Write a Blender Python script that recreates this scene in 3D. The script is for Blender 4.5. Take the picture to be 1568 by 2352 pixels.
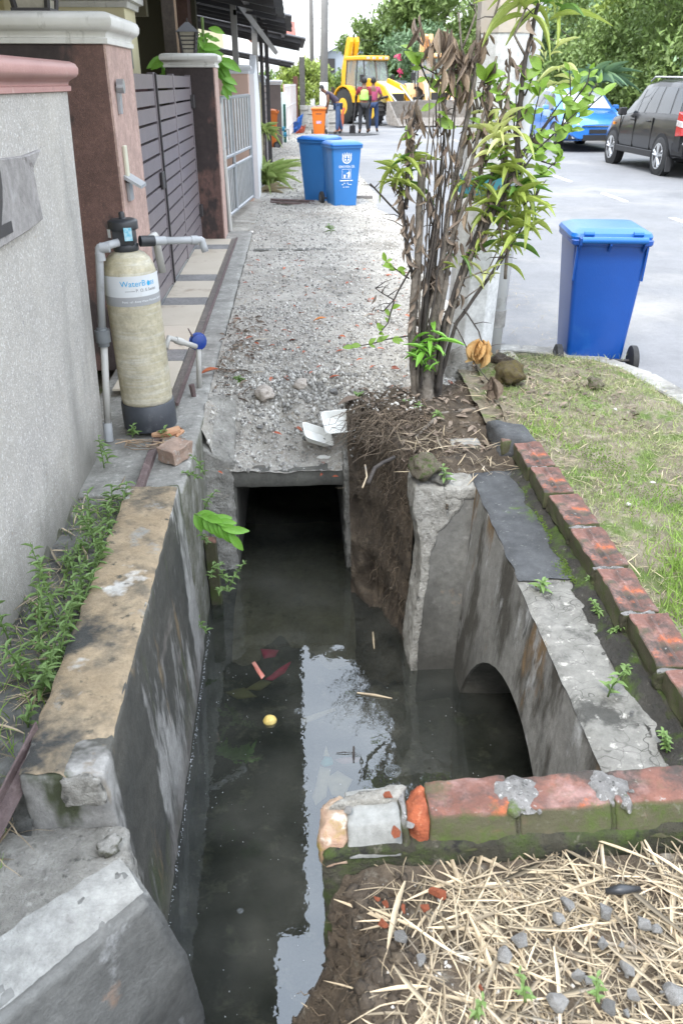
import bpy, bmesh, math, random
import numpy as np
from mathutils import Vector, Matrix, noise, Euler
random.seed(7); rng = np.random.default_rng(11)
R = math.radians
scene = bpy.context.scene
for o in list(bpy.data.objects): bpy.data.objects.remove(o)
COL = scene.collection
# ---------------------------------------------------------------- camera
CAMH = 1.5; PITCH = R(27.95); YAW = R(3.02)
cam = bpy.data.cameras.new('camera'); camo = bpy.data.objects.new('camera', cam); COL.objects.link(camo)
camo.location = (0, 0, CAMH); camo.rotation_euler = (R(90) - PITCH, 0, -YAW)
cam.sensor_fit = 'VERTICAL'; cam.sensor_height = 24.0
cam.lens = 24.0 * 1860 / 2352; cam.clip_start = .05; cam.clip_end = 900
cam.dof.use_dof = True; cam.dof.focus_distance = 3.4; cam.dof.aperture_fstop = 4.5
scene.camera = camo
# ---------------------------------------------------------------- sky and sun
SUN_EL, SUN_AZ = R(58), R(205)
w = bpy.data.worlds.new('World'); scene.world = w; w.use_nodes = True
nt = w.node_tree; nt.nodes.clear(); N = nt.nodes.new; Lk = nt.links.new
out = N('ShaderNodeOutputWorld'); bg = N('ShaderNodeBackground'); bg.inputs[1].default_value = 0.1
sky = N('ShaderNodeTexSky'); sky.sky_type = 'NISHITA'; sky.sun_disc = False
sky.sun_elevation = SUN_EL; sky.sun_rotation = SUN_AZ
tc = N('ShaderNodeTexCoord'); mp = N('ShaderNodeMapping'); mp.inputs['Scale'].default_value = (1, 1, 2.2)
nz = N('ShaderNodeTexNoise'); nz.inputs['Scale'].default_value = 2.3; nz.inputs['Detail'].default_value = 6; nz.inputs['Roughness'].default_value = .55
cr = N('ShaderNodeValToRGB'); cr.color_ramp.elements[0].position = .25; cr.color_ramp.elements[0].color = (.72, .72, .72, 1)
cr.color_ramp.elements[1].position = .62; cr.color_ramp.elements[1].color = (.97, .97, .97, 1)
sp = N('ShaderNodeSeparateXYZ'); ma = N('ShaderNodeMath'); ma.operation = 'MULTIPLY_ADD'; ma.use_clamp = False
ma.inputs[1].default_value = 1.45; ma.inputs[2].default_value = 1.0
mx = N('ShaderNodeMath'); mx.operation = 'MAXIMUM'; mx.inputs[1].default_value = 0
cl = N('ShaderNodeMix'); cl.data_type = 'RGBA'; cl.blend_type = 'MULTIPLY'; cl.inputs[0].default_value = 1
cg = N('ShaderNodeMix'); cg.data_type = 'RGBA'; cg.inputs[6].default_value = (5.3, 5.42, 5.6, 1); cg.inputs[7].default_value = (4.65, 5.25, 6.15, 1)
mix = N('ShaderNodeMix'); mix.data_type = 'RGBA'
Lk(tc.outputs['Generated'], mp.inputs[0]); Lk(mp.outputs[0], nz.inputs['Vector']); Lk(nz.outputs['Fac'], cr.inputs[0])
Lk(tc.outputs['Generated'], sp.inputs[0]); Lk(sp.outputs[2], mx.inputs[0]); Lk(mx.outputs[0], ma.inputs[0]); Lk(ma.outputs[0], cl.inputs[7])
Lk(mx.outputs[0], cg.inputs[0]); Lk(cg.outputs[2], cl.inputs[6]); Lk(cr.outputs[0], mix.inputs[0]); Lk(sky.outputs[0], mix.inputs[6]); Lk(cl.outputs[2], mix.inputs[7])
Lk(mix.outputs[2], bg.inputs[0]); Lk(bg.outputs[0], out.inputs[0])
sl = bpy.data.lights.new('sun', 'SUN'); so = bpy.data.objects.new('sun', sl); COL.objects.link(so)
sl.energy = 1.1; sl.angle = R(14); sl.color = (1, .97, .92)
so.rotation_euler = (R(90) - SUN_EL, 0, R(180) - SUN_AZ)
scene.view_settings.view_transform = 'Standard'; scene.view_settings.look = 'None'
scene.view_settings.exposure = 1.85; scene.view_settings.gamma = 1
scene.render.engine = 'CYCLES'
scene.cycles.max_bounces = 6; scene.cycles.transparent_max_bounces = 12
scene.render.resolution_x = 682; scene.render.resolution_y = 1024

# ---------------------------------------------------------------- survey helper: the sight line of the plan, met with a plane
def sight(px, py):
    a = (px - 784) / 1860; b = -(py - 1176) / 1860
    f = math.cos(PITCH) + b * math.sin(PITCH); u = -math.sin(PITCH) + b * math.cos(PITCH)
    return Vector((a * math.cos(YAW) + f * math.sin(YAW), -a * math.sin(YAW) + f * math.cos(YAW), u))
def gz(px, py, z=0.): r = sight(px, py); t = (z - CAMH) / r.z; return Vector((r.x * t, r.y * t, z))
def gy(px, py, y): r = sight(px, py); t = y / r.y; return Vector((r.x * t, y, CAMH + r.z * t))
def gx(px, py, x): r = sight(px, py); t = x / r.x; return Vector((x, r.y * t, CAMH + r.z * t))

# ---------------------------------------------------------------- materials
def _noise(nt, vec, scale, detail=4, rough=.6):
    n = nt.nodes.new('ShaderNodeTexNoise'); n.inputs['Scale'].default_value = scale
    n.inputs['Detail'].default_value = detail; n.inputs['Roughness'].default_value = rough
    nt.links.new(vec, n.inputs['Vector']); return n.outputs['Fac']
def _ramp(nt, fac, lo, hi):
    m = nt.nodes.new('ShaderNodeMapRange'); m.inputs['From Min'].default_value = lo; m.inputs['From Max'].default_value = hi
    nt.links.new(fac, m.inputs['Value']); return m.outputs['Result']
def _mix(nt, fac, a, b, mode='MIX'):
    m = nt.nodes.new('ShaderNodeMix'); m.data_type = 'RGBA'; m.blend_type = mode
    for s, v in ((0, fac), (6, a), (7, b)):
        if hasattr(v, 'links'): nt.links.new(v, m.inputs[s])
        elif s == 0: m.inputs[s].default_value = v
        else: m.inputs[s].default_value = (*v, 1)
    return m.outputs[2]
def M(name, c, c2=None, s=4, r=.8, b=.3, bs=60, layers=(), island=0, metal=0, spec=.5, coat=0, bd=.01, vor=None, trans=0, bsc=(1, 1, 1), side=None, up=None, grime=None, damp=None):
    """c/c2 noise mix; layers = (colour, scale, lo, hi[, stretch[, opacity]]); island = per piece value spread; side/up = growth on walls/tops"""
    m = bpy.data.materials.new(name); m.use_nodes = True; nt = m.node_tree
    bs_ = nt.nodes['Principled BSDF']; tcn = nt.nodes.new('ShaderNodeTexCoord'); vec = tcn.outputs['Object']
    def st(v, k):
        mpp = nt.nodes.new('ShaderNodeMapping'); mpp.inputs['Scale'].default_value = v
        mpp.inputs['Location'].default_value = (k * 3.1, k * 1.7, k * 2.3)
        nt.links.new(vec, mpp.inputs[0]); return mpp.outputs[0]
    col = _mix(nt, _ramp(nt, _noise(nt, vec, s), .3, .7), c, c2) if c2 else None
    if col is None:
        rgb = nt.nodes.new('ShaderNodeRGB'); rgb.outputs[0].default_value = (*c, 1); col = rgb.outputs[0]
    for k, L in enumerate(layers):
        v = st(L[4] if len(L) > 4 and L[4] else (1, 1, 1), k + 1)
        f = _ramp(nt, _noise(nt, v, L[1], 5, .65), L[2], L[3])
        if len(L) > 5:
            q = nt.nodes.new('ShaderNodeMath'); q.operation = 'MULTIPLY'; q.inputs[1].default_value = L[5]; nt.links.new(f, q.inputs[0]); f = q.outputs[0]
        col = _mix(nt, f, col, L[0])
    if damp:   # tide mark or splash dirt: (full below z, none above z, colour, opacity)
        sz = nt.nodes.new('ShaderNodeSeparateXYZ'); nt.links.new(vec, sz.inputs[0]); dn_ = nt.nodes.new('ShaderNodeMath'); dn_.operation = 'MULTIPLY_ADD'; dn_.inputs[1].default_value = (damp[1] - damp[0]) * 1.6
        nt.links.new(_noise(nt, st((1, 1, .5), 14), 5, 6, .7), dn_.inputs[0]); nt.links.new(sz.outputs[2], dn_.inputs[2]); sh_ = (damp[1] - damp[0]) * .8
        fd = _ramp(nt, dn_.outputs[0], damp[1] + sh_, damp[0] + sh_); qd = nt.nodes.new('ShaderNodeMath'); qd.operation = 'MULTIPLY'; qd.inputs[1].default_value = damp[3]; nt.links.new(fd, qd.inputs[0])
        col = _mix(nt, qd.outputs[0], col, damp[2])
    if grime is None: grime = .30 if b >= .3 else 0
    if grime:   # broad and fine wear in the colour of the surface itself
        for sc_, k_ in ((6.5, 11), (34, 12)):
            mg = nt.nodes.new('ShaderNodeMapRange'); mg.inputs['From Min'].default_value = .28; mg.inputs['From Max'].default_value = .70
            mg.inputs['To Min'].default_value = 1 - grime; mg.inputs['To Max'].default_value = 1 + grime * .55
            nt.links.new(_noise(nt, st((1, 1, 1), k_), sc_, 8, .72), mg.inputs['Value']); h_ = nt.nodes.new('ShaderNodeHueSaturation')
            nt.links.new(mg.outputs[0], h_.inputs['Value']); nt.links.new(col, h_.inputs['Color']); col = h_.outputs[0]
    if vor:   # (scale, colour, width) fine cracks
        vn = nt.nodes.new('ShaderNodeTexVoronoi'); vn.feature = 'DISTANCE_TO_EDGE'; vn.inputs['Scale'].default_value = vor[0]
        nn = nt.nodes.new('ShaderNodeTexNoise'); nn.inputs['Scale'].default_value = 9; nt.links.new(vec, nn.inputs['Vector'])
        ad = _mix(nt, .2, (0, 0, 0), nn.outputs['Color']); va = nt.nodes.new('ShaderNodeVectorMath'); nt.links.new(vec, va.inputs[0]); nt.links.new(ad, va.inputs[1])
        nt.links.new(va.outputs[0], vn.inputs['Vector']); f = _ramp(nt, vn.outputs['Distance'], vor[2], 0); qv = nt.nodes.new('ShaderNodeMath'); qv.operation = 'MULTIPLY'; nt.links.new(f, qv.inputs[0]); nt.links.new(_ramp(nt, _noise(nt, vec, 5, 3), .42, .56), qv.inputs[1]); f = qv.outputs[0]
        col = _mix(nt, f, col, vor[1])
    for grow, axis_up in [(g_, False) for g_ in (side if side and isinstance(side[0][0], tuple) else (side,))] + [(up, True)]:
        if grow:
            g = nt.nodes.new('ShaderNodeNewGeometry'); sx = nt.nodes.new('ShaderNodeSeparateXYZ'); nt.links.new(g.outputs['Normal'], sx.inputs[0])
            f = _ramp(nt, sx.outputs[2], .4, .75) if axis_up else _ramp(nt, sx.outputs[2], .75, .4)
            q = nt.nodes.new('ShaderNodeMath'); q.operation = 'MULTIPLY'; nt.links.new(f, q.inputs[0])
            nt.links.new(_ramp(nt, _noise(nt, st((1, 1, 1), 9), grow[1], 6, .7), grow[2], grow[3]), q.inputs[1])
            col = _mix(nt, q.outputs[0], col, grow[0])
    if island:
        g = nt.nodes.new('ShaderNodeNewGeometry'); mr = nt.nodes.new('ShaderNodeMapRange')
        mr.inputs['To Min'].default_value = 1 - island; mr.inputs['To Max'].default_value = 1 + island
        nt.links.new(g.outputs['Random Per Island'], mr.inputs['Value'])
        hs = nt.nodes.new('ShaderNodeHueSaturation'); nt.links.new(mr.outputs[0], hs.inputs['Value']); nt.links.new(col, hs.inputs['Color']); col = hs.outputs[0]
    nt.links.new(col, bs_.inputs['Base Color'])
    bs_.inputs['Roughness'].default_value = r; bs_.inputs['Metallic'].default_value = metal
    bs_.inputs['Specular IOR Level'].default_value = spec; bs_.inputs['Coat Weight'].default_value = coat
    bs_.inputs['Coat Roughness'].default_value = .05
    if trans:
        tr = nt.nodes.new('ShaderNodeBsdfTranslucent'); nt.links.new(col, tr.inputs[0]); ms = nt.nodes.new('ShaderNodeMixShader'); ms.inputs[0].default_value = trans
        nt.links.new(bs_.outputs[0], ms.inputs[1]); nt.links.new(tr.outputs[0], ms.inputs[2]); nt.links.new(ms.outputs[0], nt.nodes['Material Output'].inputs[0])
    if b:
        bn = nt.nodes.new('ShaderNodeBump'); bn.inputs['Strength'].default_value = b; bn.inputs['Distance'].default_value = bd
        nt.links.new(_noise(nt, st(bsc, 0), bs, 5, .7), bn.inputs['Height']); nt.links.new(bn.outputs[0], bs_.inputs['Normal'])
    return m
def glass(name, c=(.02, .025, .03), a=.75, r=.03):
    m = M(name, c, r=r, b=0, spec=.9)
    nt = m.node_tree; p = nt.nodes['Principled BSDF']; p.inputs['Alpha'].default_value = a
    return m
# ---------------------------------------------------------------- mesh builder
def tag(o, label=None, cat=None, group=None, kind=None):
    for k, v in (('label', label), ('category', cat), ('group', group), ('kind', kind)):
        if v: o[k] = v
    return o
def thing(name, loc, label, cat, group=None):
    o = bpy.data.objects.new(name, None); COL.objects.link(o); o.location = loc; o.empty_display_size = .1
    return tag(o, label, cat, group)
def wloc(o):
    v = Vector((0, 0, 0))
    while o: v += o.location; o = o.parent
    return v
def link(name, me, mat, parent=None, smooth=False):
    o = bpy.data.objects.new(name, me); COL.objects.link(o)
    if mat: me.materials.append(mat)
    if parent: o.parent = parent
    if smooth: me.polygons.foreach_set('use_smooth', [True] * len(me.polygons))
    return o
class MB:
    def __init__(s): s.v = []; s.f = []
    def add(s, v, f, mt=None):
        n = len(s.v); s.v += [(mt @ Vector(p)) if mt else Vector(p) for p in v]; s.f += [tuple(i + n for i in q) for q in f]; return s
    def box(s, x0, x1, y0, y1, z0, z1, mt=None):
        return s.add([(x0, y0, z0), (x1, y0, z0), (x1, y1, z0), (x0, y1, z0), (x0, y0, z1), (x1, y0, z1), (x1, y1, z1), (x0, y1, z1)],
                     [(0, 3, 2, 1), (4, 5, 6, 7), (0, 1, 5, 4), (1, 2, 6, 5), (2, 3, 7, 6), (3, 0, 4, 7)], mt)
    def hexa(s, b, t):   # bottom 4, top 4 (counter clockwise from above)
        return s.add(list(b) + list(t), [(0, 3, 2, 1), (4, 5, 6, 7), (0, 1, 5, 4), (1, 2, 6, 5), (2, 3, 7, 6), (3, 0, 4, 7)])
    def prism(s, poly, f0, f1):   # poly: list of params; f0/f1 map a poly point to 3D
        n = len(poly); v = [f0(p) for p in poly] + [f1(p) for p in poly]
        return s.add(v, [tuple(range(n - 1, -1, -1)), tuple(range(n, 2 * n))] + [(i, (i + 1) % n, n + (i + 1) % n, n + i) for i in range(n)])
    def tube(s, pts, r, n=8, cap=True):
        pts = [Vector(p) for p in pts]; r = r if hasattr(r, '__len__') else [r] * len(pts); v = []; f = []; up = None
        for i, p in enumerate(pts):
            d = (pts[min(i + 1, len(pts) - 1)] - pts[max(i - 1, 0)]).normalized()
            a = up if up is not None else (Vector((0, 0, 1)) if abs(d.z) < .9 else Vector((1, 0, 0)))
            x = (a - d * a.dot(d)); x = x.normalized() if x.length > 1e-4 else d.orthogonal().normalized(); up = x; y = d.cross(x)
            v += [p + (x * math.cos(2 * math.pi * k / n) + y * math.sin(2 * math.pi * k / n)) * r[i] for k in range(n)]
        for i in range(len(pts) - 1):
            f += [(i * n + k, i * n + (k + 1) % n, (i + 1) * n + (k + 1) % n, (i + 1) * n + k) for k in range(n)]
        if cap: f += [tuple(range(n - 1, -1, -1)), tuple(range((len(pts) - 1) * n, len(pts) * n))]
        return s.add(v, f)
    def lathe(s, prof, n=24, mt=None):   # prof: (r, z)
        v = [(r * math.cos(2 * math.pi * k / n), r * math.sin(2 * math.pi * k / n), z) for r, z in prof for k in range(n)]
        f = [(i * n + k, i * n + (k + 1) % n, (i + 1) * n + (k + 1) % n, (i + 1) * n + k) for i in range(len(prof) - 1) for k in range(n)]
        f += [tuple(range(n - 1, -1, -1)), tuple(range((len(prof) - 1) * n, len(prof) * n))]
        return s.add(v, f, mt)
    def build(s, name, mat, parent=None, smooth=False, bevel=0, world=True, seg=1, rough=None, auto=None):
        off = wloc(parent) if (parent and world) else Vector((0, 0, 0))
        me = bpy.data.meshes.new(name); me.from_pydata([v - off for v in s.v], [], s.f); me.validate()
        if bevel or rough:
            bm = bmesh.new(); bm.from_mesh(me)
            bmesh.ops.recalc_face_normals(bm, faces=bm.faces)
            if bevel: bmesh.ops.bevel(bm, geom=[e for e in bm.edges if e.is_manifold and e.calc_face_angle(0) > .5], offset=bevel, segments=seg, affect='EDGES', clamp_overlap=True)
            if rough:   # (edge length, amplitude, noise scale)
                for _ in range(6):
                    L = [e for e in bm.edges if e.calc_length() > rough[0]]
                    if not L: break
                    bmesh.ops.triangulate(bm, faces=[f for f in bm.faces if len(f.verts) > 4])
                    L = [e for e in bm.edges if e.calc_length() > rough[0]]
                    bmesh.ops.subdivide_edges(bm, edges=L, cuts=1, use_grid_fill=True)
                for v in bm.verts:
                    p = v.co + off
                    v.co += noise.noise_vector(p * rough[2]) * rough[1] + noise.noise_vector(p * rough[2] * 3.3) * rough[1] * .45
            bm.to_mesh(me); bm.free()
        o = link(name, me, mat, parent, smooth)
        if auto is not None:
            me.polygons.foreach_set('use_smooth', [True] * len(me.polygons)); me.set_sharp_from_angle(angle=R(auto))
        return o
def copy_tree(o, parent=None):
    c = o.copy(); COL.objects.link(c)
    if parent: c.parent = parent
    for ch in list(o.children): copy_tree(ch, c)
    return c
def scatter(tv, tf, pos, rot, scl):
    """tv template verts (n,3), tf faces, pos (N,3), rot (N,3,3), scl (N,3) or (N,1) -> verts, faces"""
    tv = np.asarray(tv, float); N_, n = len(pos), len(tv)
    v = np.einsum('nij,nkj->nki', rot, tv[None] * scl[:, None, :]) + pos[:, None, :]
    k = len(tf[0]); f = (np.asarray(tf)[None] + (np.arange(N_) * n)[:, None, None]).reshape(-1, k)
    return v.reshape(-1, 3), f
def mesh_np(name, v, f):
    me = bpy.data.meshes.new(name); k = f.shape[1]
    me.vertices.add(len(v)); me.vertices.foreach_set('co', np.ascontiguousarray(v, dtype=np.float32).ravel())
    me.loops.add(f.size); me.loops.foreach_set('vertex_index', f.astype(np.int32).ravel())
    me.polygons.add(len(f)); me.polygons.foreach_set('loop_start', np.arange(0, f.size, k, dtype=np.int32)); me.polygons.foreach_set('loop_total', np.full(len(f), k, dtype=np.int32))
    me.update(calc_edges=True); return me
def rots(N_, tilt=math.pi, yaw=None, tmin=0.):
    """random rotations: tilt from horizontal up to `tilt`, free yaw"""
    a = rng.uniform(0, 2 * math.pi, N_) if yaw is None else yaw
    t = rng.uniform(tmin, tilt, N_) * np.where(rng.random(N_) < .5, -1, 1) if tmin == 0 else rng.uniform(tmin, tilt, N_)
    r = rng.uniform(-tilt, tilt, N_)
    ca, sa, ct, s_, cr_, sr = np.cos(a), np.sin(a), np.cos(t), np.sin(t), np.cos(r), np.sin(r)
    Z0, O1 = np.zeros(N_), np.ones(N_)
    Rz = np.stack([np.stack([ca, -sa, Z0], -1), np.stack([sa, ca, Z0], -1), np.stack([Z0, Z0, O1], -1)], -2)
    Rx = np.stack([np.stack([O1, Z0, Z0], -1), np.stack([Z0, ct, -s_], -1), np.stack([Z0, s_, ct], -1)], -2)
    Ry = np.stack([np.stack([cr_, Z0, sr], -1), np.stack([Z0, O1, Z0], -1), np.stack([-sr, Z0, cr_], -1)], -2)
    return Rz @ Rx @ Ry
def leaf_t(seg=3, wmax=.5, bend=.3, fold=.12, shape='oval'):
    """leaf template along +y length 1, width 1 at scale"""
    v = []; f = []
    for i in range(seg + 1):
        t = i / seg; wd = (math.sin(math.pi * min(max(t, .03), .97)) ** .8 if shape == 'oval' else (1 - t) ** .7 * (1 if t > .02 else .6)) * .5 * wmax
        z = -bend * t * t
        v += [(-wd, t, z + fold * wd * 2), (0, t, z), (wd, t, z + fold * wd * 2)]
    for i in range(seg): a = i * 3; f += [(a, a + 1, a + 4, a + 3), (a + 1, a + 2, a + 5, a + 4)]
    return v, f
BLADE = ([(-.5, 0, 0), (.5, 0, 0), (.4, .5, -.02), (-.4, .5, -.02), (.06, 1, -.12), (-.06, 1, -.12)], [(0, 1, 2, 3), (3, 2, 4, 5)])
STONE = ([(0, 0, .5), (.5, .06, .05), (.12, .5, -.04), (-.48, .12, .06), (-.06, -.5, .02), (.04, -.04, -.45), (.34, .34, .3), (-.3, -.32, .32)],
         [(0, 1, 6), (1, 2, 6), (2, 0, 6), (0, 2, 3), (0, 3, 7), (3, 4, 7), (4, 0, 7), (0, 4, 1), (5, 2, 1), (5, 3, 2), (5, 4, 3), (5, 1, 4)])
def stuff(name, tv, tf, pos, rot, scl, mat, label=None, cat=None, parent=None, smooth=False, kind='stuff', group=None):
    v, f = scatter(tv, tf, pos, rot, scl)
    if parent: v = v - np.array(wloc(parent))[None]
    o = link(name, mesh_np(name, v, f), mat, parent, smooth); return tag(o, label, cat, group, kind)
def fnoise(x, y, s, o=0): return noise.noise(Vector((x * s + o, y * s - o, o * .7)))
def grid(name, x0, x1, y0, y1, nx, ny, zf, mat, label=None, cat=None, kind='structure', smooth=True, keep=None):
    v = []; f = []
    for j in range(ny + 1):
        for i in range(nx + 1):
            x = x0 + (x1 - x0) * i / nx; y = y0 + (y1 - y0) * j / ny; r = zf(x, y); v.append(r if isinstance(r, tuple) else (x, y, r))
    for j in range(ny):
        for i in range(nx):
            if keep is None or keep(x0 + (x1 - x0) * (i + .5) / nx, y0 + (y1 - y0) * (j + .5) / ny):
                a = j * (nx + 1) + i; f.append((a, a + 1, a + nx + 2, a + nx + 1))
    me = bpy.data.meshes.new(name); me.from_pydata(v, [], f)
    return tag(link(name, me, mat, None, smooth), label, cat, None, kind)
def sm(a, b, x): t = min(max((x - a) / (b - a), 0), 1); return t * t * (3 - 2 * t)
def rock_mesh(name, s, seed, amp=.28, sub=2):
    bm = bmesh.new(); bmesh.ops.create_icosphere(bm, subdivisions=sub, radius=.5)
    for v in bm.verts:
        q = v.co.normalized(); k = 1 + amp * noise.noise(q * 1.6 + Vector((seed, 0, 0))) + amp * .5 * noise.noise(q * 4 + Vector((seed, 3, 0)))
        v.co = Vector((q.x * .5 * k * s[0], q.y * .5 * k * s[1], q.z * .5 * k * s[2]))
    me = bpy.data.meshes.new(name); bm.to_mesh(me); bm.free(); return me
def chip_mesh(name, s, seed, n=13):
    r_ = random.Random(seed); bm = bmesh.new()
    for _ in range(n):
        q = Vector((r_.gauss(0, 1), r_.gauss(0, 1), r_.gauss(0, 1))).normalized() * r_.uniform(.40, .52); bm.verts.new((q.x * s[0], q.y * s[1], q.z * s[2]))
    res = bmesh.ops.convex_hull(bm, input=bm.verts[:]); bmesh.ops.delete(bm, geom=[g for g in res['geom_interior'] if isinstance(g, bmesh.types.BMVert)], context='VERTS')
    bmesh.ops.bevel(bm, geom=bm.edges[:], offset=.025, segments=1, affect='EDGES'); bmesh.ops.triangulate(bm, faces=bm.faces[:])
    me = bpy.data.meshes.new(name); bm.to_mesh(me); bm.free(); return me
def text_mesh(s, size):
    c = bpy.data.curves.new('lettering', 'FONT'); c.body = s; c.size = size; c.align_x = 'CENTER'; c.align_y = 'CENTER'; c.resolution_u = 3
    o = bpy.data.objects.new('lettering', c); COL.objects.link(o)
    me = bpy.data.meshes.new_from_object(o.evaluated_get(bpy.context.evaluated_depsgraph_get())); bpy.data.objects.remove(o); bpy.data.curves.remove(c); return me
def add_text(s, size, mat, parent, fn, name='lettering'):
    me = text_mesh(s, size)
    for v in me.vertices: v.co = fn(v.co.x, v.co.y)
    me.materials.clear(); return link(name, me, mat, parent)
def piece(name, parent, me, loc, rot=(0, 0, 0), scl=(1, 1, 1)):
    o = bpy.data.objects.new(name, me); COL.objects.link(o); o.parent = parent
    o.location = Vector(loc) - wloc(parent) if parent else Vector(loc); o.rotation_euler = rot; o.scale = scl; return o
# ================================================================ MATERIALS
gravel_m = M('gravel ground', (.50, .465, .41), (.37, .34, .29), s=3, r=.9, b=.9, bs=150, bd=.012, layers=[((.20, .18, .15), 1.3, .52, .72), ((.62, .59, .54), 70, .55, .66), ((.12, .11, .10), 60, .62, .72), ((.30, .24, .17), 9, .6, .75)])
stone_m = M('crushed stone', (.56, .535, .49), (.34, .325, .295), s=60, r=.85, b=.4, bs=200, island=.5)
stone2_m = M('grey granite stone', (.25, .24, .225), (.13, .125, .115), s=28, r=.8, b=.6, bs=120, island=.3, layers=[((.50, .51, .51), 90, .56, .64), ((.05, .05, .055), 70, .58, .66)])
soil_m = M('brown soil', (.125, .095, .066), (.06, .045, .031), s=9, r=.95, b=1, bs=60, bd=.02, layers=[((.19, .15, .105), 14, .55, .75), ((.02, .016, .012), 6, .58, .75), ((.24, .22, .19), 40, .64, .72)])
verge_m = M('verge soil', (.26, .22, .155), (.16, .135, .095), s=7, r=.95, b=1, bs=70, bd=.015, layers=[((.10, .15, .03), 6, .5, .62), ((.33, .30, .22), 18, .56, .7), ((.06, .05, .04), 11, .62, .75)])
asphalt_m = M('asphalt', (.195, .195, .20), (.16, .16, .165), s=1.2, r=.75, b=.5, bs=220, layers=[((.27, .265, .26), 150, .58, .66), ((.08, .08, .08), 130, .62, .7), ((.27, .26, .245), .5, .5, .7), ((.14, .14, .145), .9, .6, .75)], grime=.12)
conc_m = M('weathered concrete', (.36, .35, .32), (.25, .24, .215), s=5, r=.85, b=.5, bs=90, side=((.10, .10, .065), 7, .34, .6), layers=[((.14, .135, .12), 4, .56, .75), ((.52, .50, .46), 22, .58, .7), ((.10, .10, .095), 80, .66, .74)])
rough_m = M('broken concrete', (.46, .44, .395), (.30, .285, .25), s=16, r=.92, b=1, bs=70, bd=.02, layers=[((.12, .115, .10), 24, .58, .70), ((.50, .48, .44), 45, .58, .68), ((.09, .085, .07), 5, .6, .75)])
tan_m = M('stained cement top', (.29, .215, .13), (.36, .285, .19), s=5, r=.85, b=.6, bs=110, bd=.006, layers=[((.15, .125, .09), 7, .52, .66), ((.05, .05, .046), 3.4, .55, .66), ((.52, .50, .46), 2.3, .60, .64), ((.07, .065, .05), 22, .60, .70), ((.30, .29, .26), 5, .60, .68)])
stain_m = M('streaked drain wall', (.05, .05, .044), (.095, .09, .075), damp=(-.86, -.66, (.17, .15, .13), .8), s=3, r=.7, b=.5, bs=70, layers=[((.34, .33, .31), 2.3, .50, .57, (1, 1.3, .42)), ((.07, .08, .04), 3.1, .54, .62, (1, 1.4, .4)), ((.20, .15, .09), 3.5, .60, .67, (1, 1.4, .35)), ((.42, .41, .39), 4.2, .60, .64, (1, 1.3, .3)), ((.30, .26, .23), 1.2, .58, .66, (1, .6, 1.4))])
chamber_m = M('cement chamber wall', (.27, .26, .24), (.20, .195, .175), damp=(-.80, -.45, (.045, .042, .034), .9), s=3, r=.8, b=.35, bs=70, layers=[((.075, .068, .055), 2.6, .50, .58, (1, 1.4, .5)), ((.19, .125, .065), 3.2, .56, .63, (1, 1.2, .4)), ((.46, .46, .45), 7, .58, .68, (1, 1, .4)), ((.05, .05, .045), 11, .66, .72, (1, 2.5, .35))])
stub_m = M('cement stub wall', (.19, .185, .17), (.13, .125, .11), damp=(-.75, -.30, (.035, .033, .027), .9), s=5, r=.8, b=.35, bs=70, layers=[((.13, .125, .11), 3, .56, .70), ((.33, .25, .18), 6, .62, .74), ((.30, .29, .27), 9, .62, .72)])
bitumen_m = M('bitumen coat', (.045, .047, .05), (.085, .088, .09), s=10, r=.8, b=.8, bs=150, bd=.006, layers=[((.20, .20, .19), 60, .63, .70), ((.07, .12, .015), 5, .62, .70)])
screed_m = M('cracked screed', (.27, .26, .235), (.18, .175, .155), s=9, r=.9, b=.7, bs=120, layers=[((.07, .068, .06), 6, .52, .62), ((.50, .48, .43), 30, .6, .7)], vor=(15, (.04, .037, .032), .03))
moss_c = (.075, .125, .012)
brick_m = M('weathered red brick', (.215, .092, .064), (.115, .062, .052), s=14, r=.88, b=.7, bs=110, bd=.006, layers=[((.27, .16, .14), 9, .52, .66), ((.055, .045, .038), 12, .46, .62), ((.40, .11, .045), 9, .60, .68), ((.27, .25, .23), 60, .64, .72), ((.10, .12, .03), 10, .64, .72)], up=((.075, .07, .035), 7, .52, .68), side=(((.07, .065, .035), 9, .22, .38), ((.055, .078, .014), 14, .46, .66), ((.16, .15, .12), 19, .60, .74)))
orange_m = M('fresh broken brick', (.40, .105, .04), (.28, .07, .03), s=25, r=.85, b=.8, bs=120, layers=[((.62, .30, .17), 20, .6, .7), ((.22, .09, .05), 14, .62, .72)])
mortar_m = M('mortar', (.28, .27, .26), (.16, .155, .145), s=30, r=.92, b=1, bs=130, bd=.01, layers=[((.48, .47, .45), 80, .57, .66), ((.06, .06, .055), 60, .56, .66), ((.10, .14, .03), 9, .64, .72)], side=(((.06, .055, .032), 9, .22, .38), ((.055, .078, .014), 14, .46, .66)))
mossy_m = M('mossy base course', (.075, .07, .045), (.035, .032, .022), s=10, r=.95, b=1, bs=90, bd=.015, layers=[((.055, .085, .014), 11, .46, .64), ((.24, .22, .17), 13, .60, .70), ((.02, .019, .016), 20, .56, .66), ((.42, .40, .35), 34, .68, .74)])
creamstone_m = M('cream broken block', (.42, .32, .23), (.45, .27, .19), s=12, r=.9, b=.9, bs=90, layers=[((.30, .22, .05), 10, .52, .64), ((.62, .57, .48), 22, .6, .7)])
render_m = M('grey cement render', (.29, .295, .28), (.24, .24, .225), s=14, r=.85, b=.4, bs=150, layers=[((.20, .2, .19), 60, .66, .74)])
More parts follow.
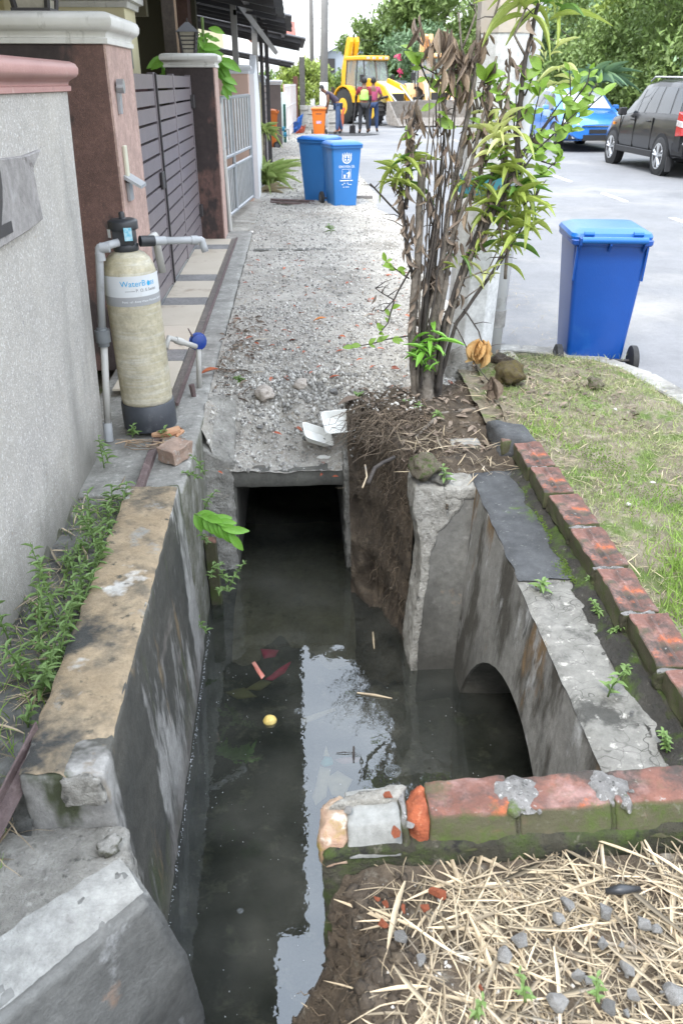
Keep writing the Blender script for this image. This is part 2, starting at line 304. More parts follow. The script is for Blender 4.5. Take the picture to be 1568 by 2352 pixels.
pebble_m = M('pebble dash wall', (.50, .475, .43), (.44, .42, .395), s=2, r=.8, b=.8, bs=150, bd=.006, grime=.12, damp=(-.02, .30, (.20, .19, .165), .75), layers=[((.66, .65, .63), 95, .54, .62), ((.22, .225, .24), 110, .60, .68), ((.42, .32, .22), 80, .64, .70), ((.30, .29, .27), 1.4, .60, .75, (1, 1, .3))])
maroon_m = M('brown pebble pillar', (.17, .095, .078), (.12, .068, .058), s=2.2, r=.7, b=.8, bs=170, bd=.006, layers=[((.22, .125, .095), 120, .56, .64), ((.07, .035, .03), 130, .60, .68), ((.05, .036, .034), 1.6, .50, .54, (1, 1, .5))])  # darker copy of the pebble for shaded pillar fronts, plus wet patches
pink_lit_m = M('pink lit pebble side', (.52, .36, .31), (.44, .30, .255), s=2.5, r=.8, b=.8, bs=170, bd=.005, layers=[((.60, .44, .39), 120, .56, .66), ((.26, .15, .12), 130, .62, .7)])  # lighter copy of the same pebble, daylight painted into the street side
whitecap_m = M('white painted coping', (.70, .69, .65), (.58, .57, .53), s=4, r=.6, b=.2, bs=60, layers=[((.38, .37, .33), 6, .58, .75, (3, 3, .4))])
rosecap_m = M('rose painted coping', (.48, .27, .245), (.40, .215, .195), s=4, r=.55, b=.25, bs=60, layers=[((.60, .47, .44), 8, .60, .75), ((.22, .14, .12), 7, .64, .76)])
gate_m = M('brown grey gate slat', (.175, .15, .16), (.14, .12, .13), s=2, r=.42, b=.06, bs=50, layers=[((.25, .225, .23), 3, .58, .8)])
darksteel_m = M('dark steel', (.03, .028, .03), (.045, .04, .04), s=8, r=.5, b=.1, bs=60)
steel_m = M('galvanised steel', (.46, .48, .50), (.36, .38, .40), s=8, r=.38, b=.1, bs=60, metal=.6)
awning_m = M('dark awning sheet', (.035, .034, .037), (.055, .053, .056), s=3, r=.6, b=.1, bs=30)
greypost_m = M('grey painted post', (.25, .245, .235), (.20, .195, .185), s=5, r=.6, b=.1, bs=40)
cream_m = M('cream painted wall', (.72, .66, .44), (.68, .62, .40), s=2, r=.8, b=.15, bs=60, layers=[((.5, .45, .32), 2, .64, .85, (1, 1, .3))])
white_m = M('white painted wall', (.70, .71, .72), (.62, .63, .64), s=2, r=.8, b=.15, bs=60, layers=[((.42, .42, .41), 3, .6, .8, (1, 1, .3))])
peach_m = M('peach painted wall', (.60, .42, .34), (.54, .37, .30), s=3, r=.8, b=.2, bs=60)
porch_m = M('porch wall in olive paint', (.22, .20, .13), (.18, .165, .11), s=2, r=.8, b=.1, bs=40)
greywall_m = M('grey blue wall', (.33, .37, .42), (.29, .33, .38), s=2, r=.8, b=.1, bs=40)
roof_m = M('red roof tiles', (.42, .15, .12), (.33, .12, .10), s=9, r=.8, b=.4, bs=60)
tile_m = M('cream floor tile', (.56, .50, .41), (.50, .44, .35), s=3, r=.5, b=.1, bs=80, layers=[((.34, .27, .20), 4, .58, .72)])
terrazzo_m = M('speckled grey strip', (.20, .195, .19), (.26, .25, .245), s=6, r=.8, b=.5, bs=160, layers=[((.42, .41, .40), 140, .58, .66), ((.07, .07, .07), 120, .6, .7)])
wetkerb_m = M('brown drain channel', (.13, .11, .095), (.18, .155, .135), s=5, r=.5, b=.4, bs=80, layers=[((.30, .26, .21), 9, .6, .74)])
rust_m = M('rusty steel', (.12, .08, .075), (.165, .12, .115), s=12, r=.7, b=.6, bs=90, layers=[((.26, .20, .185), 16, .58, .72)])
tank_m = M('wound fibreglass tank', (.55, .50, .37), (.50, .45, .31), s=3, r=.42, b=.45, bs=40, bd=.004, bsc=(.6, .6, 9), coat=.1, layers=[((.66, .64, .56), 6, .50, .68, (.5, .5, 6)), ((.34, .26, .15), 5, .62, .72), ((.40, .35, .22), 2.5, .55, .75)])
tankbase_m = M('black rubber base', (.035, .04, .048), (.055, .06, .07), s=8, r=.45, b=.15, bs=60, layers=[((.13, .135, .14), 12, .6, .74)])
label_m = M('white tank label', (.66, .68, .69), (.60, .62, .63), s=6, r=.4, b=.05, layers=[((.45, .43, .38), 9, .6, .8)])
band_m = M('grey tank label band', (.33, .335, .34), r=.45, b=.05)
pvc_m = M('grey pvc pipe', (.42, .43, .44), (.36, .37, .375), s=6, r=.45, b=.05, layers=[((.27, .27, .26), 9, .6, .75)])
pvclight_m = M('pale pvc pipe', (.50, .49, .46), (.43, .42, .39), s=6, r=.5, b=.05, layers=[((.28, .26, .23), 9, .6, .75)])
plastic_m = M('black plastic', (.022, .024, .027), (.04, .042, .046), s=9, r=.42, b=.1, bs=60)
blueval_m = M('blue valve plastic', (.012, .045, .30), (.02, .06, .22), s=20, r=.4, b=.2, bs=60)
cyan_m = M('cyan print', (.02, .36, .66), r=.5, b=0); greyink_m = M('grey print', (.16, .16, .17), r=.5, b=0); whiteink_m = M('white print', (.80, .82, .84), r=.5, b=0)
bin_m = M('blue bin plastic', (.004, .062, .30), (.003, .052, .26), s=3, r=.36, b=.12, bs=70, layers=[((.012, .09, .32), 5, .6, .8)], coat=.08)
binlid_m = M('light blue lid plastic', (.012, .13, .42), (.010, .11, .38), s=5, r=.32, b=.12, bs=90)
binfar_m = M('faded blue bin plastic', (.03, .18, .48), (.025, .16, .44), s=3, r=.4, b=.1, bs=60)
orangebin_m = M('orange bin plastic', (.60, .15, .012), (.54, .13, .01), s=3, r=.45, b=.05)
rubber_m = M('black rubber', (.02, .02, .021), (.035, .035, .035), s=12, r=.75, b=.3, bs=60)
pole_m = M('spun concrete pole', (.70, .705, .70), (.62, .625, .62), s=3, r=.75, b=.3, bs=90, layers=[((.27, .27, .26), 3, .60, .72, (1, 1, .25)), ((.62, .62, .61), 8, .58, .7), ((.33, .25, .18), 3, .66, .8, (2, 2, .2))])
tealband_m = M('teal painted band', (.05, .22, .27), r=.6, b=.1)
straw_m = M('dry bamboo straw', (.46, .375, .255), (.33, .26, .17), s=9, r=.75, b=.2, bs=60, island=.6, layers=[((.25, .19, .13), 14, .54, .70), ((.36, .34, .31), 11, .58, .74)])
straw2_m = M('pale dry grass', (.44, .37, .24), (.33, .27, .165), s=9, r=.8, b=0, island=.4)
deadleaf_m = M('dead brown leaf', (.14, .10, .075), (.30, .24, .185), s=6, r=.8, b=.3, bs=60, island=.3, trans=.15)
redleaf_m = M('fallen red leaf', (.30, .055, .025), (.42, .13, .05), s=20, r=.6, b=.1, island=.5)
yellowleaf_m = M('withered yellow leaf', (.60, .36, .13), (.66, .48, .24), s=14, r=.7, b=.2, bs=50, island=.2, trans=.25)
bark_m = M('grey brown bark', (.13, .11, .09), (.24, .21, .175), s=14, r=.92, b=1, bs=60, bd=.008, layers=[((.05, .04, .032), 20, .55, .68, (1, 1, .4)), ((.34, .31, .27), 14, .64, .74)])
darkbark_m = M('dark wet bark', (.035, .03, .027), (.075, .062, .052), s=20, r=.85, b=1, bs=70, bd=.006)
grass_m = M('green grass blade', (.17, .30, .045), (.27, .38, .085), s=3, r=.6, b=0, island=.4, trans=.3)
drygrass_m = M('greyish dry turf', (.20, .28, .085), (.33, .34, .16), s=3, r=.7, b=0, island=.35, trans=.2)
weed_m = M('weed leaf', (.13, .225, .06), (.20, .29, .10), s=9, r=.55, b=0, island=.35, trans=.3)
citrus_m = M('lime green leaf', (.16, .31, .03), (.28, .42, .07), s=14, r=.4, b=.15, bs=60, trans=.4)
croton_m = M('variegated yellow green leaf', (.26, .37, .05), (.44, .49, .14), s=9, r=.42, b=.2, bs=50, trans=.35, layers=[((.70, .72, .40), 30, .60, .70, (3, .5, 1)), ((.13, .26, .03), 22, .60, .72, (2, .6, 1))])
paleleaf_m = M('pale cream green leaf', (.72, .76, .38), (.62, .66, .22), s=16, r=.45, b=.1, bs=50, trans=.35, layers=[((.34, .46, .10), 24, .6, .7)])
freshleaf_m = M('bright green leaf', (.17, .42, .045), (.26, .50, .09), s=10, r=.42, b=.15, bs=60, trans=.35)
moss_m = M('green moss', (.075, .13, .012), (.12, .19, .022), s=30, r=.95, b=1, bs=200, bd=.01, island=.3)
root_m = M('fibrous root', (.20, .155, .11), (.11, .08, .055), s=12, r=.95, b=.3, island=.5)
tree1_m = M('dense tree leaf', (.12, .19, .05), (.21, .285, .085), s=.6, r=.6, b=0, island=.35, trans=.25)  # all three tree greens lightened in place of distance haze
tree2_m = M('yellow green hedge leaf', (.22, .31, .055), (.32, .38, .10), s=.8, r=.6, b=0, island=.4, trans=.3)
tree3_m = M('blue green leaf', (.12, .21, .10), (.19, .28, .15), s=.6, r=.55, b=0, island=.4, trans=.2)
foam_m = M('white foam', (.78, .77, .72), (.70, .69, .64), s=14, r=.6, b=.15, bs=90)
lemon_m = M('yellow fruit skin', (.66, .46, .09), (.70, .56, .22), s=24, r=.45, b=.3, bs=60, layers=[((.42, .38, .3), 30, .6, .7)])
magenta_m = M('sunken magenta plastic', (.75, .05, .18), (.60, .04, .12), s=20, r=.5, b=.1)
water_m = bpy.data.materials.new('murky drain water'); water_m.use_nodes = True
def water_nodes():
    nt = water_m.node_tree; nt.nodes.clear(); N = nt.nodes.new; L = nt.links.new
    o = N('ShaderNodeOutputMaterial'); fr = N('ShaderNodeFresnel'); fr.inputs['IOR'].default_value = 1.85
    gl = N('ShaderNodeBsdfGlossy'); gl.inputs['Roughness'].default_value = .012; gl.inputs['Color'].default_value = (.92, .96, 1, 1)
    tr = N('ShaderNodeBsdfTransparent'); tr.inputs[0].default_value = (.72, .74, .66, 1)
    df = N('ShaderNodeBsdfDiffuse'); g = N('ShaderNodeTexCoord')
    n1 = _noise(nt, g.outputs['Object'], 2.4, 5, .6); L(_mix(nt, _ramp(nt, n1, .35, .7), (.030, .036, .034), (.095, .094, .08)), df.inputs[0])
    m1 = N('ShaderNodeMixShader'); L(_ramp(nt, n1, .15, 1.05), m1.inputs[0]); L(tr.outputs[0], m1.inputs[1]); L(df.outputs[0], m1.inputs[2])
    m2 = N('ShaderNodeMixShader'); L(fr.outputs[0], m2.inputs[0]); L(m1.outputs[0], m2.inputs[1]); L(gl.outputs[0], m2.inputs[2]); L(m2.outputs[0], o.inputs[0])
    h = None
    for px, py, rr, amp in ((903, 1770, .034, 1), (685, 1633, .017, .9), (552, 2092, .010, .8), (812, 1730, .03, .25)):
        c = gz(px, py, WZ); sb = N('ShaderNodeVectorMath'); sb.operation = 'SUBTRACT'; L(g.outputs['Object'], sb.inputs[0]); sb.inputs[1].default_value = (c.x, c.y, WZ)
        ln = N('ShaderNodeVectorMath'); ln.operation = 'LENGTH'; L(sb.outputs[0], ln.inputs[0])
        s1 = N('ShaderNodeMath'); s1.operation = 'MULTIPLY'; s1.inputs[1].default_value = 2 * math.pi * 3.6 / rr; L(ln.outputs['Value'], s1.inputs[0])
        s2 = N('ShaderNodeMath'); s2.operation = 'SINE'; L(s1.outputs[0], s2.inputs[0])
        mr = N('ShaderNodeMapRange'); mr.inputs['From Min'].default_value = rr * .8; mr.inputs['From Max'].default_value = rr * 1.05; mr.inputs['To Min'].default_value = amp; mr.inputs['To Max'].default_value = 0; L(ln.outputs['Value'], mr.inputs[0])
        s3 = N('ShaderNodeMath'); s3.operation = 'MULTIPLY'; L(s2.outputs[0], s3.inputs[0]); L(mr.outputs[0], s3.inputs[1])
        if h is None: h = s3.outputs[0]
        else: a = N('ShaderNodeMath'); L(h, a.inputs[0]); L(s3.outputs[0], a.inputs[1]); h = a.outputs[0]
    q = N('ShaderNodeMath'); q.operation = 'MULTIPLY_ADD'; L(_noise(nt, g.outputs['Object'], 26, 2), q.inputs[0]); q.inputs[1].default_value = .9; L(h, q.inputs[2])
    bp = N('ShaderNodeBump'); bp.inputs['Strength'].default_value = 1; bp.inputs['Distance'].default_value = .00028; L(q.outputs[0], bp.inputs['Height'])
    for nn in (gl, fr): L(bp.outputs[0], nn.inputs['Normal'])
WZ = -.83
water_nodes()
# ================================================================ SETTING
def st(o): o['kind'] = 'structure'; return o
PITX = (-.98, 1.75)
# far land under everything, with an opening for the drain
b = MB()
for q in ((-300, PITX[0], -60, 400), (PITX[1], 300, -60, 400), (PITX[0], PITX[1], 13.6, 400), (PITX[0], PITX[1], -60, -.35)): b.box(q[0], q[1], q[2], q[3], -.6, -.17)
st(b.build('terrain', verge_m))
def road_z(x, y): return -.12 + .004 * fnoise(x, y, 1.5) - .02 * sm(40, 70, y) * 0
ro = grid('road', 1.0, 9.6, -6, 130, 24, 220, road_z, asphalt_m)
paint_m = M('worn road paint', (.74, .74, .73), (.60, .60, .59), s=20, r=.7, b=.2, bs=150, layers=[((.3, .3, .3), 60, .58, .64)])
b = MB()
for y0 in (7.4, 10.2, 12.95, 15.75, 18.6, 21.4, 24.2, 27.2, 30.2, 33.5, 37): b.box(5.0, 5.08, y0, y0 + 1.05, -.121, -.108)
st(b.build('road_marking', paint_m))
b = MB(); b.add([(x, y, -.108) for x, y in ((.55, 31.2), (1.2, 30.6), (2.4, 30.4), (3.0, 31.2), (2.2, 32.4), (1.1, 33.0), (.4, 32.6))], [(0, 1, 2, 3, 4, 5, 6)])
st(b.build('fresh_asphalt_patch', M('fresh asphalt', (.035, .035, .038), (.06, .06, .06), s=9, b=.5, bs=90)))
# gravel verge: from the culvert mouth to the end of the street
def verge_z(x, y):
    z = .012 * fnoise(x, y, 1.1) + .012 * fnoise(x, y, 4.) + .009 * fnoise(x, y, 11) + .006 * fnoise(x, y, 27)
    z += .045 * math.exp(-((x - .25) / .35) ** 2 - ((y - 4.40) / .22) ** 2) * (1 + fnoise(x, y, 9))
    z -= .262 * sm(4.36, 3.80, y) * sm(-.52, -.40, x)
    z += .035 * sm(4.4, 4.1, y) * (fnoise(x, y, 7, 3) + .5 * fnoise(x, y, 16, 5)) * sm(3.78, 3.86, y)
    z -= .18 * sm(1.05, 1.40, x + .18 * fnoise(x, y, .6)) * sm(4.95, 5.25, y)
    z -= .05 * sm(14, 30, y)
    return z - .005
gv = grid('gravel_verge', -.56, .60, 3.79, 5.4, 140, 190, verge_z, gravel_m, keep=lambda x, y: x > -.50 and not (x > .27 and y < 4.02))
gv2 = grid('gravel_verge', .60, 1.34, 4.15, 5.4, 70, 110, verge_z, gravel_m, keep=lambda x, y: y > 4.2 or x < 1.1)
hole = lambda x, y: not (-.28 < x < .19 and 11.99 < y < 12.45)
gv3 = grid('gravel_verge', -1.0, 2.0, 5.4, 13.4, 130, 260, lambda x, y: verge_z(x, y), gravel_m, keep=lambda x, y: hole(x, y) and not (x < -.5 and y < 9.75))
gv4 = grid('gravel_verge', -3.0, 2.2, 13.4, 75, 50, 230, lambda x, y: verge_z(x, y), gravel_m)
# drain bed and water
grid('mud_bed', -.8, 1.7, -.3, 9, 60, 160, lambda x, y: -.98 + .05 * fnoise(x, y, 3) + .025 * fnoise(x, y, 9) + .09 * sm(2.85, 3.5, y) * sm(.3, .0, x), M('drain mud', (.10, .095, .075), (.05, .048, .038), s=5, r=.95, b=.6, bs=40, layers=[((.24, .22, .17), 9, .55, .7), ((.06, .09, .03), 4, .6, .75)]))
wt = grid('water', -.62, 1.7, -.3, 9, 2, 2, lambda x, y: WZ, water_m, smooth=False)
grid('silt_fan', -.36, .24, 3.0, 4.3, 40, 70, lambda x, y: -.853 + .012 * fnoise(x, y, 6) + .008 * fnoise(x, y, 17) - .16 * sm(3.35, 3.0, y + .12 * fnoise(x, y, 4)), M('pale brown silt', (.36, .32, .24), (.26, .23, .17), s=9, r=.95, b=.5, bs=60, layers=[((.14, .13, .10), 12, .56, .7)]))
# ---- soil bank between culvert and stub wall
def bank(x, y):
    n = fnoise(x, y, 5) * .08 + fnoise(x, y, 13) * .05 + fnoise(x, y, 31) * .022
    edge = 3.98 - .62 * sm(.26, .50, x) if x < .50 else 3.22 + .14 * sm(.62, .5, x)
    t = sm(edge - .36 - .22 * sm(.5, .26, x) + n, edge + .08 + n, y + (.06 * fnoise(x * 1, y, 8, 5)))
    lo = -.95 if x < .49 else -.14
    z = lo + (0.0 - lo) * t ** .65
    if x > .49: z = max(z, -.14 + .11 * sm(3.1, 3.5, y) + n * .3)
    z += n * .6 + .03 * math.exp(-((x - .62) / .3) ** 2 - ((y - 4.05) / .3) ** 2)
    if y > 3.98: z -= .05 * sm(-.02, -.08, x - .27 - .9 * (y - 3.98) + .05 * fnoise(x, y, 9))
    return (x + .5 * n * (1 - t) * sm(.24, .30, x), y + (.16 * fnoise(x, z, 7, 9) + .07 * fnoise(x, z, 19, 3)) * (1 - t), z)
grid('soil_bank', .235, 1.0, 2.92, 4.3, 130, 190, bank, soil_m, keep=lambda x, y: not (x > .47 and y < 3.1))
# ---- grass verge beside the bricks, rounded towards the road
def verge_edge(y):   # outer x of the grass
    return 2.06 - .9 * max(0, (y - 4.1) / .85) ** 2.2 if y > 4.1 else 2.06 + .02 * math.sin(y)
def gverge(x, y):
    t = (x - 1.0) / 1.08; xx = 1.0 + t * (verge_edge(min(y, 4.93)) - 1.0)
    z = .035 + .035 * fnoise(xx, y, 2.2) + .018 * fnoise(xx, y, 7) + .01 * fnoise(xx, y, 19)
    z += .09 * math.exp(-((xx - 1.13) / .13) ** 2 - ((y - 4.42) / .13) ** 2)
    z -= .05 * sm(1.8, 2.08, xx) + .04 * sm(4.4, 4.95, y)
    return (xx, y, z)
grid('grass_verge', 1.0, 2.08, -.4, 4.93, 110, 300, gverge, verge_m)
# mound tying the bush foot to the verge
grid('soil_mound', .90, 1.28, 3.3, 5.0, 40, 130, lambda x, y: .012 + .02 * fnoise(x, y, 5) + .012 * fnoise(x, y, 15) + .03 * sm(3.3, 3.9, y) - .05 * sm(1.2, 1.28, x) - .05 * sm(4.8, 5, y), verge_m)
# kerb round the verge
kb = MB(); ks = [(2.08, -.4), (2.08, 1), (2.09, 2.4), (2.10, 3.4), (2.08, 4.0), (2.0, 4.45), (1.86, 4.72), (1.66, 4.92), (1.42, 5.02), (1.16, 5.05)]
for i in range(len(ks) - 1):
    a, c = Vector((*ks[i], 0)), Vector((*ks[i + 1], 0)); d = (c - a).normalized(); n = Vector((-d.y, d.x, 0)) * .075
    kb.hexa([(*(a - n).xy, -.17), (*(c - n).xy, -.17), (*(c + n).xy, -.17), (*(a + n).xy, -.17)][::1], [(*(a - n).xy, -.005), (*(c - n).xy, -.005), (*(c + n).xy, -.0), (*(a + n).xy, -.0)])
st(kb.build('kerb', conc_m, bevel=.008))
# ---- near ground under the straw
def nearz(x, y):
    n = .04 * fnoise(x, y, 6) + .03 * fnoise(x, y, 15) + .014 * fnoise(x, y, 34)
    e = .085 + .05 * fnoise(0, y, 4) + .03 * sm(.9, .3, y)
    t = sm(e - .10, e + .035, x + n * 1.0)
    z = -1.0 + .97 * t ** .55 + n * .5 + .012 * fnoise(x, y, 2)
    return (x - .05 * math.sin(z * 7) * (1 - t) + (.07 * fnoise(y, z, 6, 4) + .035 * fnoise(y, z, 17, 8)) * (1 - t), y + .03 * fnoise(y, z, 11, 2) * (1 - t), z)
grid('soil_ground', -.09, 2.1, -.4, 1.2, 300, 190, nearz, M('near soil', (.17, .13, .09), (.08, .06, .042), s=9, r=.95, b=1, bs=70, bd=.02, layers=[((.28, .25, .20), 22, .56, .7), ((.03, .024, .018), 7, .6, .75), ((.23, .10, .05), 18, .68, .74)]))
# ---- left strip between boundary wall and drain wall
def stripz(x, y):
    return -.055 + .02 * fnoise(x, y, 5) + .008 * fnoise(x, y, 18) - .11 * sm(1.58, 1.40, y) + .03 * fnoise(x, y, 9, 7) * sm(1.6, 1.4, y)
grid('ground_strip', -1.0, -.69, .1, 3.12, 60, 240, stripz, M('wet dark strip', (.13, .13, .12), (.20, .195, .18), s=5, r=.85, b=.8, bs=80, layers=[((.05, .05, .045), 4, .5, .66), ((.34, .32, .28), 14, .6, .7), ((.09, .12, .03), 7, .6, .7)]))
# ================================================================ DRAIN STRUCTURES
dw = thing('drain_wall', (-.6, 2.3, 0), 'thick drain wall with orange tan stained top, left of the water', 'wall')
outer = lambda t: -.725 + .012 * t
b = MB(); far = 3.075
pts_b = [(-.70, 1.50, -1.05), (-.44, 1.50, -1.05), (-.46, far, -1.05), (-.72, far, -1.05)]
pts_t = [(-.70, 1.455, .028), (-.495, 1.455, .028), (-.515, far - .02, .028), (-.715, far - .07, .03)]
b.hexa([(p[0], p[1], -1.2) for p in pts_b], pts_t)
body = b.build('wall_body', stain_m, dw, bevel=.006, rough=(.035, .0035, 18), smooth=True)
b = MB(); n = 60
v = []; f = []
for j in range(n + 1):
    y = 1.46 + (far - .05 - 1.46) * j / n
    for i in range(15):
        x = (-.700 + (-.497 + .700) * i / 14) - .018 * (y - 1.46) / 1.6
        jag = 0
        if i == 0: x += .010 * fnoise(y, 0, 14)
        if i == 14: x += .004 * fnoise(y, 3, 20)
        z = .034 + .003 * fnoise(x, y, 14) - (.006 if i in (0, 14) else 0) - (.02 + .02 * fnoise(x, y, 30)) * sm(1.60, 1.52, y) * sm(-.60, -.57, x)
        v.append((x, y + .03 * fnoise(x, 1, 16) * (j == n) + .02 * fnoise(x, 4, 18) * (j == 0), z))
for j in range(n):
    for i in range(14): a = j * 15 + i; f.append((a, a + 1, a + 16, a + 15))
MB().add(v, f).build('stained_top', tan_m, dw, smooth=True)
b = MB().box(-.60, -.50, 1.438, 1.475, -.06, .022); b.build('broken_corner', rough_m, dw, bevel=.006, rough=(.012, .009, 28), smooth=True)
b = MB().box(-.73, -.62, far - .07, far - .045, -.02, .026); b.build('broken_edge', rough_m, dw, bevel=.004, rough=(.015, .006, 30), smooth=True)
# rubble and tilted slab at the near left
b = MB().hexa([(-1.0, .2, -.9), (-.42, 1.1, -.9), (-.44, 1.5, -.9), (-1.0, 1.5, -.9)], [(-1.05, .55, -.09), (-.41, 1.27, -.125), (-.465, 1.46, -.16), (-1.05, 1.52, -.14)])
tag(b.build('rubble_footing', rough_m, bevel=.01, rough=(.022, .010, 13), smooth=True), 'crumbling mottled concrete footing under the broken near end of the stained drain wall', 'footing')
sb = thing('concrete_slab', (-.5, 1.1, -.4), 'pale grey tilted broken concrete slab leaning into the water at the near left', 'slab')
E0 = Vector((-.362, 1.222, -.11)); E1 = E0 + Vector((-.44, -.53, .09)); W0 = Vector((-.295, 1.385, -1.0)); W1 = W0 + Vector((-.42, -.56, 0))
bk = Vector((-.075, .085, .012))
ME0 = E0.lerp(W0, .42) + Vector((.022, -.004, .04)); ME1 = E1.lerp(W1, .42) + Vector((.03, -.03, .01))
b = MB(); P_ = [E1, E0, E0 + bk, E1 + bk, ME1, ME0, ME0 + bk * 1.5, ME1 + bk * 1.5, W1, W0, W0 + bk * 1.6, W1 + bk * 1.6]
b.add(P_, [(0, 1, 2, 3), (4, 5, 1, 0), (5, 6, 2, 1), (6, 7, 3, 2), (8, 9, 5, 4), (9, 10, 6, 5), (10, 11, 7, 6), (7, 4, 0, 3), (11, 8, 4, 7), (11, 10, 9, 8)])
slab_m = M('smooth cast concrete', (.23, .228, .212), (.16, .158, .148), s=3.5, r=.8, b=.6, bs=90, layers=[((.20, .20, .19), 4, .56, .72, (1.4, 1.4, 1)), ((.40, .27, .19), 5, .66, .76), ((.08, .08, .075), 60, .70, .74), ((.40, .40, .39), 5, .60, .68, (1.4, 1.4, 1))])
b.build('slab_body', slab_m, sb, bevel=.014, seg=2, rough=(.03, .003, 12), smooth=True)
b = MB(); b.add([E1 + bk * .98 + Vector((0, 0, .002)), E0 + bk * .98 + Vector((-.0, 0, .002)), E0 + bk * 1.12 + Vector((0, .0, .0)), E1 + bk * 1.5 + Vector((0, 0, .0)), E1 + Vector((-.0, .0, .004)), E0 + Vector((-.018, .005, .006))], [(4, 5, 1, 0), (0, 1, 2, 3)])
o = b.build('broken_top', M('fresh broken concrete face', (.42, .415, .39), (.34, .335, .31), s=9, r=.9, b=.9, bs=90, layers=[((.30, .29, .27), 30, .64, .72)]), sb, rough=(.02, .006, 18), smooth=True)
rl = MB(); rp0, rp1 = Vector((-.795, 1.30, -.10)), Vector((-.70, 1.62, .02))
d = (rp1 - rp0).normalized(); s = Vector((d.y, -d.x, 0)).normalized()
rl.hexa([rp0, rp0 + s * .045, rp1 + s * .045, rp1], [rp0 + Vector((0, 0, .006)), rp0 + s * .045 + Vector((0, 0, .006)), rp1 + s * .045 + Vector((0, 0, .006)), rp1 + Vector((0, 0, .006))])
rl.hexa([rp0, rp0 + s * .006, rp1 + s * .006, rp1], [rp0 + Vector((0, 0, .035)), rp0 + s * .006 + Vector((0, 0, .035)), rp1 + s * .006 + Vector((0, 0, .035)), rp1 + Vector((0, 0, .035))])
tag(rl.build('angle_iron', rust_m, bevel=.001), 'dark rusty angle iron lying along the outer side of the stained drain wall', 'metal bar')
# concrete apron along the gate (beyond the drain wall)
ap = thing('concrete_apron', (-.75, 6, 0), 'long grey concrete apron between the gate and the gravel verge', 'paving')
b = MB().hexa([(-1.12, 3.0, -1), (-.475, 3.0, -1.2), (-.46, 9.75, -1.2), (-1.12, 9.75, -1)], [(-1.12, 3.10, -.045), (-.50, 3.06, -.012), (-.50, 9.72, -.002), (-1.12, 9.72, -.004)])
b.build('apron_body', conc_m, ap, bevel=.012, rough=(.05, .004, 9), smooth=True)
b = MB().box(-.70, -.655, 4.1, 9.2, .002, .006); b.build('brown_channel', wetkerb_m, ap)
b = MB().box(-.655, -.64, 4.05, 9.2, .002, .02); b.build('steel_edge', rust_m, ap)
y = 4.3; k = 0; sizes = [.62, .62, .22, .60, .62, .22, .60, .22, .60, .60]
for k, L in enumerate([.5, .24, .58, .58, .24, .60, .26, .62, .60, .26, .35]):
    grey = L < .3; q = 1.06
    MB().box(-1.03, -.705, y, y + L - .006, .002, .014).build('tile', terrazzo_m if grey else tile_m, ap, bevel=.001); y += L
MB().box(-1.07, -1.035, 4.9, 9.2, .002, .03).build('gate_track', steel_m, ap)
rb = MB(); rb.box(-.70, -.668, 3.02, 4.05, -.02, .014); tag(rb.build('rusty_strip', rust_m, bevel=.002, rough=(.06, .003, 9)), 'rusty brown steel strip running past the half brick to the drain wall end', 'metal strip')
# culvert
cv = thing('box_culvert', (-.05, 3.4, -.4), 'square concrete culvert mouth opening over the dark drain water', 'culvert')
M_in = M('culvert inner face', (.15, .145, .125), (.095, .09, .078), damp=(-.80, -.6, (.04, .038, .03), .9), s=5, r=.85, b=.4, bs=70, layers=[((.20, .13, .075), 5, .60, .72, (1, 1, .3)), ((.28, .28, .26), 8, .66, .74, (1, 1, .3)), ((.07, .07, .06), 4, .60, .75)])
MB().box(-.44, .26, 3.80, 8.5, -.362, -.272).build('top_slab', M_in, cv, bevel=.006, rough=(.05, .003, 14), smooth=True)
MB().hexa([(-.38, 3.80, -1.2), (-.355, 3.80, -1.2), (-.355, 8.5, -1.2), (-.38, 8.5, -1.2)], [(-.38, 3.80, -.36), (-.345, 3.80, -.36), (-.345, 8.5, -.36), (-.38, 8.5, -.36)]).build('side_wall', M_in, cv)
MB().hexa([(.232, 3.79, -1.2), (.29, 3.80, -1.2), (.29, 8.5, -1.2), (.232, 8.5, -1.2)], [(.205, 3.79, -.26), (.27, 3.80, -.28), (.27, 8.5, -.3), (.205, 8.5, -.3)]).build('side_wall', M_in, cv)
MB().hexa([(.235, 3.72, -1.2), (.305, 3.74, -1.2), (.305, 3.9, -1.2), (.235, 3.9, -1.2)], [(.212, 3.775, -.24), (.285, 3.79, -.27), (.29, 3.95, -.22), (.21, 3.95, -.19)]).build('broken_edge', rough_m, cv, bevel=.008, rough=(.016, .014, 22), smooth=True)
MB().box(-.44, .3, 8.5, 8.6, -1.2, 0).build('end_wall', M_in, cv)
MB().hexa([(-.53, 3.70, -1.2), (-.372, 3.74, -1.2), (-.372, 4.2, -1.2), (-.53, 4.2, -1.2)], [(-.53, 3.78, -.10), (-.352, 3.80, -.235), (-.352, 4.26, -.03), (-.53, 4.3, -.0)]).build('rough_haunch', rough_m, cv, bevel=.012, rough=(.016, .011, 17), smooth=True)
MB().hexa([(-.47, 3.42, -.95), (-.42, 3.42, -.95), (-.42, 3.47, -.95), (-.47, 3.47, -.95)], [(-.485, 3.42, -.46), (-.43, 3.42, -.47), (-.43, 3.48, -.47), (-.485, 3.48, -.46)]).build('brick_sliver', brick_m, cv, bevel=.003, rough=(.02, .003, 25))
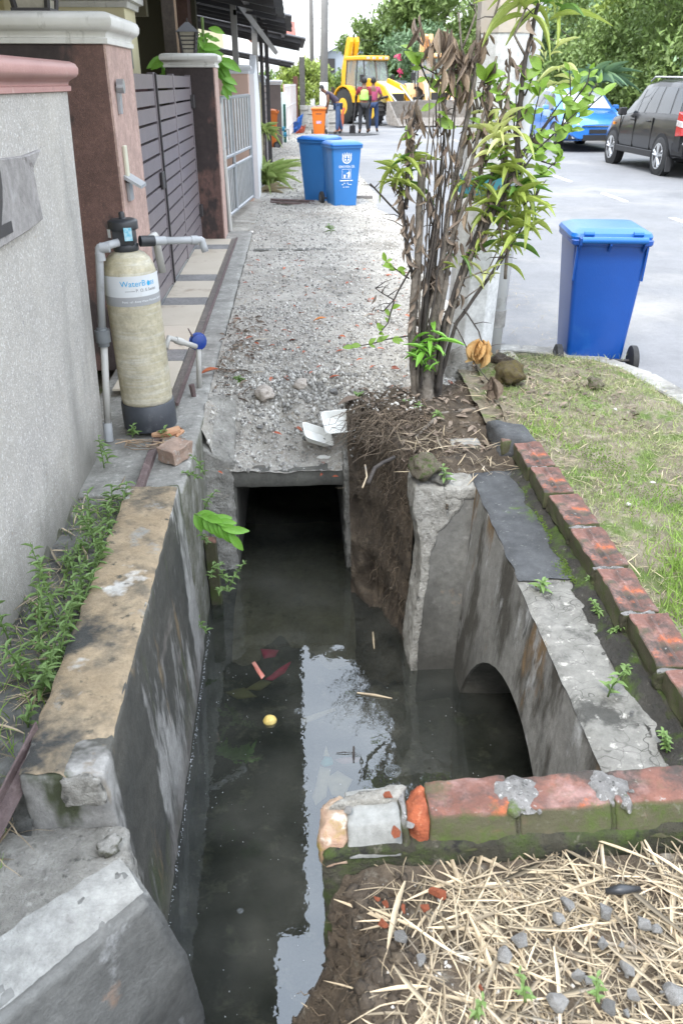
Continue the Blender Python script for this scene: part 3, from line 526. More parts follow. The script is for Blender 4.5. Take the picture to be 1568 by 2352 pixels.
# right chamber
cw = thing('chamber_wall', (.8, 2.3, 0), 'long cement wall with a round half sunken pipe opening, right of the water', 'wall')
poly = [(1.36, -.012), (3.16, -.012), (3.16, -1.25)]
cy_, cz_, cr_r = 2.07, -1.0, .65
a0 = math.asin((-1.25 - cz_) / cr_r)
arc = [(cy_ + cr_r * math.cos(a), cz_ + cr_r * math.sin(a)) for a in [a0 + (math.pi - 2 * a0) * i / 28 for i in range(29)]]
poly += arc + [(1.36, -1.25)]
lean = lambda z: .728 + z * .09
b = MB().prism(poly, lambda p: (lean(p[1]), p[0], p[1]), lambda p: (.94 - (p[1] < -.3) * .0, p[0], p[1]))
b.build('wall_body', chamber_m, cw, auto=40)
# pipe barrel behind the opening
b = MB(); n = 32; v = []; f = []
for x in (.742, .80, 1.6):
    for k in range(n): a = 2 * math.pi * k / n; rr = cr_r - (.012 if x > .75 else 0); v.append((x if x > .79 else lean(cz_ + rr * math.sin(a)) + .012, cy_ + rr * math.cos(a), cz_ + rr * math.sin(a)))
for i in range(2):
    for k in range(n): f.append((i * n + k, i * n + (k + 1) % n, (i + 1) * n + (k + 1) % n, (i + 1) * n + k))
f.append(tuple(range(2 * n, 3 * n)))
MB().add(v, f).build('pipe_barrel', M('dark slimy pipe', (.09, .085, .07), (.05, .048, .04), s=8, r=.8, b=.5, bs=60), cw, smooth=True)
def ledge(x0, x1, y0, y1, z, name, mat, seed):
    nx, ny = 12, int((y1 - y0) * 40); v = []; f = []
    for j in range(ny + 1):
        for i in range(nx + 1):
            x = x0 + (x1 - x0) * i / nx; y = y0 + (y1 - y0) * j / ny
            v.append((x + (.008 * fnoise(y, seed, 12) if i == 0 else 0), y + (.012 * fnoise(x, seed, 15) if j in (0, ny) else 0), z + .005 * fnoise(x, y, 12) + .003 * fnoise(x, y, 40) - (.008 if i == 0 else 0)))
    for j in range(ny):
        for i in range(nx): a = j * (nx + 1) + i; f.append((a, a + 1, a + nx + 2, a + nx + 1))
    return MB().add(v, f).build(name, mat, cw, smooth=True)
ledge(.724, .945, 2.29, 3.15, .006, 'bitumen_top', bitumen_m, 3)
ledge(.722, .945, 1.36, 2.30, -.002, 'cracked_top', screed_m, 8)
sw = thing('stub_wall', (.6, 3.0, 0), 'short broken cement wall with jagged left edge facing the water', 'wall')
pl = [(.66, -1.25), (.74, -.015), (.70, -.02), (.675, -.08), (.63, -.14), (.570, -.20), (.540, -.29), (.527, -.40), (.510, -.52), (.495, -.64), (.485, -.78), (.47, -1.25)]
yy = lambda z: 3.04 + z * .22
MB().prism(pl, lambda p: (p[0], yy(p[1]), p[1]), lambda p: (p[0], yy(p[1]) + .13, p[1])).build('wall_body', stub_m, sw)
pr = [(.685, -.02), (.47, .0), (.465, -.10), (.488, -.20), (.50, -.30), (.498, -.42), (.478, -.52), (.468, -.62), (.455, -.74), (.458, -.82), (.45, -1.25), (.475, -1.25), (.49, -.78), (.50, -.64), (.515, -.52), (.532, -.40), (.545, -.29), (.575, -.20), (.635, -.14), (.68, -.08)][::-1]
MB().prism(pr, lambda p: (p[0], yy(p[1]) - .004, p[1]), lambda p: (p[0] - .01, yy(p[1]) + .16, p[1])).build('broken_edge', rough_m, sw, rough=(.018, .007, 26), smooth=True)
MB().hexa([(.60, 3.02, -.06), (.75, 3.02, -.06), (.75, 3.18, -.06), (.58, 3.2, -.06)], [(.60, 3.03, -.004), (.74, 3.03, -.006), (.75, 3.18, -.01), (.58, 3.2, -.02)]).build('mortar_crust', rough_m, sw, bevel=.006, rough=(.02, .008, 24), smooth=True)
b = MB().box(.69, .83, 3.42, 3.50, -.10, .02); tag(b.build('concrete_block', conc_m, bevel=.006, rough=(.03, .004, 14), smooth=True), 'short grey concrete block set at the far end of the brick kerb', 'block')
# brick kerb on the right
def brick_mesh(name, L, W, Hh, seed, frog=True, amp=.0035):
    b = MB(); b.box(-W / 2, W / 2, -L / 2, L / 2, -Hh / 2, Hh / 2)
    me = bpy.data.meshes.new(name); me.from_pydata(b.v, [], b.f); bm = bmesh.new(); bm.from_mesh(me)
    bmesh.ops.bevel(bm, geom=bm.edges[:], offset=.003, segments=1, affect='EDGES')
    for _ in range(4):
        Ls = [e for e in bm.edges if e.calc_length() > .026]
        if Ls: bmesh.ops.subdivide_edges(bm, edges=Ls, cuts=1, use_grid_fill=True)
    for v in bm.verts:
        v.co += noise.noise_vector(v.co * 22 + Vector((seed, 0, 0))) * amp * 1.4 + noise.noise_vector(v.co * 60 + Vector((seed, 0, 0))) * amp * .4
        if frog and v.co.z > Hh / 2 - .008:
            for gx_ in (-.012, .014):
                if abs(v.co.x - gx_) < .007 and abs(v.co.y) < L * .46: v.co.z -= .006
    bm.to_mesh(me); bm.free(); me.polygons.foreach_set('use_smooth', [True] * len(me.polygons)); me.set_sharp_from_angle(angle=R(35)); me.materials.append(brick_m); return me
kw = thing('brick_kerb_wall', (1.0, 2.4, 0), 'long low wall of weathered red bricks between the ledge and the grass', 'brick wall')
MB().box(.945, 1.075, 1.36, 3.34, -.35, .03).build('mossy_base', mossy_m, kw, bevel=.01, rough=(.025, .010, 14), smooth=True)
bms = [brick_mesh('brick_mesh', .246, .115, .072, 3.7 * k, frog=k != 2) for k in range(4)]
bx = .992
for k in range(7):
    y = 3.13 - k * .262
    o = piece('brick', kw, bms[k % 4], (bx + .004 * k + random.uniform(-.006, .006), y, .066 + random.uniform(-.006, .006)), (random.uniform(-.03, .03), random.uniform(-.05, .05), random.uniform(-.05, .05)))
    b = MB().box(bx - .050, bx + .050, y - .139, y - .121, .028, .096 + random.uniform(-.004, .004)); b.build('mortar_joint', mortar_m, kw, bevel=.003, rough=(.014, .008, 36), smooth=True)
b = MB().hexa([(.87, 3.30, .0), (1.05, 3.25, .0), (1.05, 3.5, .0), (.88, 3.58, .0)], [(.90, 3.32, .105), (1.04, 3.27, .10), (1.03, 3.47, .10), (.87, 3.55, .095)])
b.build('bitumen_capped_brick', bitumen_m, kw, bevel=.012, rough=(.025, .009, 20), smooth=True)
MB().box(.89, .935, 3.295, 3.33, .01, .09).build('brick', brick_m, kw, bevel=.006, rough=(.02, .006, 30), smooth=True)
grid('dirt_strip', .885, .955, 1.38, 3.2, 14, 200, lambda x, y: -.002 + .030 * sm(.885, .945, x + .03 * fnoise(x, y, 7)) + .010 * fnoise(x, y, 16) + .006 * fnoise(x, y, 40), M('mossy dirt strip', (.06, .055, .045), (.03, .028, .024), s=14, r=.95, b=1, bs=90, bd=.015, layers=[((.06, .10, .014), 9, .50, .62), ((.20, .19, .16), 30, .62, .70)]))
# front brick wall
fw = thing('front_brick_wall', (.6, 1.28, 0), 'low mossy brick wall crossing the foreground with its broken end over the water', 'brick wall')
MB().hexa([(.03, 1.185, -1), (1.6, 1.20, -1), (1.6, 1.355, -1), (.03, 1.34, -1)], [(.02, 1.20, .028), (1.6, 1.245, .03), (1.6, 1.355, .03), (.05, 1.30, .028)]).build('mossy_base', mossy_m, fw, bevel=.01, rough=(.025, .011, 13), smooth=True)
def fbrick(x0, x1, mat, name='brick', zt=.083, amp=.006, yo=0, sh=0, bev=.004, zb=.0):
    b = MB().hexa([(x0, 1.205 + .03 * (x0 - .2) + yo, zb), (x1, 1.205 + .03 * (x1 - .2) + yo, zb), (x1, 1.345 + .02 * x1, zb), (x0 + sh, 1.335 + .02 * x0 - sh * .6, zb)],
                  [(x0 + .001, 1.238 + .03 * (x0 - .2) + yo, zt), (x1 - .001, 1.238 + .03 * (x1 - .2) + yo, zt), (x1 - .002, 1.338 + .02 * x1, zt), (x0 + sh, 1.33 + .02 * x0 - sh * .6, zt)])
    return b.build(name, mat, fw, bevel=bev, rough=(.015, amp, 26), smooth=True)
fbrick(.012, .085, creamstone_m, 'broken_block', zt=.070, amp=.011, sh=.02, bev=.014, zb=-.03)
fbrick(.078, .198, render_m, 'render_patch', zt=.073, amp=.003)
MB().hexa([(.03, 1.275, .05), (.20, 1.29, .05), (.215, 1.345, .05), (.07, 1.315, .05)], [(.04, 1.28, .086), (.20, 1.29, .088), (.215, 1.34, .086), (.08, 1.312, .082)]).build('render_crust', rough_m, fw, bevel=.006, rough=(.015, .008, 26), smooth=True)
fbrick(.196, .214, mortar_m, 'mortar_joint', zt=.080)
fbrick(.212, .268, orange_m, 'orange_brick_end', zt=.082, amp=.015, yo=.0, bev=.016, sh=.006)
fbrick(.258, .452, brick_m, zt=.088, amp=.005)
fbrick(.450, .462, mortar_m, 'mortar_joint', zt=.084, amp=.004)
fbrick(.460, .668, brick_m, zt=.087, amp=.005)
fbrick(.666, .680, mortar_m, 'mortar_joint', zt=.083, amp=.004)
fbrick(.678, .92, brick_m, zt=.088, amp=.005)
fbrick(.918, .935, mortar_m, 'mortar_joint', zt=.084)
fbrick(.933, 1.16, brick_m, zt=.088)
fbrick(1.16, 1.18, mortar_m, 'mortar_joint', zt=.084); fbrick(1.18, 1.42, brick_m, zt=.086)
def patch(cx, cy_, rx, ry, z, name, mat, seed, drip=0):
    v = []; f = []; n = 26; m = 7
    for j in range(m + 1):
        for k in range(n):
            a = 2 * math.pi * k / n; q = j / m; w_ = 1 + .35 * noise.noise(Vector((math.cos(a) * 1.5, math.sin(a) * 1.5, seed))) + .12 * noise.noise(Vector((math.cos(a) * 6, math.sin(a) * 6, seed)))
            x = cx + rx * q * w_ * math.cos(a); y = cy_ + ry * q * w_ * math.sin(a)
            zz = z + (.007 * (1 - q ** 3) + .004 * fnoise(x, y, 60) + .003 * fnoise(x, y, 120)) - .006 * q ** 4 
            v.append((x, y, zz))
    for j in range(m):
        for k in range(n): f.append((j * n + k, j * n + (k + 1) % n, (j + 1) * n + (k + 1) % n, (j + 1) * n + k))
    return MB().add(v, f).build(name, mat, fw, smooth=True)
patch(.462, 1.297, .062, .052, .087, 'mortar_patch', mortar_m, 3); patch(.445, 1.25, .02, .02, .086, 'mortar_patch', mortar_m, 5)
patch(.672, 1.300, .050, .050, .087, 'mortar_patch', mortar_m, 9); patch(.70, 1.262, .014, .03, .084, 'mortar_patch', mortar_m, 12)
# ================================================================ LEFT SIDE
bw = thing('boundary_wall', (-1.0, 2, 0), 'tall pebble dash boundary wall with rose coping at the left edge', 'wall')
MB().hexa([(-1.12, -1.2, -.3), (-.955, -1.2, -.3), (-.955, 3.65, -.3), (-1.12, 3.65, -.3)], [(-1.05, -1.2, 1.47), (-.888, -1.2, 1.47), (-.888, 3.65, 1.47), (-1.05, 3.65, 1.47)]).build('wall_body', pebble_m, bw, bevel=.004)
MB().hexa([(-.97, -1.2, -.3), (-.935, -1.2, -.3), (-.94, 3.6, -.3), (-.97, 3.6, -.3)], [(-.97, -1.2, .10), (-.945, -1.2, .06), (-.947, 3.6, .05), (-.97, 3.6, .09)]).build('cement_skirting', conc_m, bw, bevel=.004, rough=(.05, .004, 12))
def coping(prof, path_x0, path_x1, y0, y1, parent, name, mat, closed=True):
    """prof: (outset, z) from bottom to top; rectangle path"""
    v = []; f = []; n = len(prof)
    for o_, z in prof: v += [(path_x0 - o_, y0 - o_, z), (path_x1 + o_, y0 - o_, z), (path_x1 + o_, y1 + o_, z), (path_x0 - o_, y1 + o_, z)]
    for i in range(n - 1):
        for k in range(4): f.append((i * 4 + k, i * 4 + (k + 1) % 4, (i + 1) * 4 + (k + 1) % 4, (i + 1) * 4 + k))
    f += [(3, 2, 1, 0), tuple(range((n - 1) * 4, n * 4))]
    return MB().add(v, f).build(name, mat, parent, auto=50)
cp = [(0, 0), (.012, .002), (.014, .018), (.006, .022), (.008, .034), (.022, .044), (.034, .05), (.042, .062), (.044, .08), (.036, .096), (.018, .104), (-.02, .108)]
coping([(o, 1.468 + z) for o, z in cp], -1.05, -.888, -1.2, 3.65, bw, 'coping', rosecap_m)
hn = thing('house_number_sign', (-.91, 3.0, 1.15), 'weathered grey board with a carved numeral fixed to the pebble wall', 'sign')
XW = -.892
pp = [gx(*p, XW) for p in ((88, 343), (70, 388), (80, 440), (93, 504), (60, 530), (-6, 571), (-40, 585), (-40, 360), (0, 364), (50, 358))]
plq = M('weathered grey plaque', (.38, .36, .35), (.29, .275, .265), s=5, r=.7, b=.5, bs=50, bsc=(1, 3, 8), layers=[((.10, .085, .075), 9, .62, .72), ((.44, .43, .43), 6, .6, .75)])
MB().prism(pp, lambda p: (XW - .03, p.y, p.z), lambda p: (XW + .012, p.y, p.z)).build('board', plq, hn, bevel=.004)
cy = gx(-14, 455, XW)
add_text('2', .36, darksteel_m, hn, lambda x, y: Vector((XW + .0145, cy.y + x * 1.0, cy.z + y)) - wloc(hn), 'numeral')
def pillar(name, x0, x1, y0, y1, z0, h, label, facemat, sidemat, capmat, cscale=1.0, parts=True):
    t = thing(name, ((x0 + x1) / 2, (y0 + y1) / 2, z0), label, 'gate pillar')
    MB().box(x0, x1 - .012, y0, y1, z0, h).build('pillar_body', facemat, t, bevel=.006)
    if sidemat: MB().box(x1 - .012, x1, y0 + .002, y1 - .002, z0, h - .001).build('lit_side_face', sidemat, t)  # thin layer carrying the painted lit tone of the street side
    coping([(o * 1.2 * cscale, h + z * 1.35 * cscale) for o, z in cp], x0, x1, y0, y1, t, 'coping', capmat)
    return t
p1 = pillar('gate_pillar', -2.3, -.95, 4.82, 5.56, -.05, 1.672, 'nearest brown pebble gate pillar with wet stained, shade-painted face and white coping', maroon_m, pink_lit_m, whitecap_m, 1.0)
p2 = pillar('gate_pillar', -1.26, -.775, 9.2, 9.62, -.02, 1.63, 'second brown gate pillar with white coping at the far end of the dark gate', maroon_m, pink_lit_m, whitecap_m, .85)
# things fixed on pillar one
br = thing('wall_bracket', (-.95, 5.05, 1.4), 'grey metal bracket fixed high on the side of the nearest pillar', 'bracket')
c = gx(268, 198, -.945); b = MB()
b.tube([(-.94, c.y, c.z), (-.905, c.y, c.z)], .035, 14); b.build('socket', steel_m, br)
d = gx(275, 262, -.945); MB().hexa([(-.95, c.y - .015, d.z), (-.93, c.y - .015, d.z), (-.93, c.y + .025, d.z), (-.95, c.y + .025, d.z)], [(-.95, c.y - .01, c.z), (-.925, c.y - .01, c.z), (-.925, c.y + .03, c.z), (-.95, c.y + .03, c.z)]).build('arm', steel_m, br, bevel=.003)
c = gx(287, 370, -.948); MB().box(-.95, -.93, c.y - .028, c.y + .028, c.z - .075, c.z + .075)
o = MB().box(-.95, -.932, c.y - .03, c.y + .03, c.z - .08, c.z + .08).build('doorbell', M('ivory plastic', (.62, .60, .47), r=.5, b=0), bevel=.004); tag(o, 'narrow ivory doorbell push on the side of the nearest pillar', 'doorbell')
bx_ = thing('letter_hood', (-.93, 5.1, .9), 'small grey metal hood box fixed on the nearest pillar beside the gate', 'box')
c = gx(295, 430, -.948)
MB().prism([(-.95, c.z + .07), (-.86, c.z + .015), (-.86, c.z), (-.95, c.z + .05)], lambda p: (p[0], c.y - .09, p[1]), lambda p: (p[0], c.y + .09, p[1])).build('hood', steel_m, bx_)
MB().box(-.95, -.93, c.y - .05, c.y + .05, c.z - .07, c.z + .03).build('plate', steel_m, bx_, bevel=.003)
# main gate
gt = thing('slatted_gate', (-1.04, 7.4, .04), 'dark brown grey double gate of wide horizontal metal slats', 'gate')
secs = [(5.66, 6.78), (6.86, 7.86), (7.92, 9.12)]; nsl = 14; zt, zb = 1.56, .05; ph = (zt - zb) / nsl
lats = {}
for k, (a, c) in enumerate(secs):
    b = MB().box(-.02, .02, 0, c - a, 0, ph - .017); me = bpy.data.meshes.new('slat_mesh'); me.from_pydata(b.v, [], b.f); me.materials.append(gate_m)
    for i in range(nsl): piece('slat', gt, me, (-1.04 + random.uniform(-.002, .002), a, zb + i * ph + .008))
for y0, y1 in ((5.60, 5.665), (6.775, 6.815), (6.822, 6.865), (7.86, 7.92), (9.115, 9.17)):
    MB().box(-1.066, -1.014, y0, y1, zb - .01, zt + .004).build('stile', gate_m, gt, bevel=.004)
MB().box(-1.012, -1.0, 6.807, 6.832, zb, zt).build('gate_seam', darksteel_m, gt)
for z in (1.33, .30):
    MB().box(-1.05, -.985, 9.10, 9.19, z - .06, z + .06).build('hinge', darksteel_m, gt, bevel=.006)
MB().box(-1.016, -.998, 6.64, 6.76, .78, .90).build('lock_plate', darksteel_m, gt, bevel=.003)
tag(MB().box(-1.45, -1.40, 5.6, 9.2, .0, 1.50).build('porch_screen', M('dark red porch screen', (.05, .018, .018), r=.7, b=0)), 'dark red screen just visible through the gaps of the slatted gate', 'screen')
# lanterns
def lantern(x, y, z, s, label):
    t = thing('pillar_lantern', (x, y, z), label, 'lantern')
    MB().box(x - .075 * s, x + .075 * s, y - .075 * s, y + .075 * s, z, z + .02 * s).build('base', darksteel_m, t)
    MB().hexa([(x - .06 * s, y - .06 * s, z + .02 * s), (x + .06 * s, y - .06 * s, z + .02 * s), (x + .06 * s, y + .06 * s, z + .02 * s), (x - .06 * s, y + .06 * s, z + .02 * s)], [(x - .085 * s, y - .085 * s, z + .21 * s), (x + .085 * s, y - .085 * s, z + .21 * s), (x + .085 * s, y + .085 * s, z + .21 * s), (x - .085 * s, y + .085 * s, z + .21 * s)]).build('pane', M('frosted lantern pane', (.40, .37, .30), (.30, .28, .22), s=30, r=.3, b=0), t)
    b = MB()
    for sx in (-1, 1):
        for sy in (-1, 1): b.tube([(x + sx * .062 * s, y + sy * .062 * s, z + .02 * s), (x + sx * .09 * s, y + sy * .09 * s, z + .22 * s)], .012 * s, 5)
    for k in range(1, 5):
        r = (.062 + .028 * k / 5) * s; zz = z + (.02 + .19 * k / 5) * s; b.box(x - r, x + r, y - r - .002, y - r + .004, zz - .006 * s, zz + .006 * s); b.box(x + r - .004, x + r + .002, y - r, y + r, zz - .006 * s, zz + .006 * s)
    b.build('frame', darksteel_m, t)
    MB().hexa([(x - .115 * s, y - .115 * s, z + .21 * s), (x + .115 * s, y - .115 * s, z + .21 * s), (x + .115 * s, y + .115 * s, z + .21 * s), (x - .115 * s, y + .115 * s, z + .21 * s)], [(x - .02 * s, y - .02 * s, z + .30 * s), (x + .02 * s, y - .02 * s, z + .30 * s), (x + .02 * s, y + .02 * s, z + .30 * s), (x - .02 * s, y + .02 * s, z + .30 * s)]).build('roof', darksteel_m, t)
    MB().tube([(x, y, z + .29 * s), (x, y, z + .34 * s)], [.012 * s, .004 * s], 6).build('finial', darksteel_m, t)
lantern(-1.36, 5.15, 1.818, 1.35, 'large black lantern on the nearest brown pillar, cut by the top edge')
lantern(-1.03, 9.4, 1.74, .95, 'small black lantern with pale panes on the second brown pillar')
# first house: column, porch, canopy
h1 = thing('terrace_house', (-2.5, 9.5, 0), 'yellow cream terrace house with white column capital and dark porch', 'house')
MB().box(-2.75, -1.61, 9.3, 9.9, -.1, 4.2).build('column', cream_m, h1, bevel=.005)
coping([(0, 2.14), (.03, 2.14), (.04, 2.19), (.08, 2.2), (.085, 2.25), (.0, 2.26)], -2.2, -1.61, 9.3, 9.9, h1, 'capital', whitecap_m)
MB().box(-4, -1.6, 10.6, 10.75, 2.15, 4.5).build('porch_beam', porch_m, h1)
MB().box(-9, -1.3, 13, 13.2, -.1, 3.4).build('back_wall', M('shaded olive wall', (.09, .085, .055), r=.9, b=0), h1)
MB().box(-9, -2.75, 9.6, 9.75, -.1, 6.2).build('front_wall', cream_m, h1)
MB().box(-9, -1.35, 9.9, 13, 3.2, 3.3).build('porch_ceiling', porch_m, h1)
MB().box(-1.5, -1.36, 12.6, 13.4, 1.0, 2.5).build('maroon_panel', maroon_m, h1)
MB().box(-1.66, -1.60, 9.32, 9.44, 1.62, 1.92).build('meter_box', steel_m, h1, bevel=.006)
MB().box(-9, -1.5, -1.0, 9.0, 5.6, 5.7).build('roof', roof_m, h1)
MB().box(-9, -3.6, -1.5, 9.3, -.1, 5.6).build('wall', cream_m, h1)
def corrug(name, x0, x1, z0, z1, y0, y1, step=.08):
    b = MB(); n = max(2, int((y1 - y0) / step)); v = []; f = []
    for i in range(n + 1):
        y = y0 + (y1 - y0) * i / n; dz = .018 * math.sin(i * math.pi)if False else (.02 if i % 2 else -.012)
        xe = x1 + random.uniform(-.008, .008)
        v += [(x0, y, z0 + dz), (xe, y, z1 + dz), (xe, y, z1 + dz - .012), (x0, y, z0 + dz - .012)]
    for i in range(n):
        for k in range(4): f.append((i * 4 + k, i * 4 + (k + 1) % 4, i * 4 + 4 + (k + 1) % 4, i * 4 + 4 + k))
    f += [(0, 1, 2, 3), (n * 4 + 3, n * 4 + 2, n * 4 + 1, n * 4)]
    return b.add(v, f)
a1 = thing('porch_canopy', (-1, 6, 3), 'dark corrugated canopy reaching over the verge, mirrored in the drain water', 'canopy')
corrug('x', -3.6, -.06, 3.35, 3.0, 4.25, 9.3, .14).build('sheet', awning_m, a1)
corrug('x', -3.6, -.30, 3.335, 3.03, 1.2, 4.27, .14).build('sheet', awning_m, a1)
for y in (4.3, 6.7, 9.2): MB().box(-3.6, -.05, y, y + .06, 2.95, 3.02).build('rafter', darksteel_m, a1)
def canopy(x0, x1, z0, z1, y0, y1, label, tint=awning_m):
    t = thing('car_porch_canopy', (x1, y0, z1), label, 'canopy')
    corrug('x', x0, x1, z0, z1, y0, y1, .16).build('sheet', tint, t)
    for y in np.arange(y0 + .1, y1, 1.1): MB().hexa([(x0, y, z0 - .10), (x1 - .1, y, z1 - .10), (x1 - .1, y + .05, z1 - .10), (x0, y + .05, z0 - .10)], [(x0, y, z0 - .02), (x1 - .1, y, z1 - .02), (x1 - .1, y + .05, z1 - .02), (x0, y + .05, z0 - .02)]).build('rafter', awning_m, t)
    MB().box(x1 - .5, x1 - .43, y0, y1, z1 - .05 + .06, z1 + .01 + .06).build('beam', darksteel_m, t)
    return t
canopy(-3.6, -.10, 3.05, 2.36, 9.85, 14.2, 'wide dark corrugated canopy above the steel grille gate')
canopy(-3.0, .0, 2.95, 2.40, 14.4, 18.6, 'dark canopy above the cream pillar and brown slatted gate')
canopy(-2.4, .28, 2.8, 2.30, 19.2, 24.5, 'third dark canopy with scalloped edge further along the street')
canopy(-2.6, .05, 2.5, 2.05, 29, 34, 'low dark canopy beyond the white grille fence')
tb = thing('timber_post', (-1.28, 10, 0), 'dark timber post rising behind the second pillar lantern', 'post')
MB().box(-1.345, -1.215, 9.95, 10.08, 0, 3.4).build('post_body', M('dark timber', (.04, .032, .028), (.07, .055, .045), s=9, r=.8, b=.4, bs=50), tb, bevel=.004)
MB().box(-1.214, -1.195, 9.96, 10.0, 0, 3.4).build('edge_strip', M('raw timber edge', (.35, .25, .18), r=.8, b=0), tb)
for px, y, w_, lab in ((545, 12.5, .08, 'grey painted steel post standing on the peach wall coping'), (589, 14.6, .085, 'dark grey canopy post standing behind the white wedge wall'), (603, 16.4, .06, 'thin black canopy post between two thicker ones'), (615, 17.6, .075, 'dark canopy post above the brown slatted gate')):
    x = (px - 673) / 2106 * y
    o = MB().box(x - w_ / 2, x + w_ / 2, y, y + w_, 1.0 if px == 545 else 0, 2.75).build('canopy_post', greypost_m if px in (545, 589) else darksteel_m, bevel=.003); tag(o, lab, 'post', 'posts carrying the canopies')
    if px == 545:
        MB().hexa([(x + .0, y, 2.28), (x + .04, y, 2.28), (x + .04, y + .05, 2.28), (x, y + .05, 2.28)], [(x, y + 0, 2.34), (x + .04, y, 2.34), (x + .04, y + .05, 2.34), (x, y + .05, 2.34)]).build('cap_plate', darksteel_m, o, world=False)
b = MB().tube([(-.72, 12.6, 2.46), (-.3, 16.8, 1.98)], .05, 4); tag(b.build('canopy_brace', greypost_m), 'slanting pale brace under the wide dark canopy', 'brace')
# steel grille gate
g2 = thing('grille_gate', (-.70, 10.9, .1), 'galvanised steel grille gate of upright bars beside the second pillar', 'gate')
A, B_ = Vector((-.795, 9.95, 0)), Vector((-.585, 11.9, 0)); D = (B_ - A)
def gp(t, z): p = A + D * t; return Vector((p.x, p.y, z))
for t in (0, .33, 1): MB().tube([gp(t, .10), gp(t, 1.36)], .024 if t != .33 else .02, 6).build('stile', steel_m, g2)
for z in (.12, .62, .74, 1.35): MB().tube([gp(0, z), gp(1, z)], .02, 6).build('rail', steel_m, g2)
for i in range(1, 20):
    if i == 6: continue
    t = i / 20; z1 = .62 if True else 0
    MB().tube([gp(t, .12), gp(t, .62)], .008, 4).build('bar', steel_m, g2)
    if i % 2 == 1: MB().tube([gp(t, .74), gp(t, 1.35)], .014, 4).build('bar', steel_m, g2)
MB().tube([gp(.02, 1.0), gp(.02, .98) + Vector((.05, -.05, 0)), gp(.02, .86) + Vector((.05, -.05, 0)), gp(.02, .84)], .01, 5).build('latch', steel_m, g2)
tag(MB().tube([(-.755, 9.72, 0), (-.79, 9.72, 1.3)], .026, 8).build('drain_pipe', pvclight_m), 'pale upright pipe between the second pillar and the grille gate', 'pipe')
# second plot wall
w2 = thing('plot_wall', (-.85, 12.8, 0), 'peach and white wall with white coping behind the grille gate', 'wall')
MB().box(-1.6, -.60, 12.35, 12.6, -.05, 1.60).build('peach_face', peach_m, w2)
coping([(o * 1.0, 1.60 + z) for o, z in cp], -1.6, -.60, 12.35, 12.6, w2, 'coping', white_m)
MB().prism([(12.6, -.05), (14.3, -.05), (14.3, 1.25), (13.6, 1.85), (12.9, 1.62), (12.6, 1.6)], lambda p: (-.62, p[0], p[1]), lambda p: (-.53, p[0], p[1])).build('white_wedge', white_m, w2)
MB().box(-1.15, -.85, 12.28, 12.35, 1.02, 1.28).build('carved_panel', M('rose carved panel', (.55, .34, .28), (.45, .26, .21), s=30, r=.8, b=.8, bs=60), w2, bevel=.01)
tag(MB().box(-1.3, -.62, 12.7, 18, .0, .05).build('porch_floor', conc_m), 'pale concrete porch floor behind the plot wall', 'paving')
p3_ = pillar('gate_pillar', -.95, -.53, 16.6, 17.0, -.05, 1.50, 'cream pillar with white cap beyond the white wedge wall', cream_m, None, white_m, .8)
g3 = thing('slatted_gate', (-.56, 19, 0), 'brown slatted gate further along the street after the cream pillar', 'gate')
for i in range(12): MB().box(-.59, -.56, 17.1, 19.4, .06 + i * .115, .155 + i * .115).build('slat', gate_m, g3)
for i in range(12): MB().box(-.59, -.56, 19.46, 21.6, .06 + i * .115, .155 + i * .115).build('slat', gate_m, g3)
MB().box(-.61, -.55, 19.4, 19.46, .0, 1.45).build('stile', gate_m, g3)
p4_ = pillar('gate_pillar', -1.0, -.60, 22.4, 22.8, -.1, 1.44, 'brown grey pillar with pale cap, third from the camera', M('brown grey plaster', (.17, .14, .13), (.14, .115, .105), s=4, b=.2), None, white_m, .8)
p5_ = pillar('gate_pillar', -.78, -.33, 25.0, 25.4, -.1, 1.44, 'far brown pillar beside the orange bin', bpy.data.materials['brown grey plaster'], None, white_m, .8)
fg = thing('grille_fence', (-.2, 28, 0), 'tall white and rusty grille fence beyond the brown pillars', 'fence')
for i in range(26): x = -.27 + i * .014; y = 26.5 + i * .28; MB().tube([(x, y, .0), (x, y, 1.45)], .022, 4).build('bar', white_m if i % 3 else peach_m, fg)
for z in (.3, .85, 1.4): MB().tube([(-.27, 26.5, z), (.08, 33.5, z)], .025, 4).build('rail', white_m, fg)
MB().box(-.35, -.22, 26.1, 26.4, -.1, 1.25).build('pale_panel', M('pale aqua panel', (.55, .66, .66), r=.6, b=0), fg)
MB().box(-.30, -.23, 25.9, 26.0, -.1, .95).build('green_post', M('dark green pipe', (.01, .07, .05), r=.5, b=0), fg)
tag(MB().box(.0, .17, 34.2, 34.5, -.1, 1.7).build('brown_column', M('red brown column', (.20, .09, .065), r=.7, b=.2)), 'red brown column behind the blue tarpaulin', 'column')
bc = thing('stone_column', (.38, 35.5, 0), 'dark mottled stone column standing before the yellow green trees', 'column')
MB().box(.25, .46, 35.3, 35.5, -.1, 2.35).build('shaft', M('dark mottled stone', (.05, .048, .045), (.13, .125, .115), s=30, b=.6, bs=60), bc)
tag(MB().box(-9, -.95, 14.3, 15.9, 2.9, 3.9).build('fascia_wall', white_m), 'white upper wall of the second terrace house above its canopy', 'wall')
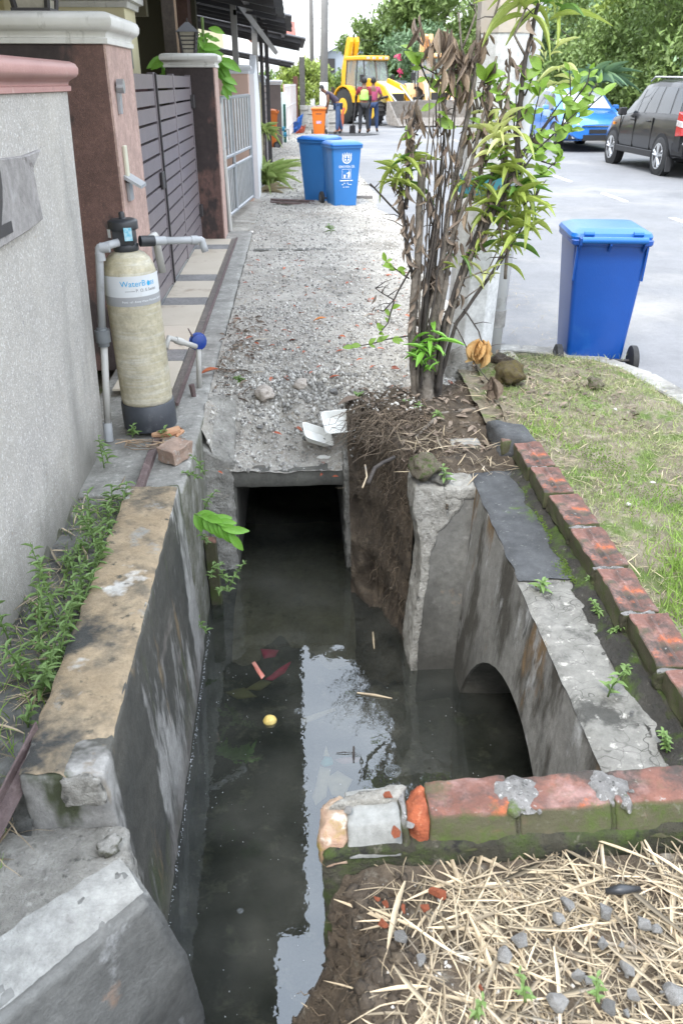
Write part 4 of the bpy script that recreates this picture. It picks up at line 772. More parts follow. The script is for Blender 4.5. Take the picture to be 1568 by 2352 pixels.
for k, (x1, y0, y1, zt, m_, lab) in enumerate(((-3.4, 13.4, 26, 2.7, white_m, 'white ground floor of the second row of terrace houses'), (-3.2, 27, 44, 4.3, cream_m, 'cream terrace house block further down on the left'))):
    t = thing('terrace_house', (x1 - 2, y0, 0), lab, 'house'); MB().box(x1 - 5, x1, y0, y1, -.2, zt).build('wall', m_, t)
    MB().hexa([(x1 - 5.3, y0 - .3, zt), (x1 + .4, y0 - .3, zt), (x1 + .4, y1 + .3, zt), (x1 - 5.3, y1 + .3, zt)], [(x1 - 3, y0 - .3, zt + .7), (x1 - 2.4, y0 - .3, zt + .7), (x1 - 2.4, y1 + .3, zt + .7), (x1 - 3, y1 + .3, zt + .7)]).build('roof', roof_m, t)
    for y in np.arange(y0 + 1, y1 - 2, 3.0):
        wdw = MB().box(x1 - .01, x1 + .03, y, y + 1.4, 1.0, 2.2).build('window', white_m, t); MB().box(x1 + .03, x1 + .04, y + .08, y + 1.32, 1.08, 2.12).build('pane', glass('window glass', a=1), wdw)
rr_ = thing('red_roof_house', (-.2, 62, 0), 'distant house with red tiled roof behind the dark canopies', 'house')
MB().box(-2.5, .15, 60, 64, 0, 3.9).build('wall', white_m, rr_); MB().hexa([(-2.8, 59.7, 3.9), (.28, 59.7, 3.9), (.28, 64.3, 3.9), (-2.8, 64.3, 3.9)], [(-2.6, 60.5, 4.95), (.2, 60.5, 4.95), (.2, 63, 4.95), (-2.6, 63, 4.95)]).build('roof', roof_m, rr_)
gh = thing('gabled_house', (3, 75, 0), 'distant grey blue house with white gable edge behind the poles', 'house')
x0, x1 = (738 - 673) / 2106 * 75, (800 - 673) / 2106 * 75 + 2
MB().prism([(x0, 0), (x1 + 1, 0), (x1 + 1, 4.9), (x1 - 1.0, 4.95), (x0, 3.4)], lambda p: (p[0], 75, p[1]), lambda p: (p[0], 80, p[1])).build('wall', greywall_m, gh)
MB().prism([(x0 - .5, 3.2), (x1 - 1, 4.9), (x1 - 1, 5.15), (x0 - .5, 3.45)], lambda p: (p[0], 74.6, p[1]), lambda p: (p[0], 80.4, p[1])).build('roof_edge', white_m, gh)
wd = MB().box(x0 + .5, x0 + 1.1, 74.9, 75.02, 2.2, 3.2).build('window', darksteel_m, gh)
# ================================================================ WATER SOFTENER
tk = thing('water_filter_tank', (-.745, 3.80, 0), 'tall beige water filter tank with white label standing on a black base', 'water tank')
T = Vector((-.745, 3.80, 0)); tilt = Matrix.Rotation(R(-1.2), 4, 'Y')
def tv(p): return T + (tilt @ Vector(p))
TM = Matrix.Translation(T) @ tilt
MB().lathe([(.118, .0), (.128, .004), (.129, .05), (.127, .13), (.122, .134)], 40, TM).build('rubber_base', tankbase_m, tk, auto=50)
pr_ = [(.119, .128), (.121, .15)] + [(.121, z) for z in (.25, .35, .45, .55, .64, .70)] + [(.119, .735), (.112, .77), (.098, .80), (.078, .822), (.05, .836), (.03, .84)]
MB().lathe(pr_, 48, TM).build('tank_body', tank_m, tk, smooth=True)
def zof(px, py): return gy(px, py, 3.68).z
za, zc, zd = zof(300, 705) - .0, zof(300, 684), zof(300, 636)
def band(z0, z1, r, mat, name): 
    n = 48; v = [(r * math.cos(2 * math.pi * k / n), r * math.sin(2 * math.pi * k / n), z) for z in (z0, z1) for k in range(n)]
    return MB().add(v, [(k, (k + 1) % n, n + (k + 1) % n, n + k) for k in range(n)], TM).build(name, mat, tk, smooth=True)
band(zc, zd, .1222, label_m, 'white_label'); band(za, zc, .1224, band_m, 'grey_label_band')
th0 = R(-63)
def wrap(z, th=th0, r=.1232): return lambda x, y: (tv((r * math.cos(th + x / r), r * math.sin(th + x / r), z + y)) - wloc(tk))
zm = (zc + zd) / 2
add_text('WaterB', .036, cyan_m, tk, (lambda f: lambda x, y: f(x - .026, y))(wrap(zm + .012)))
add_text('ss', .036, cyan_m, tk, (lambda f: lambda x, y: f(x + .068, y))(wrap(zm + .012)))
b = MB(); f_ = wrap(zm + .012); vv = [f_(.047 + .0085 * math.cos(a) * (1 if math.sin(a) < 0 else 1 - .6 * math.sin(a)), -.002 + .012 * math.sin(a)) for a in np.linspace(0, 2 * math.pi, 16, endpoint=False)]
b.add(vv, [tuple(range(16))]).build('drop_mark', cyan_m, tk, world=False)
add_text('P. O. E Series', .019, greyink_m, tk, (lambda f: lambda x, y: f(x + .035, y))(wrap(zm - .018)))
f_ = wrap(zm - .020); MB().add([f_(-.065, 0), f_(-.045, 0), f_(-.022, 0), f_(-.022, .0018), f_(-.045, .0018), f_(-.065, .0018)], [(0, 1, 4, 5), (1, 2, 3, 4)]).build('rule_line', greyink_m, tk, world=False)
add_text('Point - of - Entry Water Filtration System', .0125, whiteink_m, tk, (lambda f: lambda x, y: f(x + .02, y))(wrap((za + zc) / 2, r=.1238)))
b = MB().lathe([(.052, .832), (.056, .84), (.056, .862), (.046, .868)], 24, TM); b.box(-.045, .045, -.045, .045, .862, .935, TM); b.lathe([(.064, .925), (.066, .93), (.066, .962), (.05, .97), (.014, .972), (.013, .995), (.009, 1.0)], 16, TM)
b.build('control_head', plastic_m, tk, bevel=.003, auto=40)
hl = M('blue white sticker', (.55, .72, .76), (.08, .45, .62), s=60, r=.4, b=0)
MB().add([(.012, -.066, .885), (.046, -.060, .885), (.046, -.060, .94), (.012, -.066, .94)], [(0, 1, 2, 3)], TM).build('sticker', hl, tk)
MB().add([(-.062, -.048, .90), (-.045, -.0665, .90), (-.045, -.0665, .935), (-.062, -.048, .935)], [(0, 1, 2, 3)], TM).build('sticker', label_m, tk)
pl_ = thing('inlet_pipe', (-.925, 3.68, 0), 'grey plastic pipe from the tank head down the left side of the tank', 'pipe')
hx = tv((0, 0, .878))
def elbow(pts, r, n=12, rad=.03):
    """rounded corners"""
    P = [Vector(p) for p in pts]; o = [P[0]]
    for i in range(1, len(P) - 1):
        a = (P[i - 1] - P[i]).normalized(); c = (P[i + 1] - P[i]).normalized()
        for t in (1, .55, .2): o.append(P[i] + a * rad * t * (t if t < 1 else 1))
        for t in (.2, .55, 1): o.append(P[i] + c * rad * t * (t if t < 1 else 1))
    return o + [P[-1]]
e1 = gy(228, 569, 3.70); un = gy(237, 775, 3.69)
MB().tube(elbow([hx + Vector((-.02, -.05, -.0)), e1, Vector((un.x, 3.69, un.z + .03))], .018), .0175, 14).build('upper_pipe', pvc_m, pl_, smooth=True)
for p, q in ((hx + Vector((-.05, -.05, 0)), e1 + (hx - e1).normalized() * .03), ): pass
MB().tube([e1 + Vector((.005, 0, 0)), e1 + Vector((.045, 0, .001))], .0215, 14).build('elbow_collar', pvc_m, pl_, auto=40)
MB().tube([e1 + Vector((0, 0, -.02)), e1 + Vector((.001, 0, -.055))], .0215, 14).build('elbow_collar', pvc_m, pl_, auto=40)
MB().tube([un + Vector((0, 0, .045)), un + Vector((0, 0, .035)), un + Vector((0, 0, .034)), un + Vector((0, 0, -.02)), un + Vector((0, 0, -.022)), un + Vector((0, 0, -.04))], [.023, .024, .034, .034, .026, .025], 16).build('union_nut', M('dark grey union', (.17, .18, .185), (.13, .14, .145), s=20, r=.5, b=.1), pl_, auto=30)
MB().tube([(un.x, 3.69, un.z - .03), (-.928, 3.68, .03)], .0165, 14).build('lower_pipe', pvclight_m, pl_, smooth=True)
MB().tube([(-.928, 3.68, .06), (-.93, 3.67, -.03)], .023, 14).build('foot_collar', pvc_m, pl_, auto=40)
pr2 = thing('outlet_pipe', (-.6, 3.9, .8), 'grey plastic pipe running right from the tank head with a turned down end', 'pipe')
s0 = gy(322, 554, 3.80); s1 = gy(463, 551, 3.95); s2 = gy(472, 578, 3.95)
MB().tube([s0, s0.lerp(s1, .22)], .024, 14).build('black_union', plastic_m, pr2, auto=40)
MB().tube(elbow([s0.lerp(s1, .1), s1, s2], .018), .0165, 14).build('pipe_run', pvc_m, pr2, smooth=True)
for a, c in ((.22, .40), (.82, .93)): MB().tube([s0.lerp(s1, a), s0.lerp(s1, c)], .020, 14).build('pipe_collar', pvc_m, pr2, auto=40)
s3 = gy(345, 548, 3.93); MB().tube(elbow([s0.lerp(s1, .12) + Vector((0, .05, .0)), s3 + Vector((.02, .02, .01)), s3 + Vector((.035, .04, -.16))], .018), .0175, 12).build('rear_elbow', pvclight_m, pr2, smooth=True)
vt = thing('water_valve', (-.568, 4.38, 0), 'pale standpipe with a blue round valve beside the brown channel', 'valve')
q0, q1 = gy(388, 776, 4.2), gy(450, 796, 4.33); q2 = gy(456, 785, 4.38)
MB().tube([gy(381, 800, 4.15), q0, q0.lerp(q1, .5), q1], [.015] * 4, 12).build('side_pipe', pvclight_m, vt, smooth=True)
MB().tube([q0.lerp(q1, .25), q0.lerp(q1, .5)], .019, 12).build('pipe_collar', pvclight_m, vt, auto=40)
MB().tube([(-.568, 4.38, -.05), (q2.x, 4.38, q2.z + .02)], .0145, 12).build('standpipe', pvclight_m, vt, smooth=True)
dn = (Vector((.3, -.8, .1))).normalized()
MB().tube([q2 - dn * .03, q2 - dn * .03, q2 - dn * .012, q2 - dn * .01, q2 + dn * .012, q2 + dn * .02], [.02, .036, .05, .042, .040, .02], 16).build('valve_wheel', blueval_m, vt, auto=40)
MB().tube([q2 + Vector((-.03, 0, .03)), q2 + Vector((-.05, 0, .075))], [.006, .003], 5).build('twist_tie', rust_m, vt)
c_ = gz(447, 905, .0); tag(MB().tube([c_ + Vector((0, 0, -.05)), c_ + Vector((-.012, .0, .055))], [.012, .016], 8).build('rusty_stub', rust_m), 'short rusty pipe stub poking up by the standpipe', 'pipe')
hb = thing('half_brick', (-.575, 3.42, 0), 'worn pale half brick lying on the concrete beside the tank base', 'brick')
bm_ = brick_mesh('half_brick_mesh', .125, .105, .07, 2.2, False, .006); bm_.materials.clear(); bm_.materials.append(M('worn half brick', (.40, .30, .235), (.33, .22, .165), s=16, r=.9, b=.7, bs=90, layers=[((.45, .42, .38), 30, .56, .68), ((.12, .10, .09), 20, .66, .74)]))
o = piece('brick_body', hb, bm_, gz(402, 1036, .03) , (.1, .05, -.6))
o = MB().tube([gz(350, 1000, .02), gz(385, 995, .03), gz(410, 988, .035), gz(418, 990, .02), gz(405, 1003, .02)], [.012, .022, .022, .014, .006], 10).build('clay_shard', M('terracotta shard', (.45, .20, .10), (.50, .33, .20), s=12, r=.7, b=.2)); tag(o, 'curved terracotta shard tucked under the edge of the black tank base', 'shard')
cb = MB()
for k in range(9):
    a = gz(285 + random.uniform(-10, 20), 1012, .01); pts = []
    for i in range(8): pts.append(Vector((a.x + i * .035 + .03 * math.sin(i * 1.3 + k), a.y - .03 - .03 * (k % 4) * math.sin(i * .5) - .03 * math.sin(i + k * 2), .012 + .01 * abs(math.sin(i * .8 + k)))))
    cb.tube(pts, .0022, 5)
tag(cb.build('cable_tangle', M('tan wire', (.36, .25, .15), (.10, .09, .08), s=9, r=.6, b=0, island=.4)), 'tangle of thin tan wires and twigs at the foot of the tank', 'wires')
def drop(px, py, zf, dz=0):
    z = 0.
    for _ in range(12): q = gz(px, py, z); z = .5 * z + .5 * zf(q.x, q.y)
    return gz(px, py, z) + Vector((0, 0, dz))
# ================================================================ BINS
def rrect(w, d, r=.03, n=3):
    o = []
    for cx, cy_, a0 in ((w / 2 - r, d / 2 - r, 0), (-w / 2 + r, d / 2 - r, 90), (-w / 2 + r, -d / 2 + r, 180), (w / 2 - r, -d / 2 + r, 270)):
        o += [(cx + r * math.cos(R(a0 + 90 * k / n)), cy_ + r * math.sin(R(a0 + 90 * k / n))) for k in range(n + 1)]
    return o
def loft(secs):
    """secs: list of (outline pts2d, z, dy)"""
    n = len(secs[0][0]); v = [(x, y + dy, z) for pts, z, dy in secs for x, y in pts]
    f = [(i * n + k, i * n + (k + 1) % n, (i + 1) * n + (k + 1) % n, (i + 1) * n + k) for i in range(len(secs) - 1) for k in range(n)]
    return v, f + [tuple(range(n - 1, -1, -1)), tuple(range((len(secs) - 1) * n, len(secs) * n))]
def wheelie(label, bm_, lm_, group=None, print_=False, cat='wheelie bin'):
    """local: front faces +Y, hinge and wheels at -Y"""
    t = thing('wheelie_bin', (0, 0, 0), label, cat, group)
    v, f = loft([(rrect(.36, .40), .03, 0), (rrect(.365, .41), .10, 0), (rrect(.455, .50), .80, .01), (rrect(.46, .505), .84, .01)])
    MB().add(v, f).build('bin_body', bm_, t, auto=40)
    v, f = loft([(rrect(.485, .54, .035), .835, .01), (rrect(.50, .555, .04), .845, .01), (rrect(.50, .555, .04), .868, .01), (rrect(.49, .545, .04), .872, .01)])
    MB().add(v, f).build('rim', bm_, t, auto=35)
    v, f = loft([(rrect(.505, .53, .05), .872, .035), (rrect(.51, .535, .05), .885, .035), (rrect(.49, .51, .05), .905, .03), (rrect(.40, .40, .05), .928, .03), (rrect(.36, .36, .05), .93, .03)])
    MB().add(v, f).build('lid', lm_, t, auto=30)
    b = MB(); b.tube([(-.20, -.285, .875), (.20, -.285, .875)], .020, 12); b.build('handle_bar', lm_, t, auto=40)
    for x in (-.205, -.02, .19): MB().prism([(-.25, .80), (-.295, .845), (-.30, .888), (-.25, .89)], lambda p: (x - .008, p[0], p[1]), lambda p: (x + .008, p[0], p[1])).build('rib', bm_, t, bevel=.002)
    for x in (-.15, .15): MB().tube([(x - .03, -.235, .905), (x + .03, -.235, .905)], .016, 8).build('hinge', lm_, t)
    for x in (-.215, .215):
        MB().prism([(-.24, .84), (-.26, .83), (-.235, .62), (-.225, .62)], lambda p: (x - .006, p[0], p[1]), lambda p: (x + .006, p[0], p[1])).build('rib', bm_, t)
    MB().tube([(-.25, -.225, .10), (.25, -.225, .10)], .011, 8).build('axle', darksteel_m, t)
    for s in (-1, 1):
        w_ = MB().tube([(s * .222, -.225, .10), (s * .228, -.225, .10), (s * .262, -.225, .10), (s * .268, -.225, .10)], [.085, .10, .10, .085], 24).build('wheel', rubber_m, t, auto=40)
        MB().tube([(s * .262, -.225, .10), (s * .271, -.225, .10)], [.06, .055], 18).build('hub', M('wheel hub grey', (.10, .10, .11), r=.6, b=0), w_, auto=40)
    if print_:   # crest, district name, litter pictogram and small lines on the front
        fy = lambda x, z: Vector((x, .21 + (z - .10) * .0715 + .006, z))
        add_text('SEKSYEN 25', .048, whiteink_m, t, lambda x, y: fy(-x, .585 + y))
        MB().add([fy(x, z) for x, z in ((-.10, .385), (-.055, .385), (-.055, .398), (-.10, .398))] + [fy(x, z) for x, z in ((-.045, .385), (.10, .385), (.10, .398), (-.045, .398))], [(0, 1, 2, 3), (4, 5, 6, 7)]).build('worn_line', whiteink_m, t, world=False)
        b = MB(); n = 24
        ring = lambda r0, r1, a0, a1, cz: b.add([fy(r * math.cos(a) * -1, cz + r * math.sin(a)) for a in np.linspace(a0, a1, n) for r in (r0, r1)], [(2 * i, 2 * i + 1, 2 * i + 3, 2 * i + 2) for i in range(n - 1)])
        ring(.058, .072, R(150), R(390), .70); ring(.035, .043, 0, 2 * math.pi, .70)
        for x in (-.06, -.03, 0, .03, .06): b.add([fy(x - .012, .73), fy(x + .012, .73), fy(x + .002 + x * .15, .785 - abs(x) * .2), fy(x - .002 + x * .15, .785 - abs(x) * .2)], [(0, 1, 2, 3)])
        for x in (-.02, .02): 
            for z in (.685, .715): b.add([fy(x - .01, z - .008), fy(x + .01, z - .008), fy(x + .01, z + .008), fy(x - .01, z + .008)], [(0, 1, 2, 3)])
        b.build('crest', whiteink_m, t, world=False)
        b = MB()
        for x0, x1, z0, z1 in ((-.07, .07, .548, .552), (-.07, .07, .42, .424), (-.07, -.066, .42, .55), (.066, .07, .42, .55)): b.add([fy(x0, z0), fy(x1, z0), fy(x1, z1), fy(x0, z1)], [(0, 1, 2, 3)])
        for poly in ([(-.035, .53), (-.048, .53), (-.048, .515), (-.035, .515)], [(-.03, .51), (-.055, .51), (-.055, .47), (-.05, .43), (-.04, .43), (-.038, .465), (-.03, .43), (-.02, .43), (-.025, .48)], [(-.03, .508), (.005, .492), (.003, .485), (-.03, .495)],
                     [(.012, .475), (.045, .475), (.042, .43), (.016, .43)]): b.add([fy(x, z) for x, z in poly], [tuple(range(len(poly)))])
        b.build('litter_pictogram', whiteink_m, t, world=False)
        b = MB()
        for k, (z, xs) in enumerate(((.355, (-.02, .03)), (.335, (-.07, -.04, .06)), (.30, (-.03, .0, .04)))):
            for x in xs: b.add([fy(x - .012, z - .004), fy(x + .012, z - .004), fy(x + .012, z + .004), fy(x - .012, z + .004)], [(0, 1, 2, 3)])
        b.build('worn_print', whiteink_m, t, world=False)
    return t
nb = wheelie('near deep blue wheelie bin on the road behind the grass verge, hinge side towards us', bin_m, binlid_m)
nb.location = (1.85, 5.0, -.115); nb.scale = (.93,) * 3; nb.rotation_euler = (0, 0, R(-7))
fb = wheelie('front faded blue bin of the two on the gravel, with white crest print', binfar_m, binlid_m, 'faded blue bins on the gravel', True)
fb.location = (.63, 12.0, -.03); fb.rotation_euler = (0, 0, R(196)); fb.scale = (.90,) * 3
fb2 = wheelie('rear faded blue bin of the two on the gravel, half hidden behind the printed one', binfar_m, binlid_m, 'faded blue bins on the gravel', False)
fb2.location = (.36, 12.55, -.03); fb2.rotation_euler = (0, 0, R(150)); fb2.scale = (.94,) * 3
def fsign(t):
    s_ = MB(); s_.box(-.085, .085, .232, .236, .40, .66); s_.build('sticker', M('blue red sticker', (.55, .60, .68), (.55, .09, .10), s=16, r=.5, b=0, layers=[((.07, .16, .50), 13, .54, .6)]), t, world=False)
    b = MB()
    for i in range(4): b.box(-.09 + i * .05, -.055 + i * .05, .25, .258, .70, .735)
    b.build('worn_print', plastic_m, t, world=False)
ob = wheelie('orange wheelie bin with a colourful sticker beside the grey block stack', orangebin_m, orangebin_m, 'orange bins')
fsign(ob); ob.location = (.85, 30.6, -.12); ob.rotation_euler = (0, 0, R(176)); ob.scale = (1.0, 1.0, .95)
ob2 = wheelie('orange wheelie bin wedged between the two brown pillars on the left', orangebin_m, orangebin_m, 'orange bins')
ob2.location = (-.68, 24.0, -.10); ob2.rotation_euler = (0, 0, R(90)); ob2.scale = (1, .95, 1.05)
# ================================================================ VEHICLES
def car(label, body_m, table, glassdef, wheels, wr, group=None, extra=None, cat='car', roofrail=False, name='parked_car'):
    """table rows: y, zb, wb, zmid, wm, zbelt, wbelt, zroof, wroof ; front at +Y"""
    t = thing(name, (0, 0, 0), label, cat, group)
    tb_ = np.array(table, float)
    def row(y): return [np.interp(y, tb_[:, 0], tb_[:, k]) for k in range(1, 9)]
    def ring(y):
        zb, wb, zm_, wm, zt, wt, zr, wr_ = row(y)
        h = [(0, zb), (wb * .8, zb), (wb, zb + .06), (wm, zm_ * .55 + zb * .45), (wm, zm_), (wt, zt - .03), (wt * .985, zt), (wt * .45 + wr_ * .55, zt * .42 + zr * .58), (wr_, zr - .05), (wr_ * .86, zr), (0, zr + .015)]
        return h + [(-x, z) for x, z in h[-2:0:-1]]
    ys = sorted(set(list(tb_[:, 0]) + list(np.linspace(tb_[0, 0], tb_[-1, 0], 34))))
    v = []; f = []; n = 20
    for y in ys: v += [(x, y, z) for x, z in ring(y)]
    for i in range(len(ys) - 1):
        for k in range(n): f.append((i * n + k, i * n + (k + 1) % n, (i + 1) * n + (k + 1) % n, (i + 1) * n + k))
    f += [tuple(range(n)), tuple(range(len(ys) * n - 1, (len(ys) - 1) * n - 1, -1))]
    MB().add(v, f).build('body', body_m, t, auto=38)
    def S(y, t_, off=.004):   # point on the greenhouse side
        zb, wb, zm_, wm, zt, wt, zr, wr_ = row(y); k = t_
        if k < .58: x = wt * .985 * (1 - k / .58) + (wt * .45 + wr_ * .55) * k / .58; z = zt * (1 - k / .58) + (zt * .42 + zr * .58) * k / .58
        else: q = (k - .58) / .42; x = (wt * .45 + wr_ * .55) * (1 - q) + wr_ * q; z = (zt * .42 + zr * .58) * (1 - q) + (zr - .05) * q
        return x + off, z + off * .3
    gm = glass('tinted car glass', (.03, .035, .04), 1, .04)
    for (y0, y1, y0t, y1t) in glassdef['side']:
        for s in (-1, 1):
            v = []; f = []; nn = 6
            for i in range(nn + 1):
                for j in range(4):
                    k = .06 + .80 * j / 3; ya = y0 + (y0t - y0) * (j / 3); yb = y1 + (y1t - y1) * (j / 3); y = ya + (yb - ya) * i / nn; x, z = S(y, k); v.append((s * x, y, z))
            for i in range(nn):
                for j in range(3): a = i * 4 + j; f.append((a, a + 1, a + 5, a + 4) if s > 0 else (a, a + 4, a + 5, a + 1))
            MB().add(v, f).build('side_window', gm, t, world=False, smooth=True)
    for nm, (y0, y1) in (('windscreen', glassdef['front']), ('rear_window', glassdef['rear'])):
        v = []; f = []
        for i in range(5):
            q = i / 4; y = y0 + (y1 - y0) * q; zb, wb, zm_, wm, zt, wt, zr, wr_ = row(y); dy = .012 if nm == 'windscreen' else -.012
            for j in range(5): u = -1 + j / 2; wdt = wr_ * .84; v.append((u * wdt, y + dy, zr + .015 * (1 - abs(u)) + .008))
        for i in range(4):
            for j in range(4): a = i * 5 + j; f.append((a, a + 1, a + 6, a + 5))
        MB().add(v, f).build(nm, gm if nm != 'windscreen' or not glassdef.get('sun') else glassdef['sun'], t, world=False, smooth=True)
    hw = max(tb_[:, 4]); rim_m = M('alloy wheel', (.50, .51, .52), (.42, .43, .44), s=9, r=.3, b=0, metal=.5)
    for y in wheels:
        for s in (-1, 1):
            MB().tube([(s * (hw - .12), y, wr + .01), (s * (hw + .004), y, wr + .01)], [wr * 1.16] * 2, 28).build('wheel_arch', M('dark arch liner', (.012, .012, .013), r=.9, b=0), t, world=False)
            w_ = MB().tube([(s * (hw - .20), y, wr), (s * (hw - .19), y, wr), (s * (hw + .0), y, wr), (s * (hw + .02), y, wr)], [wr * .9, wr, wr, wr * .90], 28).build('wheel', rubber_m, t, world=False, auto=40)
            b = MB().tube([(s * (hw + .0), y, wr), (s * (hw + .022), y, wr)], [wr * .66, wr * .66], 22)
            b.build('rim_well', darksteel_m, w_, world=False)
            b = MB(); X = s * (hw + .026)
            for k in range(5):
                a = 2 * math.pi * k / 5 + .3
                for da in (-.18, .18):
                    p = [(X, y + math.cos(a + da * .6) * wr * .12, wr + math.sin(a + da * .6) * wr * .12), (X, y + math.cos(a + da) * wr * .62, wr + math.sin(a + da) * wr * .62)]; b.tube(p, wr * .055, 4)
            b.tube([(X - s * .004, y, wr), (X + s * .006, y, wr)], wr * .17, 10)
            vv = [(X, y + math.cos(a) * r, wr + math.sin(a) * r) for a in np.linspace(0, 2 * math.pi, 24, endpoint=False) for r in (wr * .60, wr * .68)]
            b.add(vv, [(2 * i, 2 * i + 1, (2 * i + 3) % 48, (2 * i + 2) % 48) for i in range(24)])
            b.build('rim', rim_m, w_, world=False)
    if extra: extra(t, row, hw)
    return t
suvp = M('black car paint', (.006, .0065, .008), r=.3, b=0, coat=.35, spec=.35)
blk = M('black trim', (.02, .02, .022), r=.6, b=0); chrome_m = M('chrome trim', (.6, .6, .62), r=.2, b=0, metal=.9)
red_l = M('red tail lamp', (.42, .012, .015), r=.2, b=0, coat=.6); clear_l = M('clear lamp', (.62, .62, .60), (.35, .35, .36), s=20, r=.15, b=0, coat=.6); amber_m = M('amber lamp', (.7, .25, .03), r=.2, b=0)
suv_t = [(-2.15, .42, .70, .70, .74, .96, .72, 1.02, .60), (-2.08, .32, .80, .70, .85, 1.04, .83, 1.18, .66), (-1.85, .28, .84, .70, .875, 1.05, .85, 1.56, .64), (-1.3, .27, .85, .70, .885, 1.05, .865, 1.65, .66), (-.3, .27, .85, .70, .885, 1.04, .87, 1.67, .68),
         (.35, .27, .85, .70, .885, 1.02, .865, 1.60, .66), (.62, .27, .85, .70, .885, 1.01, .86, 1.46, .65), (1.02, .27, .85, .70, .885, .99, .855, 1.06, .76), (1.6, .29, .84, .68, .88, .93, .82, .97, .70), (1.95, .33, .78, .64, .82, .84, .74, .87, .60), (2.12, .42, .62, .60, .68, .74, .62, .76, .5)]
def suv_extra(t, row, hw):
    for s in (-1, 1):
        MB().tube([(s * .60, -1.7, 1.64), (s * .60, -1.55, 1.70), (s * .61, .1, 1.72), (s * .61, .3, 1.64)], .018, 6).build('roof_rail', chrome_m, t, world=False, smooth=True)
        m_ = MB(); m_.hexa([(s * .90, .62, 1.00), (s * 1.08, .60, 1.0), (s * 1.08, .74, 1.02), (s * .90, .74, 1.02)], [(s * .90, .62, 1.16), (s * 1.06, .60, 1.16), (s * 1.06, .72, 1.14), (s * .90, .72, 1.14)]).build('mirror', blk, t, world=False, bevel=.02)
        MB().box(min(s * .885, s * .915), max(s * .885, s * .915), -1.0, 1.0, .30, .42).build('side_step', blk, t, world=False, bevel=.01)
        for y in (-.62, .22): MB().tube([(s * .875, y, .93), (s * .90, y + .02, .935), (s * .90, y + .14, .935), (s * .875, y + .16, .93)], .014, 6).build('door_handle', blk, t, world=False)
        for y in (-.78, .16, .98): MB().box(min(s * .872, s * .8895), max(s * .872, s * .8895), y, y + .012, .42, 1.0).build('door_seam', M('door gap', (.002, .002, .002), r=1, b=0), t, world=False)
        MB().prism([(-2.10, 1.10), (-1.90, 1.14), (-1.88, .72), (-2.13, .74)], lambda p: (s * .70, p[0], p[1]), lambda p: (s * .875, p[0], p[1])).build('tail_lamp', red_l, t, world=False, bevel=.01)
        MB().prism([(-2.125, .98), (-1.89, 1.0), (-1.885, .90), (-2.13, .88)], lambda p: (s * .71, p[0], p[1]), lambda p: (s * .879, p[0], p[1])).build('lamp_band', clear_l, t, world=False, bevel=.005)
        MB().box(min(s * .86, s * .892), max(s * .86, s * .892), 1.36, 1.42, .80, .85).build('side_repeater', amber_m, t, world=False)
        MB().box(min(s * .80, s * .90), max(s * .80, s * .90), -1.78, -1.74, .10, .36).build('mud_flap', blk, t, world=False)
    MB().hexa([(-.80, -2.24, .36), (.80, -2.24, .36), (.88, -1.8, .36), (-.88, -1.8, .36)], [(-.80, -2.22, .62), (.80, -2.22, .62), (.89, -1.8, .66), (-.89, -1.8, .66)]).build('rear_bumper', suvp, t, world=False, bevel=.04)
    MB().box(-.84, .84, -2.245, -2.2, .60, .63).build('bumper_trim', chrome_m, t, world=False)
    MB().tube([(-.55, -2.30, .30), (-.55, -1.9, .30)], .03, 8).build('exhaust', steel_m, t, world=False)
    MB().box(-.26, .26, -2.20, -2.15, .74, .86).build('number_plate', blk, t, world=False)
suv = car('black five door car with alloy wheels parked at the right edge of the road', suvp, suv_t,
    dict(side=[(-.76, .16, -.74, .14), (.20, .98, .18, .50), (-1.42, -.84, -1.30, -.80), (-1.82, -1.48, -1.66, -1.38)], front=(1.0, .62), rear=(-2.08, -1.87)), (-1.33, 1.33), .345, extra=suv_extra)
suv.location = (7.98, 18.25, -.12)
bluep = M('metallic blue paint', (.035, .19, .60), (.03, .17, .55), s=3, r=.28, b=0, coat=1, spec=.6)
sun_m = M('silver sun shade behind glass', (.62, .65, .68), (.50, .53, .56), s=4, r=.25, b=0, coat=.8)
hat_t = [(-2.1, .45, .62, .66, .70, .88, .64, .92, .5), (-2.0, .30, .76, .66, .80, .98, .76, 1.02, .6), (-1.55, .24, .82, .64, .86, .97, .83, 1.08, .66), (-1.0, .23, .83, .64, .865, .95, .84, 1.38, .60), (-.3, .23, .83, .64, .865, .93, .84, 1.46, .62), (.3, .23, .83, .64, .865, .92, .84, 1.42, .62),
         (.62, .23, .83, .64, .865, .90, .84, 1.30, .62), (1.15, .23, .83, .63, .865, .87, .82, .93, .74), (1.6, .24, .82, .60, .86, .78, .78, .83, .66), (1.95, .26, .77, .56, .80, .68, .70, .72, .55), (2.12, .32, .62, .52, .66, .60, .58, .62, .45)]
